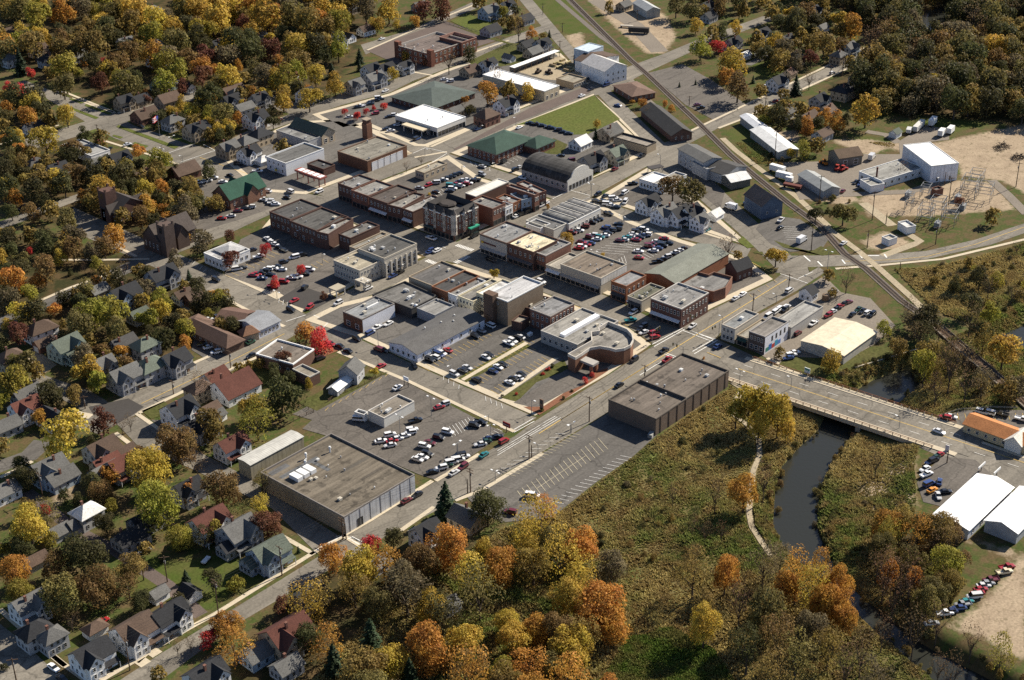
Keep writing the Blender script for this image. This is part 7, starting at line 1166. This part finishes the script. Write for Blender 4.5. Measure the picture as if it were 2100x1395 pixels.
sign('tall thin sign post beside the road near white depot', '6', 1625, 1385, 1345, 1.4, 2.4, (0.55, 0.55, 0.55)); sign('yellow sign board on posts at petrol forecourt', '1', 1700, 1075, 1040, 1.6, 1.2, (0.55, 0.45, 0.12), 2)
for s, lab in (('9:1835,110,68', 'left white double panel lamp sign in front of depot'), ('9:1930,140,100', 'right white double panel lamp sign in front of depot')):
    t_, v = s.split(':'); v = [float(k) for k in v.split(',')]; sign(lab, t_, v[0], v[1], v[2], 5.0, 0.8, (0.75, 0.75, 0.73), 1, 0.0)
# flagpole with its flag
q, h = vert('1', 985, 850, 705); r = empty('flagpole', q, 0.3); tag(r, 'tall flagpole with striped flag beside the wide street', 'flagpole'); b = MB(); b.bar((0, 0, 0), (0, 0, h), 0.14, 0.07, 6); b.build('pole', 'greymetal', r)
b = MB(); n_ = 7
for k in range(n_):
    b.mi = 0 if k % 2 == 0 else 1
    z0 = h-0.4-3.2*(k+1)/n_; z1 = h-0.4-3.2*k/n_; V = []
    for i in range(7): x = -0.1-i*0.75; yy = math.sin(i*1.1)*0.35; V += [(x, yy, z0), (x, yy, z1)]
    b.add(V, [(2*i, 2*i+1, 2*i+3, 2*i+2) for i in range(6)])
b.mi = 2; b.add([(-0.1, -0.5, h-2.2), (-1.9, -0.5, h-2.2), (-1.9, -0.5, h-0.4), (-0.1, -0.5, h-0.4)], [(0, 1, 2, 3)])
surf('flagred', (0.5, 0.03, 0.04)); surf('flagblue', (0.04, 0.06, 0.25)); b.build('flag', ['flagred', 'whitepaint', 'flagblue'], r)
# ---------------------------------------------------------------- substation
def gantry(px, w_, d_, h, label, tiers=2):
    q = GG(P(px)[0]); r = empty('steel_gantry', q, 0.25); tag(r, label, 'steel frame', 'steel frames of the electric substation')
    for i in (-1, 0, 1):
        for j in (-1, 1):
            b = MB(); x, y = i*w_/2, j*d_/2
            for s in (-0.35, 0.35): b.bar((x+s, y, 0), (x+s*0.5, y, h), 0.06, n=4)
            for k in range(int(h/1.2)): b.bar((x-0.33, y, k*1.2), (x+0.33, y, k*1.2+1.1), 0.05, n=3)
            b.build('column', 'greymetal', r)
    for t_ in range(tiers):
        z = h*(0.55+0.43*t_)
        for j in (-1, 1): box_part(r, 'beam', -w_/2-0.4, w_/2+0.4, j*d_/2-0.09, j*d_/2+0.09, z, z+0.22, 'greymetal')
        for i in (-1, 0, 1): box_part(r, 'beam', i*w_/2-0.08, i*w_/2+0.08, -d_/2, d_/2, z+0.23, z+0.42, 'greymetal')
        for k in range(6):
            b = MB(); x = -w_/2+w_*(k+0.5)/6; b.bar((x, d_*0.3*(-1)**k, z-1.3), (x, d_*0.3*(-1)**k, z), 0.1, 0.06, 6); b.build('insulator', 'greymetal', r)
for px, w_, d_, h, lab in (('3:1490,1370', 9, 6, 8, 'dense steel frame at the lower left of the substation'), ('3:1640,1375', 9, 6, 8, 'dense steel frame at the lower middle of the substation'), ('3:1560,1330', 8, 6, 9, 'tall steel frame in the middle of the substation'), ('3:1760,1200', 10, 7, 9, 'broad steel frame at the upper right of the substation'), ('3:1850,1230', 8, 7, 8, 'steel frame at the right edge of the substation'), ('3:1800,1150', 8, 6, 8, 'steel frame nearest the white warehouse'), ('3:1390,1290', 5, 3, 8, 'small leggy steel frame standing apart on the left'), ('3:1490,1220', 6, 4, 7, 'small steel frame beside the brown control house')): gantry(px, w_, d_, h, lab)
for k, (px, lab) in enumerate((('3:1720,1290', 'grey power transformer below the broad frame'), ('3:1565,1400', 'grey power transformer among the lower frames'), ('3:1385,1215', 'pale grey equipment cabinet on the bare yard'), ('3:1690,1235', 'grey power transformer between the upper frames'))):
    q = GG(P(px)[0]); r = empty('power_transformer', q, 0.2); tag(r, lab, 'transformer'); box_part(r, 'tank', -1.8, 1.8, -1.2, 1.2, 0.2, 2.8, 'greymetal'); box_part(r, 'radiator', 1.85, 2.6, -1.1, 1.1, 0.5, 2.5, 'greymetal')
    for i in (-1, 0, 1): MB().bar((i, 0, 2.8), (i, 0, 4.0), 0.16, 0.1, 6).build('bushing', 'lamp', r)
# ---------------------------------------------------------------- trailers, rail cars, machines, timber
def boxy(name, label, cat, t_, x, y, L, W, H, c, rot, wheels=True, z0=1.0, m='tint', axles=(0.3, 0.42)):
    q = GG(tp(t_, x, y)); r = empty(name, q, math.radians(rot)); tag(r, label, cat); box_part(r, 'box', -L/2, L/2, -W/2, W/2, z0, z0+H, m, c); box_part(r, 'chassis', -L/2+0.1, L/2-0.1, -W*0.35, W*0.35, z0-0.3, z0-0.01, 'darkmetal')
    box_part(r, 'rear_door', -L/2-0.06, -L/2-0.004, -W*0.46, W*0.46, z0+0.1, z0+H-0.15, 'tint', tuple(v*0.8 for v in c))
    if wheels:
        for f in (axles[0], axles[1], -axles[1]):
            for s in (-1, 1): MB().bar((L*f, s*W*0.42-0.12, 0.45), (L*f, s*W*0.42+0.12, 0.45), 0.45, n=8).build('wheel', 'tyre', r)
    return r
WT = (0.74, 0.74, 0.72)
boxy('box_trailer', 'white box trailer nearest the grass bank beside the track', 'trailer', '3', 582, 1062, 8, 2.6, 2.8, WT, -90); boxy('box_trailer', 'white box trailer below another one beside the trail', 'trailer', '3', 622, 1105, 8, 2.6, 2.8, WT, -85); boxy('flat_wagon', 'red-brown flat wagon loaded with crates beside the trail', 'wagon', '3', 675, 1160, 9, 2.6, 1.2, (0.13, 0.045, 0.035), -80); boxy('box_trailer', 'short white box body on the red wagon row', 'trailer', '3', 655, 1125, 3.4, 2.4, 2.2, WT, -80)
boxy('box_trailer', 'long white trailer on the gravel by the wood', 'trailer', '3', 1450, 797, 13, 2.6, 2.6, (0.55, 0.54, 0.5), 10); boxy('box_trailer', 'tall white box trailer behind the long trailer', 'trailer', '3', 1535, 772, 7, 2.6, 3.2, WT, 10); boxy('box_trailer', 'left one of two white box trailers near dirt field', 'trailer', '3', 1590, 838, 5.5, 2.6, 2.8, WT, 10); boxy('box_trailer', 'right one of two white box trailers near dirt field', 'trailer', '3', 1645, 822, 6, 2.6, 2.8, WT, 8); boxy('lorry_cab', 'dark lorry tractor beside the long white trailer', 'lorry', '3', 1390, 820, 5, 2.4, 1.8, (0.5, 0.5, 0.5), 20)
boxy('tank_wagon', 'dark rail tank wagon standing on the gravel yard', 'wagon', '2', 1830, 205, 13, 2.8, 2.8, (0.05, 0.045, 0.04), -62); boxy('flat_trailer', 'pale flat trailer parked on the gravel yard', 'trailer', '2', 1755, 170, 8, 2.5, 0.5, (0.4, 0.36, 0.3), -62)
def loader(t_, x, y, rot, label, c=(0.42, 0.16, 0.02)):
    q = GG(tp(t_, x, y)); r = empty('loader', q, math.radians(rot)); tag(r, label, 'machine', 'orange yard machines'); box_part(r, 'body', -2.2, 0.8, -0.9, 0.9, 0.8, 1.8, 'tint', c); box_part(r, 'cab', -0.6, 0.7, -0.7, 0.7, 1.8, 2.8, 'carglass'); box_part(r, 'cab_roof', -0.7, 0.8, -0.8, 0.8, 2.8, 2.95, 'tint', c); box_part(r, 'bucket', 2.2, 3.2, -1.3, 1.3, 0.2, 1.2, 'tint', c); box_part(r, 'arm', 0.8, 2.3, -0.7, 0.7, 0.8, 1.15, 'darkmetal')
    for wx_ in (-1.4, 1.0):
        for s in (-1, 1): MB().bar((wx_, s*1.0-0.25, 0.7), (wx_, s*1.0+0.25, 0.7), 0.7, n=9).build('wheel', 'tyre', r)
for k, (x, y, rt, lab, c) in enumerate(((960, 1020, 10, 'orange loader at the left of the machine row', (0.42, 0.16, 0.02)), (990, 1012, 30, 'orange loader in the middle of the machine row', (0.45, 0.2, 0.03)), (1025, 1008, -10, 'yellow loader at the right of the machine row', (0.5, 0.28, 0.03)), (950, 1048, 20, 'red yard machine at the front of machine row', (0.35, 0.04, 0.03)), (985, 1052, 0, 'red yard machine beside the grey metal shed', (0.33, 0.035, 0.03)), (870, 1015, 60, 'small orange machine between shed and brown barn', (0.42, 0.14, 0.02)), (1080, 965, 90, 'yellow machine standing by the brown barn door', (0.5, 0.3, 0.03)))): loader('3', x, y, rt, lab, c)
loader('2', 1210, 450, 20, 'dark forklift in the lumber yard', (0.08, 0.06, 0.05)); loader('2', 1280, 455, 70, 'second dark forklift in the lumber yard beside timber piles', (0.08, 0.06, 0.05))
k = 0; names_ = iter('tall,long,short,broad,narrow,leaning,low,double,pale,dark,weathered,end'.split(','))
for x, y, rt in ((1320, 395, 0), (1350, 400, 90), (1375, 412, 0), (1400, 425, 90), (1420, 440, 0), (1385, 440, 90), (1360, 378, 0), (1395, 392, 0), (1415, 405, 90), (1440, 425, 0), (1340, 420, 0), (1300, 410, 90)):
    q = GG(tp('2', x, y)); r = empty('timber_pile', q, math.radians(rt)); tag(r, None, 'timber pile', 'timber piles of the lumber yard'); THINGS.append((r, 'stack of boards with dark gaps', q, 'pile'))
    for z in range(3): box_part(r, 'board_layer', -2.4+0.1*z, 2.4-0.15*z, -0.7, 0.7-0.08*z, 0.25+z*0.42, 0.6+z*0.42, 'tint', ((0.40, 0.33, 0.17), (0.20, 0.15, 0.09), (0.33, 0.27, 0.14))[(z+k) % 3])
    for s in (-1.6, 1.6): box_part(r, 'bearer', s-0.1, s+0.1, -0.7, 0.7, 0.02, 0.24, 'timber')
    k += 1
for x, y, L, W_, rot in ((1960, 910, 9, 3, 10), (2060, 975, 7, 3, -20)):
    q = G(tp('3', x, y)); r_ = np.random.default_rng(int(x)); b = MB()
    for k in range(90): a, d = r_.uniform(0, 6.28), r_.uniform(0, 1)**0.5; p = np.array([math.cos(a)*d*L*0.7, math.sin(a)*d*W_, 0.2+1.4*(1-d)]); v = r_.normal(size=3)*0.9; b.bar(p-v, p+v, 0.12, 0.05, 4)
    tag(b.build('brush_pile', 'bark', loc=q), 'heap of brown brush and branches on the bare dirt field'+(' near the warehouse' if L == 9 else ' by the right edge'), 'brush pile')
# fence round the store's car park garden, hedge, picnic table, rowing boat on the lawn
def fence(label, s, h=1.5, m='timber', step=3.0, name='garden_fence'):
    w_ = polyl(s); r = empty(name, w_[0], 0); tag(r, label, 'fence'); o_ = w_[0]
    for a, b_ in zip(w_[:-1], w_[1:]):
        u = unit(b_-a); b = MB()
        for z in (0.3, h*0.55, h-0.15): b.bar(a-o_+[0, 0, z], b_-o_+[0, 0, z], 0.06, n=4)
        b.build('rail', m, r)
    for p, _ in along(w_, step): d = p-o_; box_part(r, 'post', d[0]-0.07, d[0]+0.07, d[1]-0.07, d[1]+0.07, 0, h, m)
fence('dark fence between the garden and the kiosk car park', '5:-80,1080 -30,1045 120,985 265,905'); fence('dark fence at the back of the huge store car park', '4:1730,1240 1830,1185 1930,1145 1800,1070'); fence('wire fence along the school yard', '2:640,145 900,215 1010,245', 1.4, 'greymetal', 4.0); fence('low white rail fence beside the car park above the depot', '6:1560,1175 1700,1130 1900,1115 2060,1120', 0.9, 'concrete', 2.5)
boxy('parked_trailer', 'white boat-shaped utility trailer standing on the lawn', 'trailer', '7', 1268, 668, 3.6, 1.5, 0.5, WT, 20, True, 0.6); boxy('storage_bin', 'white dumpster behind the long white hall', 'dumpster', '5', 1160, 672, 2, 1.4, 1.2, WT, 0, False, 0.2); boxy('storage_bin', 'dark dumpster at the lower corner of brown brick warehouse', 'dumpster', 'e', 950, 1155, 3, 1.6, 1.4, (0.3, 0.3, 0.28), 20, False, 0.2)
q = G(P('6:878,452')[0]); r = empty('fuel_tank', q, 0.5); tag(r, 'brown round storage tank beside the small white house', 'tank'); MB().bar((0, 0, 0), (0, 0, 2.6), 1.5, n=14).build('shell', 'tint', r, color=(0.2, 0.13, 0.08)); MB().bar((0, 0, 2.6), (0, 0, 3.0), 1.5, 0.3, n=14).build('lid', 'tint', r, color=(0.25, 0.18, 0.12))
q = G(P('5:462,545')[0]); r = empty('gas_cylinder', q, 0.0); tag(r, 'tall white tank beside the flat-roofed annex', 'tank'); MB().bar((0, 0, 0.3), (0, 0, 4.6), 0.9, n=12).build('shell', 'tint', r, color=(0.7, 0.72, 0.74)); MB().bar((0, 0, 4.6), (0, 0, 5.1), 0.9, 0.3, n=12).build('lid', 'tint', r, color=(0.7, 0.72, 0.74))
gable_bld('river_cottage', 'small white house with black gable roof beside car park', 'house', '6:715,395 795,420 835,395', 3.8, 2.2, 'x', 'W', 'siding', 'k', 'shingle', wx=[(2, 1.8, 0.9, 1.3)], wy=[(3, 1.8, 0.9, 1.3)], lm='the small white cottage'); gable_bld('brick_house', 'dark brick house with steep roof near the autumn tree', 'house', '6:275,235 335,275 420,235', 5.0, 3.0, 'x', 'bd', 'brick', 'k', 'shingle', wy=[(3, 1.8, 0.9, 1.3)], lm='the dark brick house')

def traffic_signal(px, rot, label):
    q = G(P(px)[0]); r = empty('traffic_signal', q, rot); tag(r, label, 'traffic light', 'traffic lights at the crossings'); b = MB(); b.bar((0, 0, 0), (0, 0, 6.2), 0.13, 0.1, 6); b.build('pole', 'greymetal', r); b = MB(); b.bar((0, 0, 6.0), (5.0, 0, 6.3), 0.09, 0.06, 5); b.build('arm', 'greymetal', r)
    for x in (3.0, 4.8): box_part(r, 'signal_head', x-0.2, x+0.2, -0.22, 0.22, 5.1, 6.2, 'tint', (0.10, 0.085, 0.03))
traffic_signal('0:1337,707', 0.0, 'traffic light at the left corner of the bridge crossing'); traffic_signal('0:1400,740', 1.57, 'traffic light by the brown brick warehouse corner'); traffic_signal('0:1474,690', 3.14, 'traffic light beside the pale corner shop'); traffic_signal('0:1402,668', -1.57, 'traffic light below the dark brick corner building')
def power_line(label, pts_, hgt):
    w_ = [np.array(q) for q in GP(pts_)]; r = empty('power_line', w_[0], 0); tag(r, label, 'power line', 'overhead wires')
    for off in (-1.3, 0.0, 1.3):
        b = MB()
        for p_, q_ in zip(w_[:-1], w_[1:]):
            d = unit(q_-p_); n_ = np.array([-d[1], d[0], 0])*off; o_ = w_[0]
            for k in range(6):
                f0, f1 = k/6, (k+1)/6; z = lambda f: hgt-4*f*(1-f)*1.3
                b.bar(p_-o_+(q_-p_)*f0+n_+[0, 0, z(f0)], p_-o_+(q_-p_)*f1+n_+[0, 0, z(f1)], 0.035, n=3)
        b.build('wire', 'darkmetal', r)
power_line('overhead wires along the lower left street poles', '7:800,1335 1345,990 1735,750 8:10,530', 12.5); power_line('overhead wires along the river road poles', '8:10,530 795,240 g:455,570 5:1525,1200 1865,945', 12.0)
# ================================================================ labels: each by its look and where it stands
LAND += [('the river bend', (1640, 1000)), ('the pond above the bridge', (1810, 800)), ('the riverside car park', (1140, 975)), ('the kiosk car park', (920, 890)), ('the flagpole', (328, 262)), ('the substation', (1900, 420)), ('the curved road', (1960, 520)), ('the railway crossing', (1440, 255)), ('the triangular green field', (1170, 235)), ('the lumber yard', (1130, 150)), ('the bank car park', (580, 550)), ('the main crossing', (920, 515)), ('the upper car park', (930, 380)), ('the clinic car park', (1000, 740)), ('the bridge crossing', (1420, 705)), ('the wooded top right corner', (1960, 110)), ('the top left corner', (60, 40)), ('the bottom left corner', (40, 1330)), ('the bottom edge woods', (900, 1330)), ('the bottom right corner', (2050, 1330)), ('the meadow path', (1545, 1060)), ('the dark road patch', (240, 835)), ('the brick alley', (235, 1128)), ('the left park path', (200, 535)), ('the wide street median', (300, 280)), ('the top street bend', (900, 60)), ('the far gravel yard', (1260, 60)), ('the left edge', (20, 700)), ('the upper left wood', (330, 60)), ('the lower left lawn', (420, 1150))]
ORD = ['', 'second', 'third', 'fourth', 'fifth', 'sixth', 'seventh', 'eighth', 'ninth', 'tenth', 'eleventh', 'twelfth', 'thirteenth', 'fourteenth', 'fifteenth', 'sixteenth', 'seventeenth', 'eighteenth', 'nineteenth', 'twentieth', 'twenty-first', 'twenty-second', 'twenty-third', 'twenty-fourth', 'twenty-fifth', 'twenty-sixth', 'twenty-seventh', 'twenty-eighth', 'twenty-ninth', 'thirtieth']
def side(p, l):
    dx, dy = p[0]-l[0], (p[1]-l[1])*1.5
    return ('right of' if dx > 0 else 'left of') if abs(dx) > abs(dy) else ('below' if dy > 0 else 'above')
pend = []; CAP = {}
for o, base, q, kd in THINGS:
    p = proj(q); ls = sorted(((p[0]-l[1][0])**2+2.2*(p[1]-l[1][1])**2, l) for l in LAND)[:6]
    for d, l in ls:
        key = (base, l[0], side(p, l[1]))
        if CAP.get(key, 0) < 12: break
    CAP[key] = CAP.get(key, 0)+1; pend.append((o, *key, d))
GRP = {}
for e in pend: GRP.setdefault(e[1:4], []).append(e)
for (base, lm_, sd), es in GRP.items():
    es.sort(key=lambda e: e[4])
    for k, e in enumerate(es):
        e[0]['label'] = f"{base} {sd} {lm_}" if len(es) == 1 else (f"{base} {sd} {lm_}, nearest of several" if k == 0 else f"{ORD[k] if k < len(ORD) else 'farther'} {base} out {sd} {lm_}")
for o in bpy.data.objects:
    if '_ab' in o: del o['_ab']
